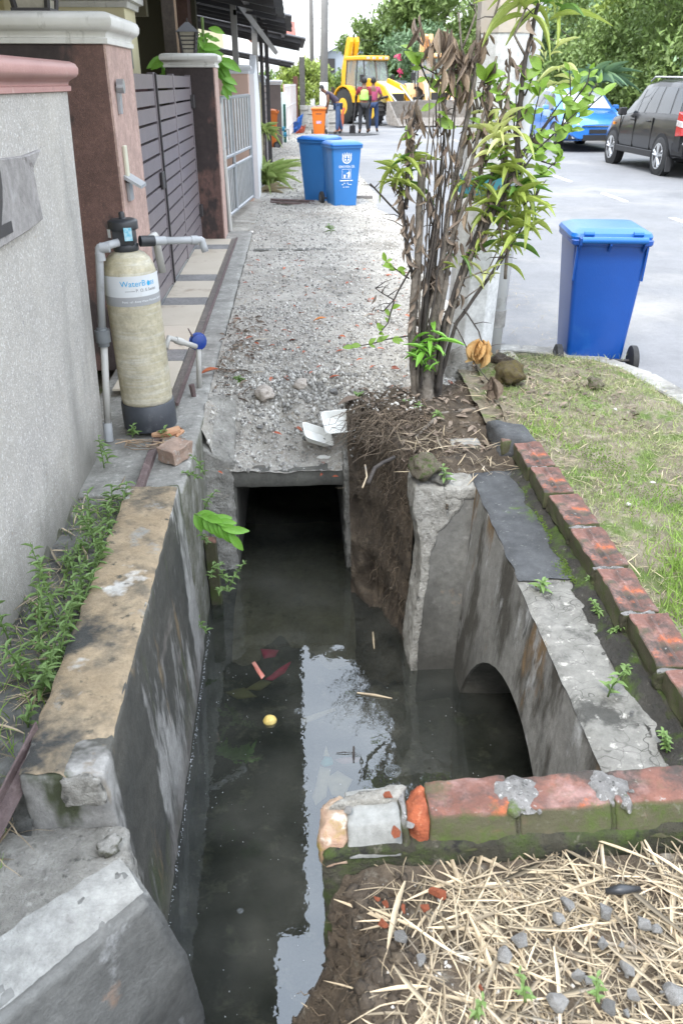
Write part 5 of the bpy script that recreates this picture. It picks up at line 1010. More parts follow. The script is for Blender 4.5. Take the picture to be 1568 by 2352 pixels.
def hat_extra(t, row, hw):
    for s in (-1, 1):
        MB().prism([(1.72, .74), (1.99, .64), (2.05, .52), (1.80, .60)], lambda p: (s * .42, p[0] + .06, p[1]), lambda p: (s * (.835 - (p[0] - 1.72) * .32), p[0], p[1])).build('headlight', clear_l, t, world=False, bevel=.01)
        MB().tube([(s * .60, 1.98, .36), (s * .60, 2.085, .36)], .05, 10).build('fog_lamp', clear_l, t, world=False)
        MB().box(min(s * .44, s * .72), max(s * .44, s * .72), 2.0, 2.075, .29, .41).build('fog_housing', blk, t, world=False, bevel=.01)
        MB().hexa([(s * .85, .60, .93), (s * 1.02, .60, .93), (s * 1.02, .72, .93), (s * .85, .72, .93)], [(s * .85, .60, 1.04), (s * 1.00, .60, 1.04), (s * 1.00, .70, 1.03), (s * .85, .70, 1.03)]).build('mirror', bluep, t, world=False, bevel=.02)
        for y in (-.75, .15, 1.0): MB().box(min(s * .85, s * .868), max(s * .85, s * .868), y, y + .01, .32, .88).build('door_seam', bpy.data.materials['door gap'], t, world=False)
        MB().prism([(-2.03, .92), (-1.80, .94), (-1.78, .72), (-2.06, .72)], lambda p: (s * .55, p[0], p[1]), lambda p: (s * .86, p[0], p[1])).build('tail_lamp', red_l, t, world=False, bevel=.01)
    MB().box(-.42, .42, 2.05, 2.12, .53, .60).build('grille', blk, t, world=False); MB().box(-.44, .44, 2.06, 2.135, .585, .605).build('grille_bar', chrome_m, t, world=False)
    MB().box(-.38, .38, 2.06, 2.13, .27, .40).build('lower_intake', blk, t, world=False)
    MB().box(-.24, .24, 2.12, 2.14, .43, .52).build('number_plate', blk, t, world=False)
hatd = dict(side=[(-.72, .12, -.66, .10), (.20, 1.02, .16, .55), (-1.35, -.80, -1.05, -.72)], front=(1.12, .60), rear=(-1.62, -1.05))
hat = car('bright blue car facing the camera, partly hidden behind the bush', bluep, hat_t, dict(hatd, sun=sun_m), (-1.28, 1.30), .31, extra=hat_extra)
hat.location = (7.75, 24.9, -.12); hat.rotation_euler = (0, 0, R(182)); hat.scale = (1.05,) * 3
dk = car('dark grey car parked far down the road behind the yellow digger', M('dark grey paint', (.05, .06, .075), r=.3, b=0, coat=1), hat_t, hatd, (-1.28, 1.30), .31, 'far parked cars', hat_extra)
dk.location = (5.9, 53, -.12); dk.rotation_euler = (0, 0, R(180)); dk.scale = (1.1, 1.1, 1.2)
sv = car('silver blue car parked far down the road beside the dark grey one', M('silver blue paint', (.32, .38, .44), r=.3, b=0, coat=1), hat_t, hatd, (-1.28, 1.30), .31, 'far parked cars', hat_extra)
sv.location = (6.9, 50, -.12); sv.rotation_euler = (0, 0, R(185)); sv.scale = (1.05, 1.05, 1.1)
# ---------------------------------------------------------------- diggers
def digger(label, ym, group, raised=True):
    t = thing('backhoe_loader', (0, 0, 0), label, 'digger', group)
    hub = M('yellow hub', (.75, .42, .03), r=.5, b=0); bl = darksteel_m
    for x, r, wd_ in ((-1.0, .72, .42), (1.15, .52, .36)):
        for s in (-1, 1):
            y = s * (.98 - wd_ / 2)
            w_ = MB().tube([(x, y - wd_ / 2, r), (x, y - wd_ / 2 + .05, r), (x, y + wd_ / 2 - .05, r), (x, y + wd_ / 2, r)], [r * .86, r, r, r * .86], 28).build('wheel', rubber_m, t, world=False, auto=40)
            MB().tube([(x, s * .985, r), (x, s * (.985 - .02) + s * .03, r)], [r * .48, r * .40], 20).build('rim', hub, w_, world=False)
            tr = MB()
            for k in range(18):
                a = 2 * math.pi * k / 18; c, s_ = math.cos(a), math.sin(a)
                tr.box(-.03, .03, y - wd_ / 2 + .02, y + wd_ / 2 - .02, r - .01, r + .035, Matrix.Translation((x, 0, r)) @ Matrix.Rotation(a, 4, 'Y'))
            tr.build('tread', rubber_m, w_, world=False)
    MB().box(-1.7, 1.5, -.38, .38, .55, .95).build('chassis', bl, t, world=False, bevel=.02)
    MB().prism([(.25, .9), (1.75, .85), (1.75, 1.32), (.25, 1.75)], lambda p: (p[0], -.40, p[1]), lambda p: (p[0], .40, p[1])).build('bonnet', M('pale yellow bonnet', (.80, .66, .28), (.76, .58, .20), s=3, r=.4, b=0), t, world=False, bevel=.05)
    MB().box(1.745, 1.775, -.32, .32, .90, 1.25).build('grille', bl, t, world=False)
    for s in (-1, 1):   # mudguards
        v = []; f = []
        for k in range(9):
            a = R(10 + 160 * k / 8); v += [(-1.0 + .84 * math.cos(a), s * .52, .76 + .82 * math.sin(a)), (-1.0 + .84 * math.cos(a), s * 1.0, .76 + .82 * math.sin(a)), (-1.0 + .79 * math.cos(a), s * 1.0, .76 + .77 * math.sin(a)), (-1.0 + .79 * math.cos(a), s * .52, .76 + .77 * math.sin(a))]
        for k in range(8):
            for j in range(4): f.append((k * 4 + j, k * 4 + (j + 1) % 4, k * 4 + 4 + (j + 1) % 4, k * 4 + 4 + j))
        MB().add(v, f).build('mudguard', ym, t, world=False)
    MB().box(-1.25, .28, -.62, .62, .95, 1.45).build('cab_base', bl, t, world=False, bevel=.02)
    MB().hexa([(-1.25, -.66, 1.45), (.28, -.66, 1.45), (.28, .66, 1.45), (-1.25, .66, 1.45)], [(-1.15, -.62, 2.55), (.05, -.62, 2.55), (.05, .62, 2.55), (-1.15, .62, 2.55)]).build('cab_glass', glass('pale cab glass', (.34, .40, .42), .40, .05), t, world=False)
    for x0, x1 in ((-1.26, -1.16), (-.45, -.40), (.29, .06)):
        for s in (-1, 1): MB().tube([(x0, s * .66, 1.3), (x1, s * .62, 2.58)], .035, 5).build('cab_post', bl, t, world=False)
    MB().tube([(.30, .0, 1.6), (.07, 0, 2.56)], .03, 5).build('exhaust', rust_m, t, world=False)
    MB().box(-1.3, .22, -.70, .70, 2.55, 2.72).build('cab_roof', ym, t, world=False, bevel=.04)
    for y in (-.50, -.18, .18, .50): MB().box(.20, .24, y - .09, y + .09, 2.59, 2.68).build('work_lamp', clear_l, t, world=False)
    MB().box(-.55, -.15, -.22, .22, 1.4, 1.95).build('seat', blk, t, world=False, bevel=.05)
    MB().tube([(-.05, 0, 1.5), (.05, 0, 1.78)], .05, 6).build('steering_column', blk, t, world=False)
    for s in (-1, 1):   # loader arms, rams, mirrors
        y = s * .55
        MB().prism([(.2, 1.55), (.35, 1.85), (1.5, 1.55), (2.45, .62), (2.25, .45), (1.35, 1.3), (.3, 1.45)], lambda p: (p[0], y - .05, p[1]), lambda p: (p[0], y + .05, p[1])).build('loader_arm', ym, t, world=False, bevel=.01)
        MB().tube([(.9, y + s * .09, 1.0), (1.85, y + s * .09, 1.15)], .05, 8).build('ram', bl, t, world=False)
        MB().tube([(1.35, y - s * .1, 1.55), (2.35, y - s * .1, .85)], .04, 8).build('ram', steel_m, t, world=False)
        MB().box(.22, .30, s * .86 - .09, s * .86 + .09, 1.7, 2.0).build('mirror', blk, t, world=False, bevel=.02)
    prof = [(2.35, .95), (2.95, .92), (2.55, .50), (2.5, .25), (2.62, .08), (3.35, .02), (3.37, .05), (2.68, .14), (2.57, .28), (2.62, .48), (3.02, .98), (2.35, 1.0)]
    prof = [(2.45, .98), (2.40, .30), (2.55, .10), (3.35, .04), (3.36, .07), (2.58, .15), (2.46, .33), (2.52, .98)]
    bk_m = M('worn steel bucket', (.22, .20, .18), (.33, .30, .27), s=4, r=.6, b=.3, bs=40, layers=[((.14, .09, .06), 6, .56, .7)])
    bt = MB().prism(prof, lambda p: (p[0], -1.12, p[1]), lambda p: (p[0], 1.12, p[1])).build('bucket', bk_m, t, world=False, bevel=.005)
    for s in (-1, 1): MB().prism([(2.45, .98), (2.62, .95), (3.33, .10), (3.35, .04), (2.55, .10), (2.40, .30)], lambda p: (p[0], s * 1.12 - .02, p[1]), lambda p: (p[0], s * 1.12 + .02, p[1])).build('side_plate', bk_m, bt, world=False)
    if raised:
        MB().box(-2.0, -1.7, -.6, .6, .5, 1.05).build('rear_frame', ym, t, world=False, bevel=.02)
        for y in (-.17, .17): MB().prism([(-1.85, .95), (-2.15, 1.05), (-2.12, 2.2), (-1.72, 3.45), (-1.50, 3.50), (-1.45, 3.3), (-1.80, 2.1)], lambda p: (p[0], y - .09, p[1]), lambda p: (p[0], y + .09, p[1])).build('boom_plate', ym, t, world=False, bevel=.01)
        MB().box(-1.95, -1.83, -.12, .12, 1.2, 2.3).build('boom_web', ym, t, world=False)
        MB().prism([(-1.58, 3.52), (-1.42, 3.45), (-2.02, 1.35), (-2.2, 1.4)], lambda p: (p[0] - .28, -.10, p[1]), lambda p: (p[0] - .28, .10, p[1])).build('dipper_arm', ym, t, world=False, bevel=.02)
        MB().tube([(-1.62, 0, 3.35), (-1.85, 0, 2.1)], .05, 8).build('ram', chrome_m, t, world=False)
        MB().prism([(-2.3, 1.45), (-2.75, 1.35), (-2.85, .75), (-2.45, .55), (-2.15, .9)], lambda p: (p[0], -.28, p[1]), lambda p: (p[0], .28, p[1])).build('digging_bucket', bl, t, world=False, bevel=.02)
        for s in (-1, 1): MB().box(-1.95, -1.82, s * .92 - .06, s * .92 + .06, .2, 1.5).build('stabiliser', bl, t, world=False)
        add_text('JCB', .42, blk, t, lambda x, y: Vector((-1.95 + y * -.05 + .0, -.225, 1.95 + x)), 'lettering')
    return t
ymat = M('yellow machine paint', (.80, .42, .02), (.72, .36, .018), s=3, r=.4, b=.05, layers=[((.40, .22, .06), 6, .66, .8)])
d1 = digger('yellow backhoe loader with raised boom working at the roadside behind the men', ymat, 'yellow diggers')
d1.location = (3.45, 39.2, -.12); d1.rotation_euler = (0, 0, R(-58)); d1.scale = (.96,) * 3
d2 = digger('second paler orange digger facing the camera, partly hidden behind the bush', M('pale orange machine paint', (.78, .46, .22), (.70, .40, .18), s=3, r=.5, b=0), 'yellow diggers')
d2.location = (6.0, 39.6, -.12); d2.rotation_euler = (0, 0, R(-88))
# ================================================================ PEOPLE
skin_m = M('brown skin', (.17, .085, .05), (.14, .07, .042), s=9, r=.55, b=0)
hair_m = M('black hair', (.012, .011, .010), r=.7, b=0)
def chain(name, J, E, Rd, mat, parent, sub=2, root=0):
    me = bpy.data.meshes.new(name); me.from_pydata([Vector(p) for p in J], E, [])
    o = link(name, me, mat, parent); s = o.modifiers.new('skin', 'SKIN'); s.use_smooth_shade = True
    for i, r in enumerate(Rd): d = me.skin_vertices[0].data[i]; d.radius = (r, r) if not isinstance(r, tuple) else r; d.use_root = i == root
    o.modifiers.new('sub', 'SUBSURF').levels = sub; o.modifiers['sub'].render_levels = sub; return o
def person(loc, rz, label, shirt, trousers, J, vest=None, sleeve=None, bare=False):
    t = thing('person', loc, label, 'person', 'road workers'); t.rotation_euler = (0, 0, rz)
    V = Vector; p = {k: V(v) for k, v in J.items()}
    pts = [p['pel'], p['waist'], p['chest'], p['neck'], p['jaw'], p['crown'], p['shL'], p['elL'], p['wrL'], p['shR'], p['elR'], p['wrR'], p['hipL'], p['knL'], p['anL'], p['hipR'], p['knR'], p['anR'], p['toL'], p['toR']]
    E = [(0, 1), (1, 2), (2, 3), (3, 4), (4, 5), (2, 6), (6, 7), (7, 8), (2, 9), (9, 10), (10, 11), (0, 12), (12, 13), (13, 14), (0, 15), (15, 16), (16, 17), (14, 18), (17, 19)]
    rd = [(.14, .11), (.125, .095), (.15, .11), .055, .075, .07, .058, .043, .03, .058, .043, .03, .085, .06, .042, .085, .06, .042, .035, .035]
    n = len(pts); E = list(E)
    for wr_, el in ((8, 7), (11, 10)):   # palms, four unequal fingers and a thumb
        d = (pts[wr_] - pts[el]).normalized(); side = d.orthogonal().normalized(); q = pts[wr_] + d * .07; k = len(pts); pts.append(q); rd.append((.035, .016)); E.append((wr_, k))
        for off, ln in ((-.028, .06), (-.010, .075), (.010, .07), (.028, .055)):
            m = len(pts); pts += [q + d * .035 + side * off, q + d * (.035 + ln * .6) + side * off + V((.01, .01, -.01))]; rd += [.010, .008]; E += [(k, m), (m, m + 1)]
        m = len(pts); pts.append(q + side * .05 - d * .01); rd.append(.011); E.append((wr_, m))
    chain('body', pts, E, rd, skin_m, t)
    sb = [p['pel'] + V((0, 0, .03)), p['waist'], p['chest'], p['chest'].lerp(p['neck'], .55), p['shL'], p['shL'].lerp(p['elL'], .8 if not bare else .25), p['shR'], p['shR'].lerp(p['elR'], .8 if not bare else .25)]
    chain('shirt', sb, [(0, 1), (1, 2), (2, 3), (2, 4), (4, 5), (2, 6), (6, 7)], [(.165, .13), (.155, .12), (.175, .13), (.10, .08), .078, .062, .078, .062], shirt, t)
    if sleeve: chain('sleeve', [p['shL'].lerp(p['elL'], .7), p['elL'], p['wrL']], [(0, 1), (1, 2)], [.055, .052, .04], sleeve, t); chain('sleeve', [p['shR'].lerp(p['elR'], .7), p['elR'], p['wrR']], [(0, 1), (1, 2)], [.055, .052, .04], sleeve, t)
    if vest: chain('safety_vest', [p['pel'] + V((0, 0, .08)), p['waist'], p['chest'], p['chest'].lerp(p['neck'], .5)], [(0, 1), (1, 2), (2, 3)], [(.19, .15), (.18, .14), (.205, .15), (.15, .11)], vest, t)
    chain('trousers', [p['pel'] + V((0, 0, .02)), p['hipL'], p['knL'], p['anL'] + V((0, 0, .02)), p['hipR'], p['knR'], p['anR'] + V((0, 0, .02))], [(0, 1), (1, 2), (2, 3), (0, 4), (4, 5), (5, 6)], [(.16, .125), .105, .077, .06, .105, .077, .06], trousers, t)
    for a, b_ in (('anL', 'toL'), ('anR', 'toR')): chain('shoe', [p[a] + V((0, 0, -.03)), p[b_]], [(0, 1)], [(.05, .05), (.045, .035)], blk, t)
    hd = (p['crown'] - p['jaw']).normalized(); c = p['jaw'].lerp(p['crown'], .55) ; fw_ = V(J['face']).normalized()
    bm = bmesh.new(); bmesh.ops.create_uvsphere(bm, u_segments=14, v_segments=10, radius=1)
    me = bpy.data.meshes.new('hair'); 
    for v in bm.verts: v.co = c + hd * .022 - fw_ * .012 + V((v.co.x * .098, v.co.y * .105, v.co.z * .115))
    bmesh.ops.delete(bm, geom=[v for v in bm.verts if (v.co - c).dot(fw_) > .045 and (v.co - c).dot(hd) < .06], context='VERTS'); bmesh.ops.delete(bm, geom=[v for v in bm.verts if (v.co - c).dot(hd) < -.06], context='VERTS')
    bm.to_mesh(me); bm.free(); link('hair', me, hair_m, t, True)
    sd = hd.cross(fw_).normalized(); fm = MB(); 
    MB().tube([c + fw_ * .08 - hd * .0, c + fw_ * .115 - hd * .022], [.010, .016], 6).build('nose', skin_m, t, world=False)
    for s in (-1, 1):
        MB().tube([c + sd * s * .035 + fw_ * .078 + hd * .012, c + sd * s * .035 + fw_ * .092 + hd * .012], [.012, .009], 8).build('eye', M('eye white', (.6, .58, .55), r=.3, b=0), t, world=False)
        MB().tube([c + sd * s * .088 + hd * .012, c + sd * s * .100 - hd * .03], [.022, .014], 8).build('ear', skin_m, t, world=False)
    MB().tube([c + fw_ * .088 - hd * .05 + sd * .022, c + fw_ * .095 - hd * .052, c + fw_ * .088 - hd * .05 - sd * .022], .007, 5).build('mouth', M('lip', (.16, .05, .04), r=.5, b=0), t, world=False)
    return t
base = dict(pel=(0, 0, .95), waist=(0, 0, 1.10), chest=(0, .0, 1.32), neck=(0, .0, 1.50), jaw=(0, .01, 1.58), crown=(0, .0, 1.68), shL=(-.19, 0, 1.41), elL=(-.24, -.02, 1.14), wrL=(-.24, .06, .92), shR=(.19, 0, 1.41), elR=(.24, -.02, 1.14), wrR=(.22, .06, .92),
            hipL=(-.10, 0, .90), knL=(-.12, .02, .50), anL=(-.13, 0, .09), hipR=(.10, 0, .90), knR=(.13, .02, .50), anR=(.15, 0, .09), toL=(-.14, .15, .04), toR=(.17, .15, .04), face=(0, 1, 0))
P2 = dict(base); P2['elL'] = (-.27, .06, 1.16); P2['wrL'] = (-.24, .20, .98)
W2 = (2.45, 31.6, -.105)
person(W2, R(8), 'worker in lime safety vest over maroon sleeves, standing with his back to the camera', M('maroon shirt', (.20, .02, .03), r=.8, b=0), M('black trousers', (.025, .026, .03), r=.85, b=0), P2, vest=M('lime safety vest', (.36, .72, .10), (.42, .70, .20), s=14, r=.7, b=0), sleeve=M('black sleeve', (.02, .02, .022), r=.8, b=0))
P3 = dict(base); P3['elR'] = (.30, .04, 1.17); P3['wrR'] = (.16, .16, 1.05)
person((2.84, 32.4, -.105), R(-10), 'worker in faded maroon shirt and blue jeans, half hidden behind the lime vest', M('faded maroon shirt', (.34, .06, .13), r=.8, b=0), M('blue jeans', (.03, .055, .13), (.02, .04, .10), s=9, r=.85, b=0), P3)
P1 = dict(pel=(.12, 0, .93), waist=(.03, 0, 1.06), chest=(-.16, 0, 1.22), neck=(-.33, 0, 1.33), jaw=(-.40, 0, 1.36), crown=(-.47, 0, 1.43), shL=(-.24, -.17, 1.27), elL=(-.22, -.20, 1.0), wrL=(-.26, -.10, .78), shR=(-.24, .17, 1.27), elR=(-.22, .18, 1.0), wrR=(-.28, .06, .86),
          hipL=(.12, -.10, .88), knL=(.10, -.12, .48), anL=(.08, -.14, .09), hipR=(.12, .10, .88), knR=(.16, .12, .48), anR=(.26, .12, .09), toL=(-.06, -.15, .04), toR=(.12, .12, .04), face=(-.7, 0, -.7))
W1 = Vector((1.42, 31.5, -.105))
person(W1, 0, 'worker in dark vest and jeans bending over a shovel in front of the grey pole', M('dark purple vest', (.05, .04, .065), r=.8, b=0), M('washed blue jeans', (.055, .10, .20), (.04, .075, .16), s=9, r=.85, b=0), P1, bare=True)
def shovel(p0, p1, label):
    t = thing('shovel', p1, label, 'shovel', 'shovels held by the workers'); MB().tube([p0, p1], .018, 6).build('shaft', darksteel_m, t)
    MB().hexa([p1 + Vector((-.11, 0, -.02)), p1 + Vector((.11, 0, -.02)), p1 + Vector((.11, .02, -.02)), p1 + Vector((-.11, .02, -.02))], [p1 + Vector((-.10, -.08, .24)), p1 + Vector((.10, -.08, .24)), p1 + Vector((.10, -.06, .24)), p1 + Vector((-.10, -.06, .24))]).build('blade', darksteel_m, t)
shovel(W1 + Vector((-.26, .0, 1.0)), W1 + Vector((-.42, 0, .03)), 'thin dark shovel in the hands of the bending worker')
shovel(Vector(W2) + Vector((-.28, .10, 1.1)), Vector(W2) + Vector((-.40, -.05, .03)), 'dark shovel standing blade down beside the lime vest worker')
# ================================================================ POLES, STACK, TARP
cp_ = thing('concrete_pole', (1.0, 4.62, 0), 'broad tapering pale concrete lamp pole standing behind the bush', 'pole')
def ngon(cx, cy_, r, n, z, ph=0): return [(cx + r * math.cos(2 * math.pi * k / n + ph), cy_ + r * math.sin(2 * math.pi * k / n + ph), z) for k in range(n)]
v = ngon(.985, 4.66, .142, 8, -.1, .39) + ngon(1.02, 4.66, .138, 8, .9, .39) + ngon(1.055, 4.66, .134, 8, 1.7, .39) + ngon(1.055, 4.66, .120, 8, 5.2, .39)
MB().add(v, [(i * 8 + k, i * 8 + (k + 1) % 8, (i + 1) * 8 + (k + 1) % 8, (i + 1) * 8 + k) for i in range(3) for k in range(8)] + [tuple(range(24, 32))]).build('shaft', pole_m, cp_, bevel=.004)
tb_m = MB()
for z, h in ((.97, .09),): tb_m.add(ngon(1.02, 4.66, .1425, 8, z, .39) + ngon(1.023, 4.66, .142, 8, z + h, .39), [(k, (k + 1) % 8, 8 + (k + 1) % 8, 8 + k) for k in range(8)])
tb_m.build('teal_band', tealband_m, cp_)
b = MB(); b.add(ngon(1.056, 4.66, .139, 8, 1.715, .39) + ngon(1.056, 4.66, .139, 8, 1.95, .39), [(k, (k + 1) % 8, 8 + (k + 1) % 8, 8 + k) for k in range(8)]); b.build('brown_band', M('torn brown poster', (.52, .44, .35), (.42, .40, .37), s=6, r=.8, b=.2), cp_)
for z in (1.30, 1.32): MB().add(ngon(1.037, 4.66, .140, 8, z, .39) + ngon(1.037, 4.66, .140, 8, z + .006, .39), [(k, (k + 1) % 8, 8 + (k + 1) % 8, 8 + k) for k in range(8)]).build('wire_band', steel_m, cp_)
MB().hexa([(.80, 4.42, -.05), (1.13, 4.38, -.05), (1.18, 4.80, -.05), (.86, 4.85, -.05)], [(.90, 4.50, .155), (1.03, 4.48, .16), (1.10, 4.75, .14), (.93, 4.75, .15)]).build('rough_footing', rough_m, cp_, bevel=.04, rough=(.025, .016, 12), smooth=True)
wp = thing('white_pipe', (1.19, 4.78, 0), 'pale upright plastic pipe strapped on the road side of the concrete pole', 'pipe')
MB().tube([(1.175, 4.80, -.05), (1.215, 4.78, 1.0), (1.245, 4.76, 2.0), (1.26, 4.75, 4.8)], .047, 16).build('pipe_shaft', M('off white pipe', (.56, .57, .58), (.47, .48, .49), s=3, r=.45, b=.05, layers=[((.30, .29, .27), 4, .62, .74)]), wp, smooth=True)
MB().tube([(1.187, 4.795, .20), (1.19, 4.795, .30)], .051, 16).build('tape_wrap', M('grey tape', (.34, .33, .31), (.24, .23, .22), s=14, r=.7), wp, auto=40)
up = thing('utility_pole', (1.25, 36.6, 0), 'grey concrete utility pole with white painted foot beside the digger', 'pole', 'utility poles')
MB().tube([(1.20, 36.6, -.1), (1.38, 36.6, 9)], [.165, .11], 12).build('shaft', M('grey utility pole', (.27, .265, .255), (.22, .215, .21), s=4, r=.8, b=.1), up, smooth=True)
MB().tube([(1.20, 36.59, -.1), (1.225, 36.59, 1.5)], [.17, .163], 12).build('white_foot', white_m, up, smooth=True)
MB().box(1.0, 1.75, 36.5, 36.6, 4.75, 4.82).build('cross_arm', darksteel_m, up); MB().tube([(1.72, 36.5, 4.7), (1.72, 36.5, 4.95)], .06, 8).build('insulator', blk, up)
up2 = thing('utility_pole', (.95, 45, 0), 'thinner dark utility pole further back with white painted foot', 'pole', 'utility poles')
MB().tube([((717 - 673) / 2106 * 45, 45, -.1), ((717 - 673) / 2106 * 45, 45, 9)], [.11, .09], 8).build('shaft', M('dark utility pole', (.17, .165, .16), r=.8, b=0), up2, smooth=True)
MB().tube([((717 - 673) / 2106 * 45, 44.98, -.1), ((717 - 673) / 2106 * 45, 44.98, 1.4)], .115, 8).build('white_foot', white_m, up2, smooth=True)
def wire(a, c, sag, label):
    a, c = Vector(a), Vector(c); tag(MB().tube([a.lerp(c, k / 12) - Vector((0, 0, sag * 4 * (k / 12) * (1 - k / 12))) for k in range(13)], .012, 4).build('overhead_wire', darksteel_m), label, 'wire', 'overhead wires')
wire((1.7, 36.6, 4.9), (.94, 45, 4.3), .6, 'sagging black overhead wire looped between the two utility poles')
wire((.95, 45, 3.9), (9, 70, 4.2), .3, 'thin overhead wire running from the thinner pole towards the trees')
sk = thing('block_stack', (.8, 32.8, 0), 'stack of pale grey concrete blocks piled behind the orange bin', 'block stack')
bl_m = M('pale concrete block', (.52, .51, .48), (.42, .41, .39), s=9, r=.9, b=.3, bs=60, layers=[((.30, .29, .27), 14, .6, .75)])
bmk = MB().box(-.145, .145, -.09, .09, -.068, .068); mek = bpy.data.meshes.new('block_mesh'); mek.from_pydata(bmk.v, [], bmk.f); mek.materials.append(bl_m)
for i in range(4):
    for k in range(6):
        for j in range(1):
            piece('block', sk, mek, (.38 + i * .30 + random.uniform(-.01, .01) + (.12 if i == 3 else 0), 32.8 + random.uniform(-.03, .03), -.08 + .07 + k * .142 + random.uniform(-.004, .004)), (0, 0, random.uniform(-.04, .04)))
def tarp(cx, cy_, cz, sx, sz, mat, label, seed):
    v = []; f = []; n = 14
    for j in range(n + 1):
        for i in range(n + 1):
            u, w_ = i / n, j / n; v.append((cx + sx * (u - .5) + .3 * sx * (w_ - .5) + .05 * noise.noise(Vector((u * 4, w_ * 4, seed))), cy_ + .5 * u + .1 * noise.noise(Vector((u * 5, w_ * 5, seed + 3))), cz + sz * w_ * (.4 + .6 * u) + .09 * noise.noise(Vector((u * 6, w_ * 6, seed + 7)))))
    for j in range(n):
        for i in range(n): a = j * (n + 1) + i; f.append((a, a + 1, a + n + 2, a + n + 1))
    tag(MB().add(v, f).build('tarpaulin', mat, smooth=True), label, 'tarpaulin', 'crumpled tarpaulins by the block stack')
tarp(.06, 31.0, -.12, .42, .70, M('blue tarpaulin', (.02, .13, .50), (.03, .18, .62), s=6, r=.45, b=.3, bs=20), 'crumpled blue tarpaulin heaped left of the grey block stack', 1)
tarp(.20, 30.7, -.12, .34, .34, M('orange red sheet', (.70, .16, .08), (.60, .13, .07), s=6, r=.5, b=.2, bs=20), 'orange red plastic sheet under the blue tarpaulin', 4)
tarp(1.72, 33.2, -.10, .30, .85, M('orange barrier net', (.75, .18, .07), (.65, .15, .06), s=6, r=.5, b=.2, bs=20), 'orange sheet hanging between the pole and the digger', 8)
mt = thing('water_meter', (-.35, 26, 0), 'small water meter pipework with two blue valves at the verge edge', 'meter')
def PX_(px, py, y): return gy(px, py, y)
MB().tube(elbow([PX_(641, 322, 25.5), PX_(641, 297, 25.5), PX_(663, 297, 25.5), PX_(664, 322, 25.5)], .05, rad=.05), .022, 6).build('pipe_loop', pvclight_m, mt)
MB().tube([PX_(641, 311, 25.5), PX_(668, 311, 25.5)], .02, 6).build('pipe_run', pvclight_m, mt)
for px, py in ((650, 296), (655, 309)): MB().tube([PX_(px - 4, py, 25.45), PX_(px + 4, py, 25.45)], [.06, .06], 8).build('valve', M('teal valve', (.03, .25, .38), r=.4, b=0), mt)
# open drain hole in the gravel with bars
dh = thing('drain_opening', (-.05, 12.2, 0), 'dark open drain hole with metal bars across it, left of the far blue bins', 'drain cover')
MB().box(-.29, .20, 12.44, 12.50, -.6, -.0).build('far_side', conc_m, dh); MB().box(-.32, -.28, 11.97, 12.5, -.6, .0).build('side', conc_m, dh); MB().box(.19, .23, 11.97, 12.5, -.6, .0).build('side', conc_m, dh); MB().box(-.32, .23, 11.9, 12.5, -.62, -.5).build('floor', soil_m, dh)
for y, z in ((12.14, .01), (12.36, .02)): MB().tube([(-.36, y, z), (.26, y - .1, z - .015)], .016, 6).build('bar', rust_m, dh)
tag(MB().box(.86, 1.12, 12.6, 12.68, -.01, .03).build('timber_offcut', M('grey timber', (.22, .2, .18), r=.8)), 'grey timber offcut lying right of the far blue bins', 'timber')
# ---- foam box, debris in and on the water
fx = thing('foam_box', (.13, 3.55, 0), 'open white foam food box lying on the rubble above the culvert mouth', 'food box')
def tray(mt, name):
    o_, i_ = rrect(.17, .15, .026), rrect(.125, .105, .024); n = len(o_)
    v = [(x, y, .035) for x, y in o_] + [(x, y, 0) for x, y in i_] + [(x * .93, y * .93, .035) for x, y in o_] + [(x * .96, y * .96, .004) for x, y in i_]
    f = [(k, (k + 1) % n, n + (k + 1) % n, n + k) for k in range(n)] + [(2 * n + k, 2 * n + (k + 1) % n, 3 * n + (k + 1) % n, 3 * n + k) for k in range(n)] + [(k, (k + 1) % n, 2 * n + (k + 1) % n, 2 * n + k) for k in range(n)] + [tuple(range(3 * n, 4 * n)), tuple(range(2 * n - 1, n - 1, -1))]
    MB().add(v, f, mt).build(name, foam_m, fx, auto=40)
c = drop(790, 1006, verge_z); tray(Matrix.Translation(c + Vector((-.035, -.03, .085))) @ Matrix.Rotation(R(12), 4, 'Z') @ Matrix.Rotation(R(30), 4, 'X'), 'base_tray')
c = drop(737, 1024, verge_z); tray(Matrix.Translation(c + Vector((-.03, -.02, .05))) @ Matrix.Rotation(R(12), 4, 'Z') @ Matrix.Rotation(R(24), 4, 'Y') @ Matrix.Rotation(R(14), 4, 'X'), 'lid_tray')
c = drop(742, 1050, verge_z); o = bpy.data.objects.new('foam_scrap', rock_mesh('foam_scrap', (.075, .03, .02), 4)); COL.objects.link(o); o.location = c; o.data.materials.append(foam_m); tag(o, 'torn white foam scrap just below the open food box', 'foam scrap')
fr = bpy.data.objects.new('yellow_fruit', rock_mesh('yellow_fruit', (.056, .05, .046), 2, .06, 3)); COL.objects.link(fr); fr.location = gz(620, 1655, WZ + .004); fr.data.materials.append(lemon_m); fr.data.polygons.foreach_set('use_smooth', [True] * len(fr.data.polygons)); tag(fr, 'round yellow fruit floating in the dark drain water', 'fruit')
def sheetpoly(name, px, z, mat, label, cat, group=None, amp=.01):
    P = [gz(x, y, z) for x, y in px]; c = sum(P, Vector()) / len(P); v = [c + Vector((0, 0, amp))] + P; n = len(P)
    me = MB().add(v + [q - Vector((0, 0, .003)) for q in v], [(0, i + 1, (i + 1) % n + 1) for i in range(n)] + [(n + 1, n + 2 + (i + 1) % n, n + 2 + i) for i in range(n)] + [(i + 1, n + 2 + i, n + 2 + (i + 1) % n, (i + 1) % n + 1) for i in range(n)])
    tag(me.build(name, mat, rough=(.03, .003, 20), smooth=True), label, cat, group)
zU = WZ - .016
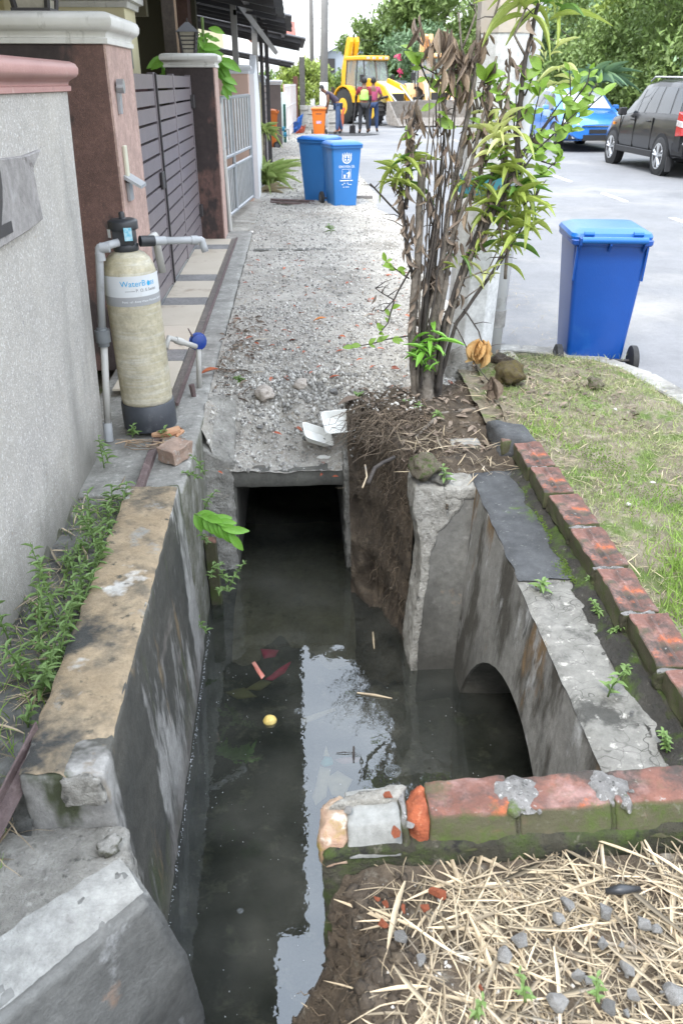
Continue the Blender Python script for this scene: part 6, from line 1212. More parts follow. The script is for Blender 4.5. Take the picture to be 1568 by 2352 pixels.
sheetpoly('plastic_scrap', [(598, 1490), (640, 1492), (632, 1508), (605, 1512)], zU, magenta_m, 'dull magenta scrap, upper one under the water', 'plastic')
sheetpoly('plastic_scrap', [(608, 1560), (660, 1522), (668, 1518), (655, 1545), (625, 1562)], zU, magenta_m, 'magenta curved scrap under the water above the fruit', 'plastic')
sheetpoly('red_stick', [(578, 1522), (586, 1518), (608, 1552), (601, 1560)], WZ + .0015, M('red strip', (.50, .09, .06), (.5, .25, .2), s=30, r=.5, b=0), 'thin red strip floating left of the magenta scraps', 'plastic')
paleU = M('pale sunken leaf', (.60, .52, .40), (.46, .40, .31), s=20, r=.8, b=0)
for k, q in enumerate((([(718, 1830), (735, 1760), (760, 1765), (748, 1830), (725, 1850)], 'broad pale sunken leaf, left of the pair under the sky reflection'), ([(745, 1790), (775, 1770), (810, 1790), (790, 1830), (762, 1825)], 'broad pale sunken leaf, right of the pair under the sky reflection'), ([(560, 1585), (600, 1560), (626, 1566), (600, 1585)], 'olive sunken leaf left above the yellow fruit'), ([(742, 1735), (750, 1712), (757, 1738)], 'small pale sunken leaf tip above the broad pair'), ([(515, 1590), (560, 1578), (590, 1600), (545, 1605)], 'dull brown sunken leaf near the stained drain wall'), ([(690, 1650), (770, 1625), (772, 1632), (700, 1662)], 'long thin pale sunken blade crossing the sky reflection'))):
    sheetpoly('sunken_leaf', q[0], zU, paleU if k not in (2, 4) else M('olive sunken leaf', (.20, .19, .10), r=.8, b=0), q[1], 'leaf', 'leaves sunk in the drain')
sheetpoly('plastic_scrap', [(735, 1752), (745, 1736), (763, 1738), (765, 1755), (745, 1760)], zU + .005, M('aqua plastic', (.12, .42, .46), r=.5, b=0), 'pale aqua scrap under the water by the broad pale leaves', 'plastic')
sheetpoly('plastic_scrap', [(768, 1745), (790, 1738), (828, 1740), (820, 1750), (785, 1755)], zU + .005, M('dull pink paper', (.50, .30, .32), r=.6, b=0), 'dull pink scrap under the floating dark twig', 'paper')
for px, lab in ((((856, 1452), (859, 1490), .006), 'short straw floating under the soil bank'), (((820, 1591), (900, 1604), .006), 'long straw floating on the dark water below the stub wall'), (((772, 1729), (812, 1729), .002), 'thin dark twig floating level on the sky reflection'), (((812, 1715), (812, 1750), .006), 'stubby dark twig standing across the thin one on the water')):
    a, c = gz(*px[0], WZ + .003), gz(*px[1], WZ + .003); tag(MB().tube([a, a.lerp(c, .5) + Vector((0, 0, .003)), c], [px[2] * .6, px[2], px[2] * .4], 6).build('floating_stick', straw_m if px[2] > .005 and 'straw' in lab else darkbark_m), lab, 'stick', 'sticks floating in the drain')
# specks on the water
n = 160; ps = np.stack([rng.uniform(-.42, .72, n), rng.uniform(1.3, 2.9, n), np.full(n, WZ + .001)], -1)
stuff('floating_specks', *STONE, ps, rots(n), rng.uniform(.002, .005, (n, 1)) * np.array([[1, 1, .4]]), white_m, 'tiny pale specks scattered over the dark water', 'specks')
# scum line along the wall
# ================================================================ STONES, STRAW, LITTER
def zverge(x, y): return verge_z(x, y)
def pos_on(n, x0, x1, y0, y1, zf, ok=None):
    o = []
    while len(o) < n:
        x, y = random.uniform(x0, x1), random.uniform(y0, y1)
        if ok is None or ok(x, y): r = zf(x, y); o.append(r if isinstance(r, tuple) else (x, y, r))
    return np.array(o)
def lognorm(n, lo, hi, p=2.2): return lo + (hi - lo) * rng.random(n) ** p
okv = lambda x, y: not (x > .27 and y < 4.05) and not (x > .62 and y < 4.25)
n = 21000; p = pos_on(n, -.48, 1.3, 3.795, 6.2, lambda x, y: zverge(x, y), lambda x, y: okv(x, y) and random.random() < (1.25 - .7 * abs(fnoise(x, y, 1.4)) * 2) * (1.0 if y < 5 else .8))
stuff('gravel', *STONE, p, rots(n), lognorm(n, .004, .030, 4.2)[:, None] * rng.uniform(.7, 1.2, (n, 3)), stone_m, 'grey crushed stone scattered over the near verge', 'gravel')
n = 16000; p = pos_on(n, -.5, 1.9, 6.0, 13.5, lambda x, y: zverge(x, y), hole)
stuff('gravel', *STONE, p, rots(n), lognorm(n, .007, .034, 3.0)[:, None] * rng.uniform(.7, 1.2, (n, 3)), stone_m, 'pale gravel scattered over the verge towards the far bins', 'gravel')
n = 7000; p = pos_on(n, -.6, 2.0, 13.5, 32, lambda x, y: zverge(x, y))
stuff('gravel', *STONE, p, rots(n), lognorm(n, .012, .045, 3)[:, None] * rng.uniform(.7, 1.2, (n, 3)), stone_m, 'far pale gravel along the street edge', 'gravel')
# darker heap of larger stones at the torn edge
n = 1500; c = gz(760, 905, 0); p = np.stack([rng.normal(.06, .28, n), rng.normal(4.30, .16, n), np.zeros(n)], -1); p = p[(p[:, 0] < .6) & (p[:, 0] > -.45) & (p[:, 1] > 3.85)]; p[:, 2] = [zverge(a[0], a[1]) + .004 for a in p]; n = len(p)
stuff('stone_heap', *STONE, p, rots(n), lognorm(n, .008, .036, 2)[:, None] * rng.uniform(.7, 1.2, (n, 3)), stone_m, 'low ridge of darker broken stones across the verge', 'stones')
rmesh = [chip_mesh('stone_mesh', (1.1, .85, .7), 31 * k) for k in range(7)]
for m_ in rmesh: m_.materials.append(stone2_m)
def rock(px, py, z, s, name, label, group, mat=None, cat='stone', sink=.3):
    o = bpy.data.objects.new(name, random.choice(rmesh) if mat is None else None)
    if mat is not None: me = chip_mesh(name, (1.1, .85, .6), random.randint(0, 9999), 10) if s < .05 else rock_mesh(name, (1, .85, .7), random.uniform(0, 99), .5, 3); me.polygons.foreach_set('use_smooth', [s >= .05] * len(me.polygons)); me.materials.append(mat); o = bpy.data.objects.new(name, me)
    COL.objects.link(o); o.location = (gz(px, py, z) if z > -.015 or py > 1200 else drop(px, py, verge_z)) + Vector((0, 0, s * (.5 - sink))); o.scale = (s,) * 3; o.rotation_euler = (random.uniform(-.4, .4), random.uniform(-.4, .4), random.uniform(0, 6)); tag(o, label, cat, group)
gl = [(1189, 2165, 64, 'pale angular stone on the straw, left of the middle of the foreground'), (1280, 2115, 54, 'dark speckled stone in a hollow of the straw'), (1389, 2100, 62, 'grey stone on the straw near the brick wall, below its second mortar patch'), (1475, 2127, 60, 'speckled egg shaped grey stone, larger of a touching pair'), (1507, 2139, 40, 'smaller grey stone touching the egg shaped one'), (1300, 2082, 50, 'flat grey stone half buried in straw close to the brick wall'), (1383, 2171, 46, 'white speckled stone in the middle of the straw'), (1156, 2200, 60, 'brown and grey stone left of the pale angular one'), (1277, 2310, 62, 'large pale stone near the bottom edge of the straw'),
      (1351, 2257, 46, 'pale smooth stone, right of two side by side low in the straw'), (1327, 2248, 40, 'pale smooth stone, left of two side by side low in the straw'), (1439, 2233, 52, 'grey stone crossed by a long straw at the lower right'), (1546, 2295, 72, 'largest grey stone at the bottom right corner'), (1398, 2318, 44, 'pale stone near the bottom edge below the smooth pair'), (1439, 2330, 30, 'small white round pebble at the bottom edge'), (920, 2156, 50, 'flat brownish grey stone at the soil edge of the straw'), (967, 2212, 44, 'purplish grey stone on bare soil left in the straw'), (1451, 2288, 44, 'dull violet stone near the bottom right corner'), (1425, 2172, 30, 'little grey stone between the white speckled one and the right edge')]
for x, y, s, lab in gl: rock(x, y, -.005, s * random.uniform(.6, .85) / 1860 * 1.9, 'stone', lab, 'stones lying on the foreground straw')
of = [(1003, 2058, 52, 'largest orange brick chip on the soil below the brick wall'), (976, 2088, 34, 'orange brick chip just left below the largest one'), (879, 2124, 34, 'flat orange brick chip near the soil edge'), (885, 2078, 26, 'small orange chip below the cream block'), (867, 2066, 24, 'tiny orange chip nearest the broken wall end'), (926, 2091, 26, 'small orange chip beside a straw'), (1103, 2271, 20, 'tiny orange chip low in the straw')]
for x, y, s, lab in of: rock(x, y, -.005, s * .8 / 1860 * 1.9, 'brick_chip', lab, 'orange brick chips', orange_m, 'brick chip')
for x, y, z, s, lab in ((891, 1832, .088, 28, 'small orange chip lying on top of the broken wall'), (909, 1916, .078, 36, 'orange chip on the grey render of the broken wall'), (1233, 1350, .0, 20, 'tiny orange chip on the cracked ledge')): rock(x, y, z, s / 1860 * 1.9, 'brick_chip', lab, 'orange brick chips', orange_m, 'brick chip', .2)
for x, y, z, s, lab in ((800, 1866, .085, 24, 'dark pebble on the broken end of the front wall'), (1447, 1822, .095, 18, 'white pebble on the mortar patch of the front wall'), (1238, 1868, .09, 16, 'white chip on the front wall edge'), (1450, 1640, .01, 18, 'light brown pebble on the ledge beside the seedling'), (940, 1902, .08, 26, 'grey pebble beside the orange chip on the render')): rock(x, y, z, s / 1860 * 1.9, 'pebble', lab, 'pebbles on the brick walls', None, 'pebble', .2)
for x, y, z, s, lab in ((975, 1085, .03, 90, 'brown earthy lump resting on the stub wall end'), (1010, 1105, -.01, 60, 'dark stone beside the seedling on the stub wall')): rock(x, y, z, s / 1860 * 2.9, 'earth_lump', lab, 'lumps on the stub wall', rough_m if 'dark' in lab else verge_m, 'lump')
for x, y, s, lab in ((608, 912, 55, 'pale veined flat stone standing out of the rubble'), (690, 890, 36, 'grey round stone beside the pale veined one'), (765, 905, 34, 'bluish grey stone in the rubble ridge'), (700, 1010, 20, 'small dark stone left of the foam box'), (745, 1018, 26, 'dark pebble at the foam box'), (598, 985, 22, 'pale pebble in the rubble above the culvert')): rock(x, y, -.02, s / 1860 * 3.9, 'stone', lab, 'larger stones in the rubble', M('pale veined stone', (.55, .50, .44), (.36, .30, .25), s=9, r=.8) if 'veined' in lab else None)
rock(1165, 885, .04, 84 / 1860 * 4.3, 'mossy_lump', 'mossy brown earth lump behind the far end of the brick kerb', 'mossy lumps', M('mossy earth', (.16, .13, .035), (.11, .08, .05), s=9, r=1, b=1, bs=50, bd=.02), 'earth lump', .2)
rock(1150, 852, .05, 60 / 1860 * 4.5, 'mossy_lump', 'crumbly brown lump at the foot of the white pipe', 'mossy lumps', soil_m, 'earth lump', .2)
rock(1365, 893, .03, 44 / 1860 * 4.0, 'earth_lump', 'round brown earth lump in the thin grass', 'lumps on the grass', verge_m, 'earth lump', .2)
for x, y, lab in ((1412, 945, 'pale stone in the thin grass near the kerb'), (1495, 1115, 'white chip in the grass at the right edge'), (1440, 1165, 'round white pebble lying in the turf')): rock(x, y, .04, .03, 'pebble', lab, 'pale stones in the grass', M('pale pebble', (.6, .58, .54), (.45, .44, .41), s=30, r=.8), 'pebble', .1)
# footing plaster chips lower left
rock(255, 1962, -.16, .055, 'concrete_chip', 'sharp concrete chip sticking out by the dark crack near the slab', 'concrete chips', conc_m, 'chip', 0)
n = 450; q_ = [bank(x, y) for x, y in zip(rng.uniform(.25, .62, n), rng.uniform(3.85, 4.28, n))]; p = np.array([a for a in q_ if a[2] > -.25]); n = len(p)
stuff('gravel', *STONE, p, rots(n), lognorm(n, .005, .026, 2.5)[:, None] * rng.uniform(.7, 1.2, (n, 3)), stone_m, 'loose stones spilling onto the soil bank', 'gravel')
LT0 = leaf_t(3, .8, .12, .15)
n = 420; q_ = [bank(x, y) for x, y in zip(rng.uniform(.3, .98, n), rng.uniform(3.3, 4.28, n))]; p = np.array([a for a in q_ if a[2] > -.2]); n = len(p); p[:, 2] += .008
stuff('leaf_litter', *LT0, p, rots(n, .5), rng.uniform(.02, .06, (n, 1)) * np.array([[.5, 1, 1]]), deadleaf_m, 'grey brown leaf litter over the soil around the bush foot', 'leaves')
p = pos_on(380, .93, 1.7, 3.5, 4.8, lambda x, y: gverge(max(x, 1.0), y)[2] + .008); n = len(p)
stuff('leaf_litter', *LT0, p, rots(n, .5), rng.uniform(.015, .05, (n, 1)) * np.array([[.5, 1, 1]]), deadleaf_m, 'leaf litter behind the far end of the brick kerb', 'leaves')
# straw in the foreground
def st_t(wd, cv, lift_):
    v = []; f = []
    for k in range(5):
        t = k / 4; hw = wd * .5 * (.35, .95, 1, .7, .1)[k]; cx = cv * t * (1 - t) * 2 + cv * .3 * math.sin(t * 5); z = lift_ * math.sin(t * 3.1)
        v += [(cx - hw, t, z), (cx + hw, t, z), (cx, t, z - wd * .10)]
    for k in range(4): a = k * 3; f += [(a, a + 1, a + 4, a + 3), (a, a + 3, a + 5, a + 2)]
    return v, f
STS = [st_t(.034, .04, .015), st_t(.022, -.08, .03), st_t(.055, .02, .0), st_t(.018, .11, .04), st_t(.040, -.03, -.01), st_t(.075, .03, .015)]
def strawfield(n, x0, x1, y0, y1, zf, ln, wd, mat, lab, tilt=.25, ok=None, lift=.02, name='straw', smooth=False, cat='straw'):
    V_, F_, o = [], [], 0
    for T_ in STS:
        m = n // len(STS) + 1; p = pos_on(m, x0, x1, y0, y1, zf, ok); p[:, 2] += rng.uniform(.001, lift, m)
        L = ln[0] + (ln[1] - ln[0]) * rng.random(m) ** 1.6
        v, f = scatter(*T_, p, rots(m, tilt), L[:, None] * np.array([[1, 1, 1]])); V_.append(v); F_.append(f + o); o += len(v)
    return tag(link(name, mesh_np(name, np.concatenate(V_), np.concatenate(F_)), mat), lab, cat, None, 'stuff')
zs = lambda x, y: nearz(x, y)[2]
strawfield(12000, .14, 1.9, .15, 1.17, zs, (.03, .17), (.003, .009), straw_m, 'thick litter of dry bamboo straw covering the near ground', .08, lambda x, y: random.random() < sm(.12, .34, x + .25 * fnoise(x, y, 4)) * (.5 + .9 * sm(-.3, .2, fnoise(x, y, 5, 2))), .024)
strawfield(140, .25, 1.6, .5, 1.10, zs, (.15, .24), (.007, .012), straw_m, 'long broad straw blades lying over the foreground litter', .10, None, .035)
strawfield(90, .0, .30, .6, 1.15, zs, (.03, .09), (.002, .005), straw_m, 'short straws at the edge of the crumbling soil', .5)
gvz = lambda x, y: gverge((x), y)
strawfield(3600, 1.02, 2.04, .9, 4.85, gvz, (.015, .09), (.0025, .007), straw2_m, 'dry straw bits strewn through the verge grass', .22, lambda x, y: random.random() < .40 + 1.3 * fnoise(x, y, 2.5), .03)
strawfield(260, .92, 1.25, 3.5, 4.6, lambda x, y: .04, (.03, .13), (.003, .008), straw_m, 'straw and bark bits around the foot of the pole', .25)
strawfield(150, .45, .92, 3.12, 3.5, lambda x, y: .005 + .03 * (y > 3.3), (.04, .15), (.003, .007), straw_m, 'straw caught on top of the stub wall', .2)
strawfield(420, -.45, 1.2, 3.5, 7.5, zverge, (.03, .12), (.002, .006), straw_m, 'straw pieces strewn over the gravel verge', .2, okv)
strawfield(420, -.95, -.72, 1.3, 3.1, lambda x, y: stripz(x, y), (.03, .16), (.003, .008), straw_m, 'dry straw lying among the weeds along the wall', .25)
strawfield(700, .95, 2.0, 5.1, 9, lambda x, y: -.1, (.02, .1), (.003, .008), straw2_m, 'pale straw washed along the road edge', .1, lambda x, y: random.random() < .5 + fnoise(x, y, 2))
# fallen leaves on the gravel
LT = leaf_t(3, .8, .12, .15)
n = 150; p = pos_on(n, -.48, 1.1, 3.6, 8.0, zverge, okv); p[:, 2] += .008
stuff('fallen_leaves', *LT, p, rots(n, .4), rng.uniform(.02, .065, (n, 1)) * np.array([[.5, 1, 1]]), redleaf_m, 'reddish brown dead leaves strewn over the gravel verge', 'leaves')
n = 170; p = np.concatenate([pos_on(120, -.5, -.25, 4.2, 5.9, zverge), pos_on(50, .25, .6, 3.7, 4.25, zverge)]); p[:, 2] += .01
stuff('fallen_leaves', *LT, p, rots(n, .5), rng.uniform(.02, .075, (n, 1)) * np.array([[.5, 1, 1]]), deadleaf_m, 'brown dead leaves gathered along the apron edge', 'leaves')
for x, y, s, lab, m_ in ((749, 731, .09, 'single orange leaf on the gravel beyond the rubble', M('orange leaf', (.62, .20, .03), r=.5, b=.1)), (830, 915, .13, 'large dark curled leaf left of the bush foot', deadleaf_m), (502, 848, .11, 'curled red brown leaf by the standpipe', redleaf_m), (668, 560, .05, 'small red leaf far up the gravel', redleaf_m)):
    v_, f_ = leaf_t(5, .5, .2, .25); c = gz(x, y, .02); me = MB().add(v_, f_, Matrix.Translation(c) @ Matrix.Rotation(random.uniform(1, 2), 4, 'Z') @ Matrix.Scale(s, 4)); tag(me.build('fallen_leaf', m_, smooth=True), lab, 'leaf')
o = MB().tube([gz(1390, 2047, .0), gz(1425, 2043, .012), gz(1468, 2041, .0)], [.006, .011, .005], 8).build('dark_pod', plastic_m, smooth=True); tag(o, 'dark curved pod lying on the straw against the front wall', 'pod')
# grass on the verge
def zin(x, y): g = gverge(x, y); return (g[0], g[1], g[2] - .003)
n = 30000; p = pos_on(n, 1.02, 2.08, .9, 4.93, zin, lambda x, y: random.random() < .28 + 1.3 * max(0, fnoise(x, y, 2.1, 4) + .15))
hh = rng.uniform(.012, .045, n); stuff('verge_grass', *BLADE, p, rots(n, 1.35, tmin=.35), np.stack([rng.uniform(.0012, .003, n), hh, hh], -1), drygrass_m, 'thin short grass growing over the verge', 'grass')
def tuft(n, cx, cy_, sx, sy, h, mat, lab, wd=(.0015, .004)):
    p = np.stack([rng.normal(cx, sx, n), rng.normal(cy_, sy, n), np.zeros(n)], -1); p[:, 0] = np.clip(p[:, 0], 1.06, 2.05); p[:, 2] = [gverge(a[0], a[1])[2] for a in p]
    hh = rng.uniform(h * .5, h, n); stuff('grass_tuft', *BLADE, p, rots(n, 1.5, tmin=.6), np.stack([rng.uniform(*wd, n), hh, hh], -1), mat, lab, 'grass')
tuft(1100, 1.42, 2.15, .07, .16, .10, grass_m, 'bright green tuft of long grass beside the brick kerb'); tuft(500, 1.30, 1.95, .05, .12, .08, grass_m, 'lower bright green tuft at the kerb near the right edge')
tuft(900, 1.30, 2.22, .06, .10, .09, grass_m, 'bright green long grass leaning over the brick kerb'); tuft(700, 1.24, 2.0, .05, .08, .08, grass_m, 'bright green grass at the right edge beside the kerb'); tuft(500, 1.35, 2.75, .12, .15, .04, grass_m, 'short green patch of verge grass'); tuft(500, 1.65, 2.6, .16, .2, .05, grass_m, 'patch of greener grass further right'); tuft(700, 1.3, 3.25, .18, .3, .035, grass_m, 'greenish patch of short grass behind the brick kerb')
tuft(250, 1.5, 4.72, .2, .08, .06, drygrass_m, 'sparse grass along the curved kerb'); tuft(300, 1.15, 3.55, .06, .12, .05, grass_m, 'weedy grass behind the dark capped brick')
MO = ([(0, 0, .5), (.5, 0, 0), (0, .5, 0), (-.5, 0, 0), (0, -.5, 0)], [(0, 1, 2), (0, 2, 3), (0, 3, 4), (0, 4, 1)])
def moss(n, pts, s, lab, mat=moss_m): 
    p = np.array(pts); stuff('moss', *MO, p, rots(len(p), .5), rng.uniform(s * .5, s, (len(p), 3)), mat, lab, 'moss')
def ml(n, a, c, spread, z):
    o = []
    for _ in range(n): q = random.random(); o.append((a[0] + (c[0] - a[0]) * q + random.gauss(0, spread), a[1] + (c[1] - a[1]) * q + random.gauss(0, spread), z + random.uniform(-.002, .005)))
    return o
moss(0, ml(1500, (.93, 3.1), (.915, 2.35), .010, .008) + ml(700, (.90, 2.38), (.93, 2.25), .016, .004), .008, 'bright moss along the foot of the brick kerb')
moss(0, ml(700, (1.4, 2.8), (1.8, 2.6), .09, .05) + ml(400, (1.25, 3.3), (1.35, 3.0), .05, .05), .010, 'cushions of bright moss in the verge', moss_m)
n = 260; ys_ = rng.uniform(1.62, 3.2, n); p = np.stack([-.452 - .008 * (ys_ - 1.6) + rng.normal(0, .003, n), ys_, np.full(n, WZ + .001)], -1); stuff('waterline_scum', *STONE, p, rots(n), rng.uniform(.002, .006, (n, 1)) * np.array([[1, 1, .4]]), white_m, 'thin broken line of pale scum along the foot of the stained drain wall', 'scum')
# ================================================================ ROOTS
rb = MB()
def rootline(p0, p1, r, wob, n=7):
    p0, p1 = Vector(p0), Vector(p1); s = random.uniform(0, 99); L = (p1 - p0).length
    pts = [p0.lerp(p1, k / (n - 1)) + noise.noise_vector(Vector((s, k * .8, 0))) * wob * L * math.sin(math.pi * min(1, (k + 1) / n)) for k in range(n)]
    rb.tube(pts, [r * (1 - .6 * k / (n - 1)) for k in range(n)], 3, cap=False)
for k in range(1900):
    x = random.uniform(.27, .72); top = 3.98 - .62 * sm(.26, .50, x) if x < .5 else 3.3; z0 = random.uniform(-.25, .02) if random.random() < .5 else random.uniform(-.75, 0)
    y0 = top + .42 * z0 + random.uniform(-.06, .03); 
    if x > .49: z0 = random.uniform(-.05, .03); y0 = random.uniform(3.2, 3.6)
    L = random.uniform(.04, .17); rootline((x, y0, z0), (x + random.uniform(-.5, .5) * L, y0 - random.uniform(.1, .5) * L, z0 - random.uniform(-.1, .9) * L), random.uniform(.0006, .0020), .35, 6)
for k in range(220):
    a = Vector((random.uniform(.3, .62), random.uniform(3.6, 4.0), .03)); rootline(a, a + Vector((random.uniform(-.25, .15), random.uniform(-.3, -.1), random.uniform(-.06, .0))), random.uniform(.001, .003), .3, 6)
tag(rb.build('fibrous_roots', root_m, smooth=True), 'mat of fine brown roots hanging over the soil bank below the bush', 'roots', None, 'stuff')
rb = MB()
for k in range(420):
    y = random.uniform(.45, 1.18); x = random.uniform(-.02, .14); z = random.uniform(-.5, -.05); L = random.uniform(.03, .12); q = nearz(x, y)
    rootline((q[0], q[1], q[2] + .004), (q[0] + random.uniform(-.7, .3) * L, y + random.uniform(-.4, .4) * L, q[2] - random.uniform(.0, .6) * L), random.uniform(.0006, .0018), .4, 5)
tag(rb.build('fibrous_roots', root_m, smooth=True), 'fine roots and dry fibres on the crumbling near soil edge', 'roots', None, 'stuff')
for (pp_, r, lab, m_) in (([(845, 1110), (860, 1075), (880, 1062), (905, 1050)], .009, 'thick black root curving out of the soil beside the culvert', darkbark_m), ([(832, 1120), (842, 1095), (838, 1068)], .004, 'thin pale looped root at the culvert corner', straw_m), ([(955, 1005), (1010, 950), (1085, 940), (1150, 948), (1230, 945)], .009, 'long dark stick lying across the soil behind the kerb', bark_m)):
    o = MB().tube([gz(x, y, .02) for x, y in pp_], r, 6).build('root', m_, smooth=True); tag(o, lab, 'root')
n = 900; xs_ = rng.uniform(.24, .62, n); p = np.array([bank(x, y) for x, y in zip(xs_, rng.uniform(3.0, 4.1, n))]); stuff('soil_crumbs', *STONE, p, rots(n), lognorm(n, .005, .03, 2.5)[:, None] * rng.uniform(.7, 1.2, (n, 3)), soil_m, 'crumbs and clods in the face of the soil bank', 'soil')
n = 900; p = np.array([nearz(x, y) for x, y in zip(rng.uniform(-.06, .2, n), rng.uniform(.4, 1.18, n))]); stuff('soil_crumbs', *STONE, p, rots(n), lognorm(n, .005, .05, 2.6)[:, None] * rng.uniform(.7, 1.2, (n, 3)), soil_m, 'crumbs and clods of the near soil edge', 'soil')
n = 2400; p = pos_on(n, .14, 1.9, .3, 1.17, zs); stuff('fine_gravel', *STONE, p, rots(n), lognorm(n, .003, .014, 2.5)[:, None] * rng.uniform(.7, 1.2, (n, 3)), stone_m, 'fine grit between the foreground straw', 'gravel')
# ================================================================ WEEDS
def rod(a, c): return (Vector(c) - Vector(a))
def place(me, name, parent, base, direction, up, L, W=None):
    y = Vector(direction).normalized(); z = Vector(up); z = (z - y * z.dot(y)); z = z.normalized() if z.length > 1e-3 else y.orthogonal().normalized(); x = y.cross(z)
    m = Matrix((x, y, z)).transposed().to_4x4(); o = bpy.data.objects.new(name, me); COL.objects.link(o); o.parent = parent
    o.matrix_local = Matrix.Translation(Vector(base) - wloc(parent)) @ m @ Matrix.Diagonal((W or L, L, L, 1)); return o
def leafmesh(name, mat, *a):
    v, f = leaf_t(*a); me = bpy.data.meshes.new(name); me.from_pydata(v, [], f); me.materials.append(mat); me.polygons.foreach_set('use_smooth', [True] * len(f)); return me
weedL = [leafmesh('weed_leaf', weed_m, 3, 1, b_, .2) for b_ in (.1, .35, .5)]
weed_count = [0]
def weed(base, h, nl, ls, lab, spread=.1, narrow=.26, kind='weed', group='weeds', stem_m=None, mesh=None):
    base = Vector(base); t = thing(kind, base, lab, 'weed', group); lean = Vector((random.uniform(-1, 1), random.uniform(-1, 1), 0)) * spread
    S_ = [base + lean * (k / 5) ** 1.5 + Vector((0, 0, h * k / 5)) for k in range(6)]
    MB().tube(S_, [.0032 * (1 - .12 * k) for k in range(6)], 5).build('stem', stem_m or weed_m, t, smooth=True)
    for i in range(nl):
        q = .12 + .88 * i / nl; k = min(int(q * 5), 4); b0 = S_[k].lerp(S_[k + 1], q * 5 - k); a = i * 2.4 + random.uniform(-.4, .4)
        d = Vector((math.cos(a), math.sin(a), random.uniform(.1, .8))); L = ls * random.uniform(.6, 1.15) * (1.1 - .4 * q)
        place(random.choice(mesh or weedL), 'leaf', t, b0, d, (0, 0, 1), L, L * narrow * random.uniform(.8, 1.2))
    return t
def wlab(y, h):
    seg = 'nearest the camera' if y < 1.9 else ('halfway along the strip' if y < 2.5 else 'towards the tank')
    return (('tall thin weed rising against the pebble wall, ' if h > .15 else 'low leafy weed in the strip beside the stained drain wall, ') + seg), (('tall weeds ' if h > .15 else 'low weeds ') + seg)
wl = [((25, 1480), .40, 26), ((95, 1500), .46, 30), ((130, 1440), .42, 28), ((150, 1540), .30, 26), ((60, 1560), .22, 22), ((170, 1480), .28, 24), ((200, 1400), .26, 24), ((245, 1330), .30, 26), ((262, 1290), .34, 26), ((232, 1350), .22, 22), ((275, 1245), .26, 22), ((215, 1250), .30, 22), ((290, 1190), .20, 18), ((100, 1600), .16, 18), ((170, 1590), .16, 18), ((190, 1520), .18, 18), ((255, 1180), .14, 14), ((230, 1420), .2, 18)]
for i, ((px, py), h, nl) in enumerate(wl):
    b0 = gz(px, py, -.05); b0.x = min(max(b0.x, -.93), -.735)
    lb, gr = wlab(b0.y, h * .72); weed(b0, h * .72, nl + 4, .048, lb, .07, .30, group=gr)
for i in range(15):
    y = random.uniform(1.45, 2.7); lb, gr = wlab(y, .08); weed((random.uniform(-.87, -.735), y, -.05), random.uniform(.04, .11), 12, .036, lb, .04, .42, group=gr)
for px, py, h, lab in ((240, 1075, .16, 'small light green weed at the foot of the inlet pipe'), (248, 1060, .10, 'lower light green weed beside the inlet pipe foot'), (305, 1005, .07, 'round leaved weed left of the tank base'), (378, 1010, .06, 'round leaved weed right under the tank base'), (1020, 1110, .09, 'small seedling growing from the stub wall top'), (1395, 1600, .11, 'pale seedling with round leaves on the ledge'), (965, 950, .05, 'spreading weed at the foot of the bush'), (1000, 965, .05, 'second spreading weed at the foot of the bush'), (930, 940, .05, 'weed on the left of the bush foot'), (1240, 1360, .05, 'weed with fine leaves on the ledge near the bricks'), (1345, 1345, .06, 'dense fern weed at the brick foot'), (1375, 1420, .06, 'second fern weed at the brick foot'), (1400, 1460, .05, 'third fern weed at the brick foot'), (1450, 1560, .04, 'fern weed under the nearer bricks'), (1530, 1730, .05, 'fern weed in the near corner of the ledge'), (1205, 2300, .06, 'small green sprig in the straw near the bottom'), (1090, 2340, .05, 'pale green sprig at the bottom edge'), (1370, 2300, .04, 'mossy sprig among the low stones'), (760, 535, .09, 'small green weed on the far gravel'), (550, 880, .04, 'tiny weed near the standpipe'), (820, 915, .03, 'tiny weed in the rubble ridge')):
    fern = 'fern' in lab; weed(gz(px, py, .0 if py > 700 else -.01), h, 34 if fern else 12, .022 if fern else (.05 * 1.6 if py < 700 else (.020 if py > 2200 else .042)), lab, .03, .45, group='scattered small weeds')
n = 500; p = pos_on(n, -.93, -.73, 1.3, 3.05, stripz); hh = rng.uniform(.03, .10, n); stuff('strip_grass', *BLADE, p, rots(n, 1.4, tmin=.5), np.stack([rng.uniform(.002, .004, n), hh, hh], -1), grass_m, 'thin grass blades mixed among the weeds along the wall', 'grass')
# weeds on the vertical left bank beside the culvert
for px, py, z in ((470, 1090, -.03), (455, 1100, -.05), (470, 1170, -.15), (480, 1330, -.45), (500, 1360, -.5), (520, 1340, -.45), (540, 1345, -.45), (475, 1455, -.7), (475, 1250, -.3)):
    b0 = gz(px, py, z); b0.x = max(min(b0.x, -.33), -.47); weed(b0, random.uniform(.03, .10), 16, .03, 'small weed clinging beside the culvert mouth', .08, .5, group='weeds beside the culvert')
freshL = [leafmesh('fresh_leaf', freshleaf_m, 5, 1, b_, .12) for b_ in (.15, .35)]
br_ = thing('leafy_sprig', gy(455, 1185, 3.12), 'bright green sprig with broad leaves hanging at the left of the culvert mouth', 'plant')
a, c = gy(447, 1180, 3.10), gy(525, 1225, 3.02); MB().tube([a, a.lerp(c, .5) + Vector((0, 0, .02)), c], [.004, .003, .002], 5).build('stem', weed_m, br_)
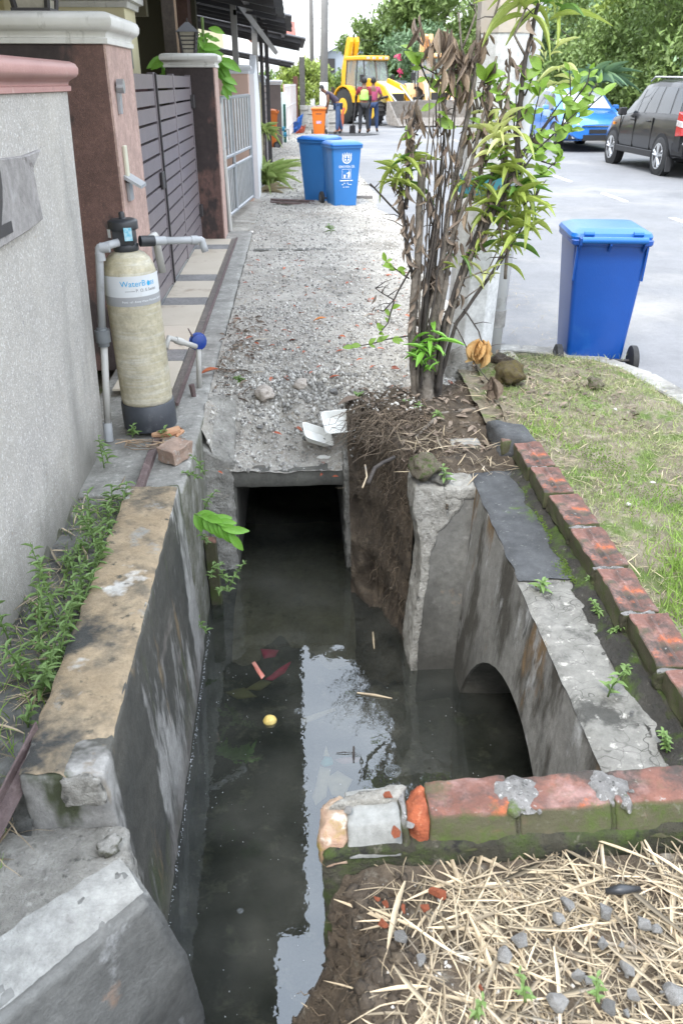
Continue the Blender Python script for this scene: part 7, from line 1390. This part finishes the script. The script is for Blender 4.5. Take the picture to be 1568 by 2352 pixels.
for i in range(15):
    q = i / 14; b0 = a.lerp(c, q) + Vector((0, 0, .02 * math.sin(q * 3))); s = 1 if i % 2 else -1
    place(random.choice(freshL), 'leaf', br_, b0, (.35 + .4 * q, -.5 * random.random(), s * .5 - .45), (0, -.8, .6), .085 + .02 * random.random(), .038)
# ================================================================ BUSH
citL = [leafmesh('lime_leaf', citrus_m, 4, 1, b_, .1) for b_ in (.05, .2, .35)]
croL = [leafmesh('croton_leaf', croton_m, 6, 1, b_, .14) for b_ in (.15, .4, .65)]
palL = [leafmesh('pale_leaf', paleleaf_m, 6, 1, b_, .14) for b_ in (.2, .5)]
deadL = [leafmesh('dead_leaf', deadleaf_m, 5, 1, b_, .6) for b_ in (.1, .5, -.3)]
yelL = [leafmesh('withered_leaf', yellowleaf_m, 5, 1, b_, .5) for b_ in (.1, .4)]
BY = 4.05
bush_d = thing('bush', (.62, BY, .0), 'half dead bush of upright grey stems with hanging brown leaves before the pole', 'bush')
bush_c = thing('croton_bush', (.70, BY, .0), 'croton bush with long yellow green variegated leaf rosettes among the grey stems', 'bush')
bush_l = thing('lime_sapling', (.72, BY, .0), 'lime sapling with small oval bright green leaves reaching right in front of the blue car', 'sapling')
def stem(pts, r0, r1, mat, parent, n=7, knob=True, name='stem'):
    """pts: (px, py, y distance)"""
    P = [gy(x, y, d) for x, y, d in pts]; Q = []
    for i in range(len(P) - 1):
        m = max(3, int((P[i + 1] - P[i]).length / .035))
        for k in range(m): Q.append(P[i].lerp(P[i + 1], k / m))
    Q.append(P[-1]); s = random.uniform(0, 99); L = len(Q)
    Q = [q + noise.noise_vector(q * 7 + Vector((s, 0, 0))) * .008 for q in Q]
    rr = [(r0 + (r1 - r0) * k / (L - 1)) * (1 + (.16 * noise.noise(Vector((s, k * .9, 0))) if knob else 0)) for k in range(L)]
    return MB().tube(Q, rr, n).build(name, mat, parent, smooth=True), Q
Y0 = BY
main = [
 ([(955, 930, Y0), (945, 760, Y0), (958, 600, Y0 - .02), (962, 470, Y0), (970, 360, Y0)], .030, .014, bark_m),
 ([(962, 930, Y0), (985, 800, Y0), (1012, 650, Y0), (1030, 480, Y0), (1062, 330, Y0), (1088, 180, Y0), (1098, 60, Y0)], .022, .010, bark_m),
 ([(985, 925, Y0 + .03), (1000, 790, Y0), (1025, 640, Y0), (1045, 500, Y0 + .02), (1075, 400, Y0), (1110, 260, Y0), (1140, 130, Y0)], .020, .006, bark_m),
 ([(1000, 925, Y0), (1015, 760, Y0 + .04), (1060, 640, Y0 + .04), (1090, 560, Y0), (1150, 460, Y0), (1185, 380, Y0), (1195, 250, Y0), (1205, 130, Y0), (1240, 0, Y0)], .026, .008, darkbark_m),
 ([(1005, 900, Y0 - .03), (1020, 740, Y0), (1065, 600, Y0), (1110, 500, Y0), (1180, 390, Y0), (1215, 330, Y0 + .1), (1285, 255, Y0 + .15)], .014, .005, darkbark_m),
 ([(1000, 860, Y0), (1040, 700, Y0 + .02), (1080, 590, Y0), (1120, 470, Y0), (1130, 380, Y0)], .018, .006, bark_m),
 ([(950, 900, Y0), (965, 790, Y0), (990, 660, Y0 + .05), (1000, 520, Y0), (985, 440, Y0)], .012, .006, darkbark_m),
 ([(940, 520, Y0), (880, 455, Y0), (848, 423, Y0)], .006, .004, darkbark_m),
 ([(940, 620, Y0), (905, 690, Y0), (878, 715, Y0)], .006, .003, darkbark_m), ([(905, 690, Y0), (862, 662, Y0)], .004, .002, darkbark_m),
 ([(1025, 580, Y0), (1055, 500, Y0), (1100, 400, Y0), (1118, 290, Y0), (1125, 150, Y0)], .012, .004, bark_m),
 ([(960, 660, Y0), (935, 600, Y0), (925, 480, Y0), (915, 400, Y0)], .010, .004, darkbark_m),
 ([(975, 880, Y0), (980, 720, Y0), (1040, 560, Y0), (1040, 400, Y0), (1020, 260, Y0), (1000, 150, Y0), (985, 90, Y0)], .012, .004, bark_m),
 ([(1065, 710, Y0), (1100, 760, Y0 - .05), (1110, 800, Y0 - .05)], .005, .003, darkbark_m), ([(1040, 740, Y0), (1080, 820, Y0 - .05), (1125, 880, Y0 - .1)], .004, .003, darkbark_m),
 ([(1065, 640, Y0), (1120, 620, Y0 - .02), (1140, 580, Y0 - .02)], .005, .003, bark_m),
 ([(930, 480, Y0), (945, 300, Y0), (955, 250, Y0)], .012, .008, darkbark_m),
 ([(1098, 250, Y0), (1060, 110, Y0), (1050, 30, Y0)], .008, .004, bark_m), ([(1098, 120, Y0), (1135, 40, Y0), (1150, -20, Y0)], .007, .004, bark_m), ([(1205, 130, Y0), (1180, 80, Y0), (1215, 0, Y0)], .007, .004, bark_m), ([(1205, 130, Y0), (1225, 60, Y0), (1245, -30, Y0)], .006, .004, bark_m),
 ([(1060, 110, Y0), (1090, 30, Y0), (1085, -20, Y0)], .006, .003, bark_m), ([(1150, 460, Y0), (1165, 380, Y0), (1160, 250, Y0), (1170, 120, Y0)], .007, .004, bark_m)]
dpts = []
for k, (pts, r0, r1, m_) in enumerate(main):
    prt = bush_l if k in (3, 4) else bush_d
    _, Q = stem(pts, r0 * .9, r1, m_, prt); dpts.append(Q)
for k in range(13):   # thinner whips between the main stems
    x0 = random.uniform(950, 1010); x1 = x0 + random.gauss(60, 32); y1 = random.uniform(120, 520); d_ = Y0 + random.uniform(-.06, .10)
    stem([(x0, random.uniform(800, 920), d_), (x0 + (x1 - x0) * .3 + random.gauss(0, 8), 620, d_), (x0 + (x1 - x0) * .75 + random.gauss(0, 10), (620 + y1) / 2 - 30, d_), (x1, y1, d_)], random.uniform(.005, .011), .0025, random.choice((bark_m, darkbark_m)), bush_d, 6)
for k in range(46):   # fine side twigs
    Q = random.choice(dpts); q = Q[int(len(Q) * random.uniform(.35, .95))]; a = random.uniform(0, 6.28); L = random.uniform(.04, .13)
    e_ = q + Vector((math.cos(a) * L, math.sin(a) * L * .5, L * random.uniform(-.2, .9))); MB().tube([q, q.lerp(e_, .5) + Vector((0, 0, .008)), e_], [.0028, .002, .0009], 4).build('twig', darkbark_m, bush_d, smooth=True)
# flared foot
MB().tube([gy(975, 960, Y0) + Vector((0, 0, -.04)), gy(975, 900, Y0), gy(975, 850, Y0)], [.075, .052, .03], 10).build('root_collar', bark_m, bush_d, rough=(.03, .008, 16), smooth=True)
cnt = dict(d=0, c=0, l=0)
DT = [leafmesh('dead_leaf', deadleaf_m, 6, 1, b_, f_) for b_, f_ in ((.25, .2), (-.3, .12), (.6, .25), (.05, .1), (-.15, .3))] + [leafmesh('dead_leaf', M('pale dead leaf', (.38, .30, .22), (.26, .19, .13), s=9, r=.8, b=.2, trans=.2), 6, 1, b_, f_) for b_, f_ in ((.3, .2), (-.2, .28))]
def deadcluster(px, py, n, L, spread=.03, d=Y0):
    for _ in range(n):
        b0 = gy(px + random.gauss(0, 9), py + random.gauss(0, 9), d + random.gauss(0, .03)); l = L * random.uniform(.35, .95)
        place(random.choice(DT), 'dead_leaf', bush_d, b0, (random.gauss(0, .38), random.gauss(0, .35), -1), (random.gauss(0, 1), -1, random.gauss(0, .4)), l, l * random.uniform(.10, .24)); cnt['d'] += 1
for px, py, n, L in ((955, 45, 4, .15), (1000, 90, 7, .13), (1020, 70, 8, .15), (1050, 110, 10, .15), (1080, 130, 10, .15), (1100, 100, 8, .13), (1115, 75, 7, .10), (1060, 190, 9, .15), (1085, 210, 8, .14), (1030, 150, 6, .15), (945, 245, 8, .11), (960, 275, 7, .10), (940, 310, 6, .09), (995, 290, 5, .09), (1010, 330, 6, .10), (985, 380, 5, .09), (1020, 400, 6, .11), (1050, 350, 6, .1), (1075, 300, 6, .1), (1000, 450, 4, .09), (960, 600, 6, .10), (950, 530, 5, .08), (1075, 500, 4, .12), (1090, 540, 4, .11), (975, 640, 4, .1), (870, 700, 2, .07), (875, 725, 2, .06), (850, 665, 2, .05), (1165, 560, 5, .09), (1150, 520, 5, .09), (1195, 160, 3, .09), (1165, 180, 3, .10), (1035, 470, 4, .1)):
    deadcluster(px, py, int(n * 1.25), L)
for _ in range(16): b0 = gy(1100 + random.gauss(0, 6), 785 + random.gauss(0, 5), Y0 - .05); l = random.uniform(.07, .13); place(random.choice(yelL), 'withered_leaf', bush_d, b0, (random.gauss(0, .28), random.gauss(0, .25), -1), (random.gauss(0, 1), -1, 0), l, l * .3)
for _ in range(5): b0 = gy(1128 + random.gauss(0, 3), 865, Y0 - .1); l = random.uniform(.08, .12); place(random.choice(deadL), 'dead_leaf', bush_d, b0, (random.gauss(0, .2), random.gauss(0, .2), -1), (random.gauss(0, 1), -1, 0), l, l * .3)
dkL = [leafmesh('croton_leaf', M('deep green croton leaf', (.07, .17, .03), (.14, .26, .04), s=12, r=.4, b=.1, trans=.3), 6, 1, b_, .14) for b_ in (.2, .5)]
bush_c2 = thing('croton_bush', gy(930, 430, BY), 'smaller croton tuft reaching left over the gravel from the grey stems', 'bush')
bush_c3 = thing('croton_bush', gy(1230, 20, BY), 'croton shoots with long drooping leaves at the top edge in front of the pole', 'bush')
def rosette(px, py, d, n, L, meshes=croL, up=(0, -.15, 1), el=(-.35, .75), name='croton_leaf', parent=None, w_=.21):
    c = gy(px, py, d); w_ *= .72; parent = parent or (bush_c2 if px < 1000 else (bush_c3 if py < 220 else bush_c)); n = int(n * 1.35)
    for i in range(n):
        a = i * 2.4 + random.uniform(-.7, .7); e = random.uniform(el[0] - .25, el[1] + .35); l = L * random.uniform(.4, 1.2)
        place(random.choice(meshes if random.random() < .8 or meshes is not croL else dkL), name, parent or bush_c, c + Vector((random.gauss(0, .018), random.gauss(0, .02), random.uniform(-.06, .05))), (math.cos(a), math.sin(a), e), (0, 0, 1), l, l * w_ * random.uniform(.8, 1.25)); cnt['c'] += 1
for a in ((915, 400, Y0, 13, .16), (935, 385, Y0, 9, .14), (925, 425, Y0, 9, .14), (1150, 385, Y0, 11, .16), (1175, 400, Y0, 11, .17), (1195, 420, Y0, 11, .17), (1145, 470, Y0, 10, .15), (1180, 470, Y0, 12, .18), (1160, 530, Y0, 12, .17), (1195, 520, Y0 - .02, 11, .18), (1120, 480, Y0, 8, .13), (1090, 440, Y0, 8, .13), (1100, 560, Y0, 7, .11), (1050, 590, Y0, 6, .10), (1070, 410, Y0, 7, .12), (1210, 5, Y0, 12, .20), (1265, 10, Y0 + .1, 12, .20), (1150, 580, Y0, 8, .13), (1215, 465, Y0, 8, .18), (1165, 330, Y0, 8, .12)): rosette(*a)
for a in ((1140, 310, Y0 - .05, 13, .15), (1150, 325, Y0 - .05, 7, .12), (1125, 285, Y0 - .03, 6, .13), (1275, 170, Y0 + .1, 8, .12), (1260, 130, Y0 + .1, 6, .12)): rosette(*a, meshes=palL, el=(-.1, 1.1), name='pale_leaf', w_=.2)
rosette(1117, 640, Y0 - .02, 7, .09, meshes=palL, el=(.2, 1.4), name='pale_leaf')
stem([(1065, 690, Y0), (1095, 665, Y0), (1115, 645, Y0)], .004, .002, bark_m, bush_c); stem([(1160, 640, Y0), (1165, 560, Y0), (1160, 440, Y0), (1145, 330, Y0)], .009, .005, bark_m, bush_c); stem([(1000, 900, Y0), (1050, 740, Y0), (1120, 640, Y0), (1165, 560, Y0)], .012, .007, darkbark_m, bush_c)
stem([(945, 640, Y0), (930, 520, Y0), (920, 410, Y0)], .008, .005, darkbark_m, bush_c); stem([(1240, 420, Y0), (1200, 520, Y0), (1140, 620, Y0)], .006, .004, darkbark_m, bush_c)
def twig(pts, nl, L, r=.0045):
    _, Q = stem(pts, r, r * .5, darkbark_m, bush_l, 5, False, 'twig')
    for i in range(nl):
        q = Q[min(len(Q) - 1, int(len(Q) * (.2 + .8 * (i + random.random()) / nl)))]; a = random.uniform(0, 6.28); l = L * random.uniform(.6, 1.25)
        place(random.choice(citL), 'lime_leaf', bush_l, q, (math.cos(a) * .8, math.sin(a) * .5 - .1, random.uniform(-.3, 1)), (random.gauss(0, .4), -.7, random.uniform(.2, 1)), l, l * random.uniform(.45, .62)); cnt['l'] += 1
TW = [([(1190, 400, Y0), (1230, 345, Y0), (1290, 290, Y0), (1340, 240, Y0)], 16, .075), ([(1290, 290, Y0), (1330, 270, Y0), (1380, 220, Y0)], 12, .07), ([(1230, 345, Y0), (1260, 340, Y0), (1310, 300, Y0)], 12, .065), ([(1180, 430, Y0), (1240, 400, Y0), (1290, 360, Y0)], 14, .055), ([(1215, 330, Y0), (1230, 260, Y0), (1240, 200, Y0)], 12, .075), ([(1240, 300, Y0), (1290, 230, Y0), (1330, 190, Y0)], 10, .07), ([(1195, 260, Y0), (1160, 220, Y0), (1140, 190, Y0)], 10, .075), ([(1205, 220, Y0), (1225, 170, Y0), (1240, 160, Y0)], 8, .075), ([(1100, 260, Y0), (1110, 190, Y0), (1120, 170, Y0)], 9, .07), ([(1050, 230, Y0), (1000, 170, Y0), (960, 150, Y0)], 10, .07), ([(1000, 290, Y0), (1000, 240, Y0), (1010, 215, Y0)], 7, .08), ([(1085, 330, Y0), (1110, 290, Y0), (1130, 270, Y0)], 9, .06), ([(960, 310, Y0), (930, 300, Y0)], 4, .06), ([(1100, 400, Y0), (1130, 350, Y0)], 8, .06), ([(990, 200, Y0), (960, 130, Y0), (945, 115, Y0)], 6, .05),
      ([(940, 640, Y0), (910, 620, Y0), (885, 600, Y0)], 9, .05), ([(905, 690, Y0), (890, 740, Y0), (870, 765, Y0)], 7, .05), ([(940, 770, Y0), (880, 780, Y0), (815, 800, Y0)], 9, .05), ([(1200, 470, Y0), (1230, 440, Y0), (1252, 415, Y0)], 3, .04), ([(1240, 370, Y0), (1270, 380, Y0), (1285, 345, Y0)], 9, .045), ([(1180, 300, Y0), (1185, 200, Y0)], 8, .06), ([(1290, 290, Y0), (1310, 220, Y0), (1305, 160, Y0)], 6, .06), ([(1300, 260, Y0), (1350, 190, Y0), (1355, 160, Y0)], 8, .055), ([(1340, 240, Y0), (1370, 190, Y0)], 6, .06)]
for a in TW: twig(*a)
dl_v, dl_f = leaf_t(4, 1, .35, .25); pp_ = []
for _ in range(420):
    Q = random.choice([q for q in dpts if len(q) > 12]); q = Q[int(len(Q) * random.uniform(.30, .98))]; pp_.append((q.x + random.gauss(0, .012), q.y + random.gauss(0, .015), q.z + random.gauss(0, .01)))
m_ = len(pp_); Rr = rots(m_, .5); Rd = np.array(Matrix.Rotation(R(-90), 3, 'X')); Ls = rng.uniform(.03, .085, m_)
stuff('small_dead_leaves', dl_v, dl_f, np.array(pp_), Rr @ Rd[None], np.stack([Ls * rng.uniform(.15, .35, m_), Ls, Ls], -1), deadleaf_m, None, None, bush_d)
# fresh shoots at the foot
for px, py, n, L in ((985, 800, 12, .12), (975, 830, 10, .10), (995, 780, 8, .12)): rosette(px, py, Y0 - .06, n, L, meshes=freshL, el=(-.2, 1.0), name='fresh_leaf', parent=bush_l, w_=.28)
# strappy plants beside the left walls
def strappy(px, py, y, n, L, lab, mats, el=(.4, 2.2), w_=.1):
    c = gy(px, py, y); t = thing('strappy_plant', c, lab, 'plant', 'plants by the left walls')
    for i in range(n): a = i * 2.4; l = L * random.uniform(.6, 1.1); place(random.choice(mats), 'leaf', t, c + Vector((random.gauss(0, L * .15), random.gauss(0, L * .15), 0)), (math.cos(a), math.sin(a), random.uniform(*el)), (0, 0, 1), l, l * w_)
    return t
pinL = [leafmesh('strap_leaf', M('strap leaf green', (.26, .38, .10), (.40, .46, .18), s=6, r=.5, b=0, trans=.3), 6, 1, b_, .2) for b_ in (.3, .7, 1.0)]
dryL = [leafmesh('dry_strap_leaf', straw2_m, 5, 1, b_, .2) for b_ in (.6, 1.2)]
strappy(608, 425, 14.0, 60, .62, 'clump of arching green strap leaves growing out of the gravel by the grille gate', pinL)
strappy(600, 455, 13.6, 36, .40, 'dry straw coloured grass clump under the green strap leaves', dryL)
strappy(606, 305, 15.6, 30, .34, 'spiky plant on a thin stalk before the brown slatted gate', pinL, (-.2, 1.2)); 
tag(MB().tube([gy(606, 305, 15.6), gy(607, 400, 15.6)], .02, 5).build('plant_stalk', bark_m), 'thin stalk carrying the spiky plant before the brown gate', 'stalk')
pothos = thing('climbing_plant', (-.9, 9.9, 1.2), 'large leaved green plant rising behind the second brown pillar', 'plant')
MB().tube([(-.95, 9.95, .8), (-.93, 9.95, 2.1)], .015, 5).build('stem', weed_m, pothos)
for px, py, n, L in ((380, 130, 8, .22), (372, 150, 7, .2), (470, 110, 9, .24), (490, 130, 9, .24), (500, 160, 8, .24), (505, 190, 7, .22), (455, 80, 6, .16), (475, 85, 6, .16)):
    for i in range(n): a = random.uniform(0, 6.28); l = L * random.uniform(.6, 1.1); place(random.choice(freshL), 'leaf', pothos, gy(px + random.gauss(0, 8), py + random.gauss(0, 8), 9.95 + random.uniform(-.1, .1)), (math.cos(a), math.sin(a) * .4, random.uniform(-1.2, .2)), (0, -1, .5), l, l * .42)
# ================================================================ TREES
CARD = ([(-.5, 0, 0), (0, .18, .12), (.5, 0, 0), (0, -.0, 0), (-.3, .62, .03), (0, 1, -.1), (.3, .62, .03)], [(0, 3, 5, 4), (3, 2, 6, 5)])
def tree(x, y, h, rad, nl, ls, mat, label, base_z=-.1, low=.25, group='trees', squash=1., cat='tree', kind='tree', trunk=True, ncl=26, zmax=None):
    t = thing(kind, (x, y, base_z), label, cat, group)
    if trunk:
        rr = random.uniform(.8, 1.2); S = [Vector((x, y, base_z)), Vector((x + .1 * rr, y, base_z + h * .3)), Vector((x - .1, y + .1, base_z + h * .62))]
        tr = MB().tube(S, [.16 * h / 6, .12 * h / 6, .07 * h / 6], 8).build('trunk', bark_m, t, smooth=True)
        for k in range(5): a = k * 1.26; b0 = S[1].lerp(S[2], .3 + .12 * k); MB().tube([b0, b0 + Vector((math.cos(a) * rad * .3, math.sin(a) * rad * .3, h * .15)), b0 + Vector((math.cos(a) * rad * .6, math.sin(a) * rad * .6, h * .22))], [.05 * h / 6, .035 * h / 6, .015 * h / 6], 5).build('limb', bark_m, t)
    cl_ = []
    for _ in range(ncl):
        a = random.uniform(0, 6.28); e = random.uniform(-1, 1); r = random.random() ** .4
        cl_.append((x + math.cos(a) * rad * r * math.sqrt(1 - e * e * .7), y + math.sin(a) * rad * r * math.sqrt(1 - e * e * .7), base_z + h * (low + (1 - low) * (.5 + .42 * e)), rad * random.uniform(.22, .42)))
    cl_ = np.array(cl_); idx = rng.integers(0, len(cl_), nl); d = rng.normal(size=(nl, 3)); d /= np.linalg.norm(d, axis=1)[:, None]
    rr = rng.random(nl) ** .33 * (1 + .25 * np.sin(d[:, 0] * 7 + d[:, 2] * 9)); p = cl_[idx, :3] + d * (cl_[idx, 3] * rr)[:, None] * np.array([[1, 1, .8 * squash]])
    p[:, 2] = np.maximum(p[:, 2], base_z + .05)
    stuff('crown', *CARD, p, rots(nl, 1.2), rng.uniform(.6, 1.25, (nl, 1)) * ls * np.array([[.55, 1, 1]]), mat, None, None, t, kind=None)
    return t
# right side planting behind the cars
tree(10.6, 15.0, 3.6, 2.0, 9000, .16, tree2_m, 'yellow green bamboo like hedge behind the black car at the right edge', low=.05, trunk=False, group='right roadside planting', cat='hedge', kind='hedge')
tree(12.8, 21.0, 5.2, 2.7, 14000, .20, tree3_m, 'large bluish green broad leaved tree at the upper right', low=.05, group='right roadside planting')
tree(11.8, 26.5, 5.6, 2.9, 16000, .17, tree1_m, 'dense round dark green tree behind the blue car', low=.05, group='right roadside planting')
tree(10.4, 29.5, 3.4, 2.0, 9000, .15, tree1_m, 'lower dark green shrub between the blue car and the dense tree', low=.0, trunk=False, group='right roadside planting', cat='shrub', kind='shrub')
tree(14.5, 32, 7, 3.2, 14000, .2, tree2_m, 'tall yellow green tree whose crown tops the right hedge', low=.1, group='right roadside planting')
tree(10.9, 34.5, 4.6, 2.6, 9000, .2, tree1_m, 'dark tree right behind the concrete pole', low=.05, group='right roadside planting')
tree(16.5, 23.5, 6.0, 3.2, 12000, .2, tree3_m, 'bluish green tree behind the broad leaved one at the far upper right', low=.1, group='right roadside planting')
tree(13.5, 17.2, 4.4, 2.2, 9000, .2, tree3_m, 'bluish green shrub mass at the right edge above the black car', low=.0, trunk=False, group='right roadside planting', cat='shrub', kind='shrub')
strappy(1370, 190, 24.5, 50, .9, 'dark strappy palm like plant behind the blue car bonnet', [leafmesh('palm_leaf', tree3_m, 6, 1, b_, .2) for b_ in (.3, .8)], (.1, 1.6), .13)
# far trees across the street end
for a in ((6.6, 66, 6.6, 3.2, 8000, .30, tree1_m, 'large dark tree beyond the yellow digger, left of two'), (9.6, 62, 7.6, 4.2, 10000, .34, tree1_m, 'tallest dark tree closing the street behind the bush'), (7.6, 57, 5.0, 2.5, 6500, .26, tree3_m, 'lighter flowering tree between the digger and the dark trees'), (13.5, 58, 7.5, 4.0, 8000, .34, tree1_m, 'dark tree behind the concrete pole far back'), (17.5, 52, 8, 4.5, 8000, .34, tree3_m, 'far bluish tree above the right hedge'),
          (.9, 48.5, 2.7, 1.2, 4200, .2, tree2_m, 'yellow green bushy tree behind the thinner utility pole'), (.25, 43, 2.5, .9, 4000, .17, tree2_m, 'yellow green creeper mass beside the stone column'), (-1.4, 52, 2.4, 1.4, 3000, .22, tree1_m, 'dark green tree behind the low far canopy'), (2.6, 60, 2.0, 1.6, 3000, .22, tree1_m, 'green tree in front of the grey blue gabled house')):
    tree(*a, group='trees at the end of the street', low=.08)
FL = M('pink blossom', (.62, .05, .16), r=.6, b=0)
for k, (px, py) in enumerate(((918, 165), (1015, 195), (950, 200), (914, 130), (880, 205))):
    c = gy(px, py, 54.2); p = np.array([[c.x, c.y, c.z]]) + rng.normal(0, .10, (26, 3)); stuff('blossom', *CARD, p, rots(26, 1.5), np.full((26, 1), .11), FL, 'loose cluster of pink blossom on the lighter tree behind the digger', 'blossom', kind=None, group='pink blossom clusters')
# hedge backdrop closing the far horizon
tree(30, 95, 9, 9, 6000, .7, tree1_m, 'distant tree mass on the right horizon', group='horizon trees', low=.0, trunk=False, ncl=40); tree(-22, 100, 5, 8, 5000, .7, tree1_m, 'distant tree mass on the left horizon', group='horizon trees', low=.0, trunk=False, ncl=40); tree(16, 105, 8, 8, 6000, .7, tree1_m, 'distant tree mass straight down the street', group='horizon trees', low=.0, trunk=False, ncl=40)
print('bush leaves', cnt)
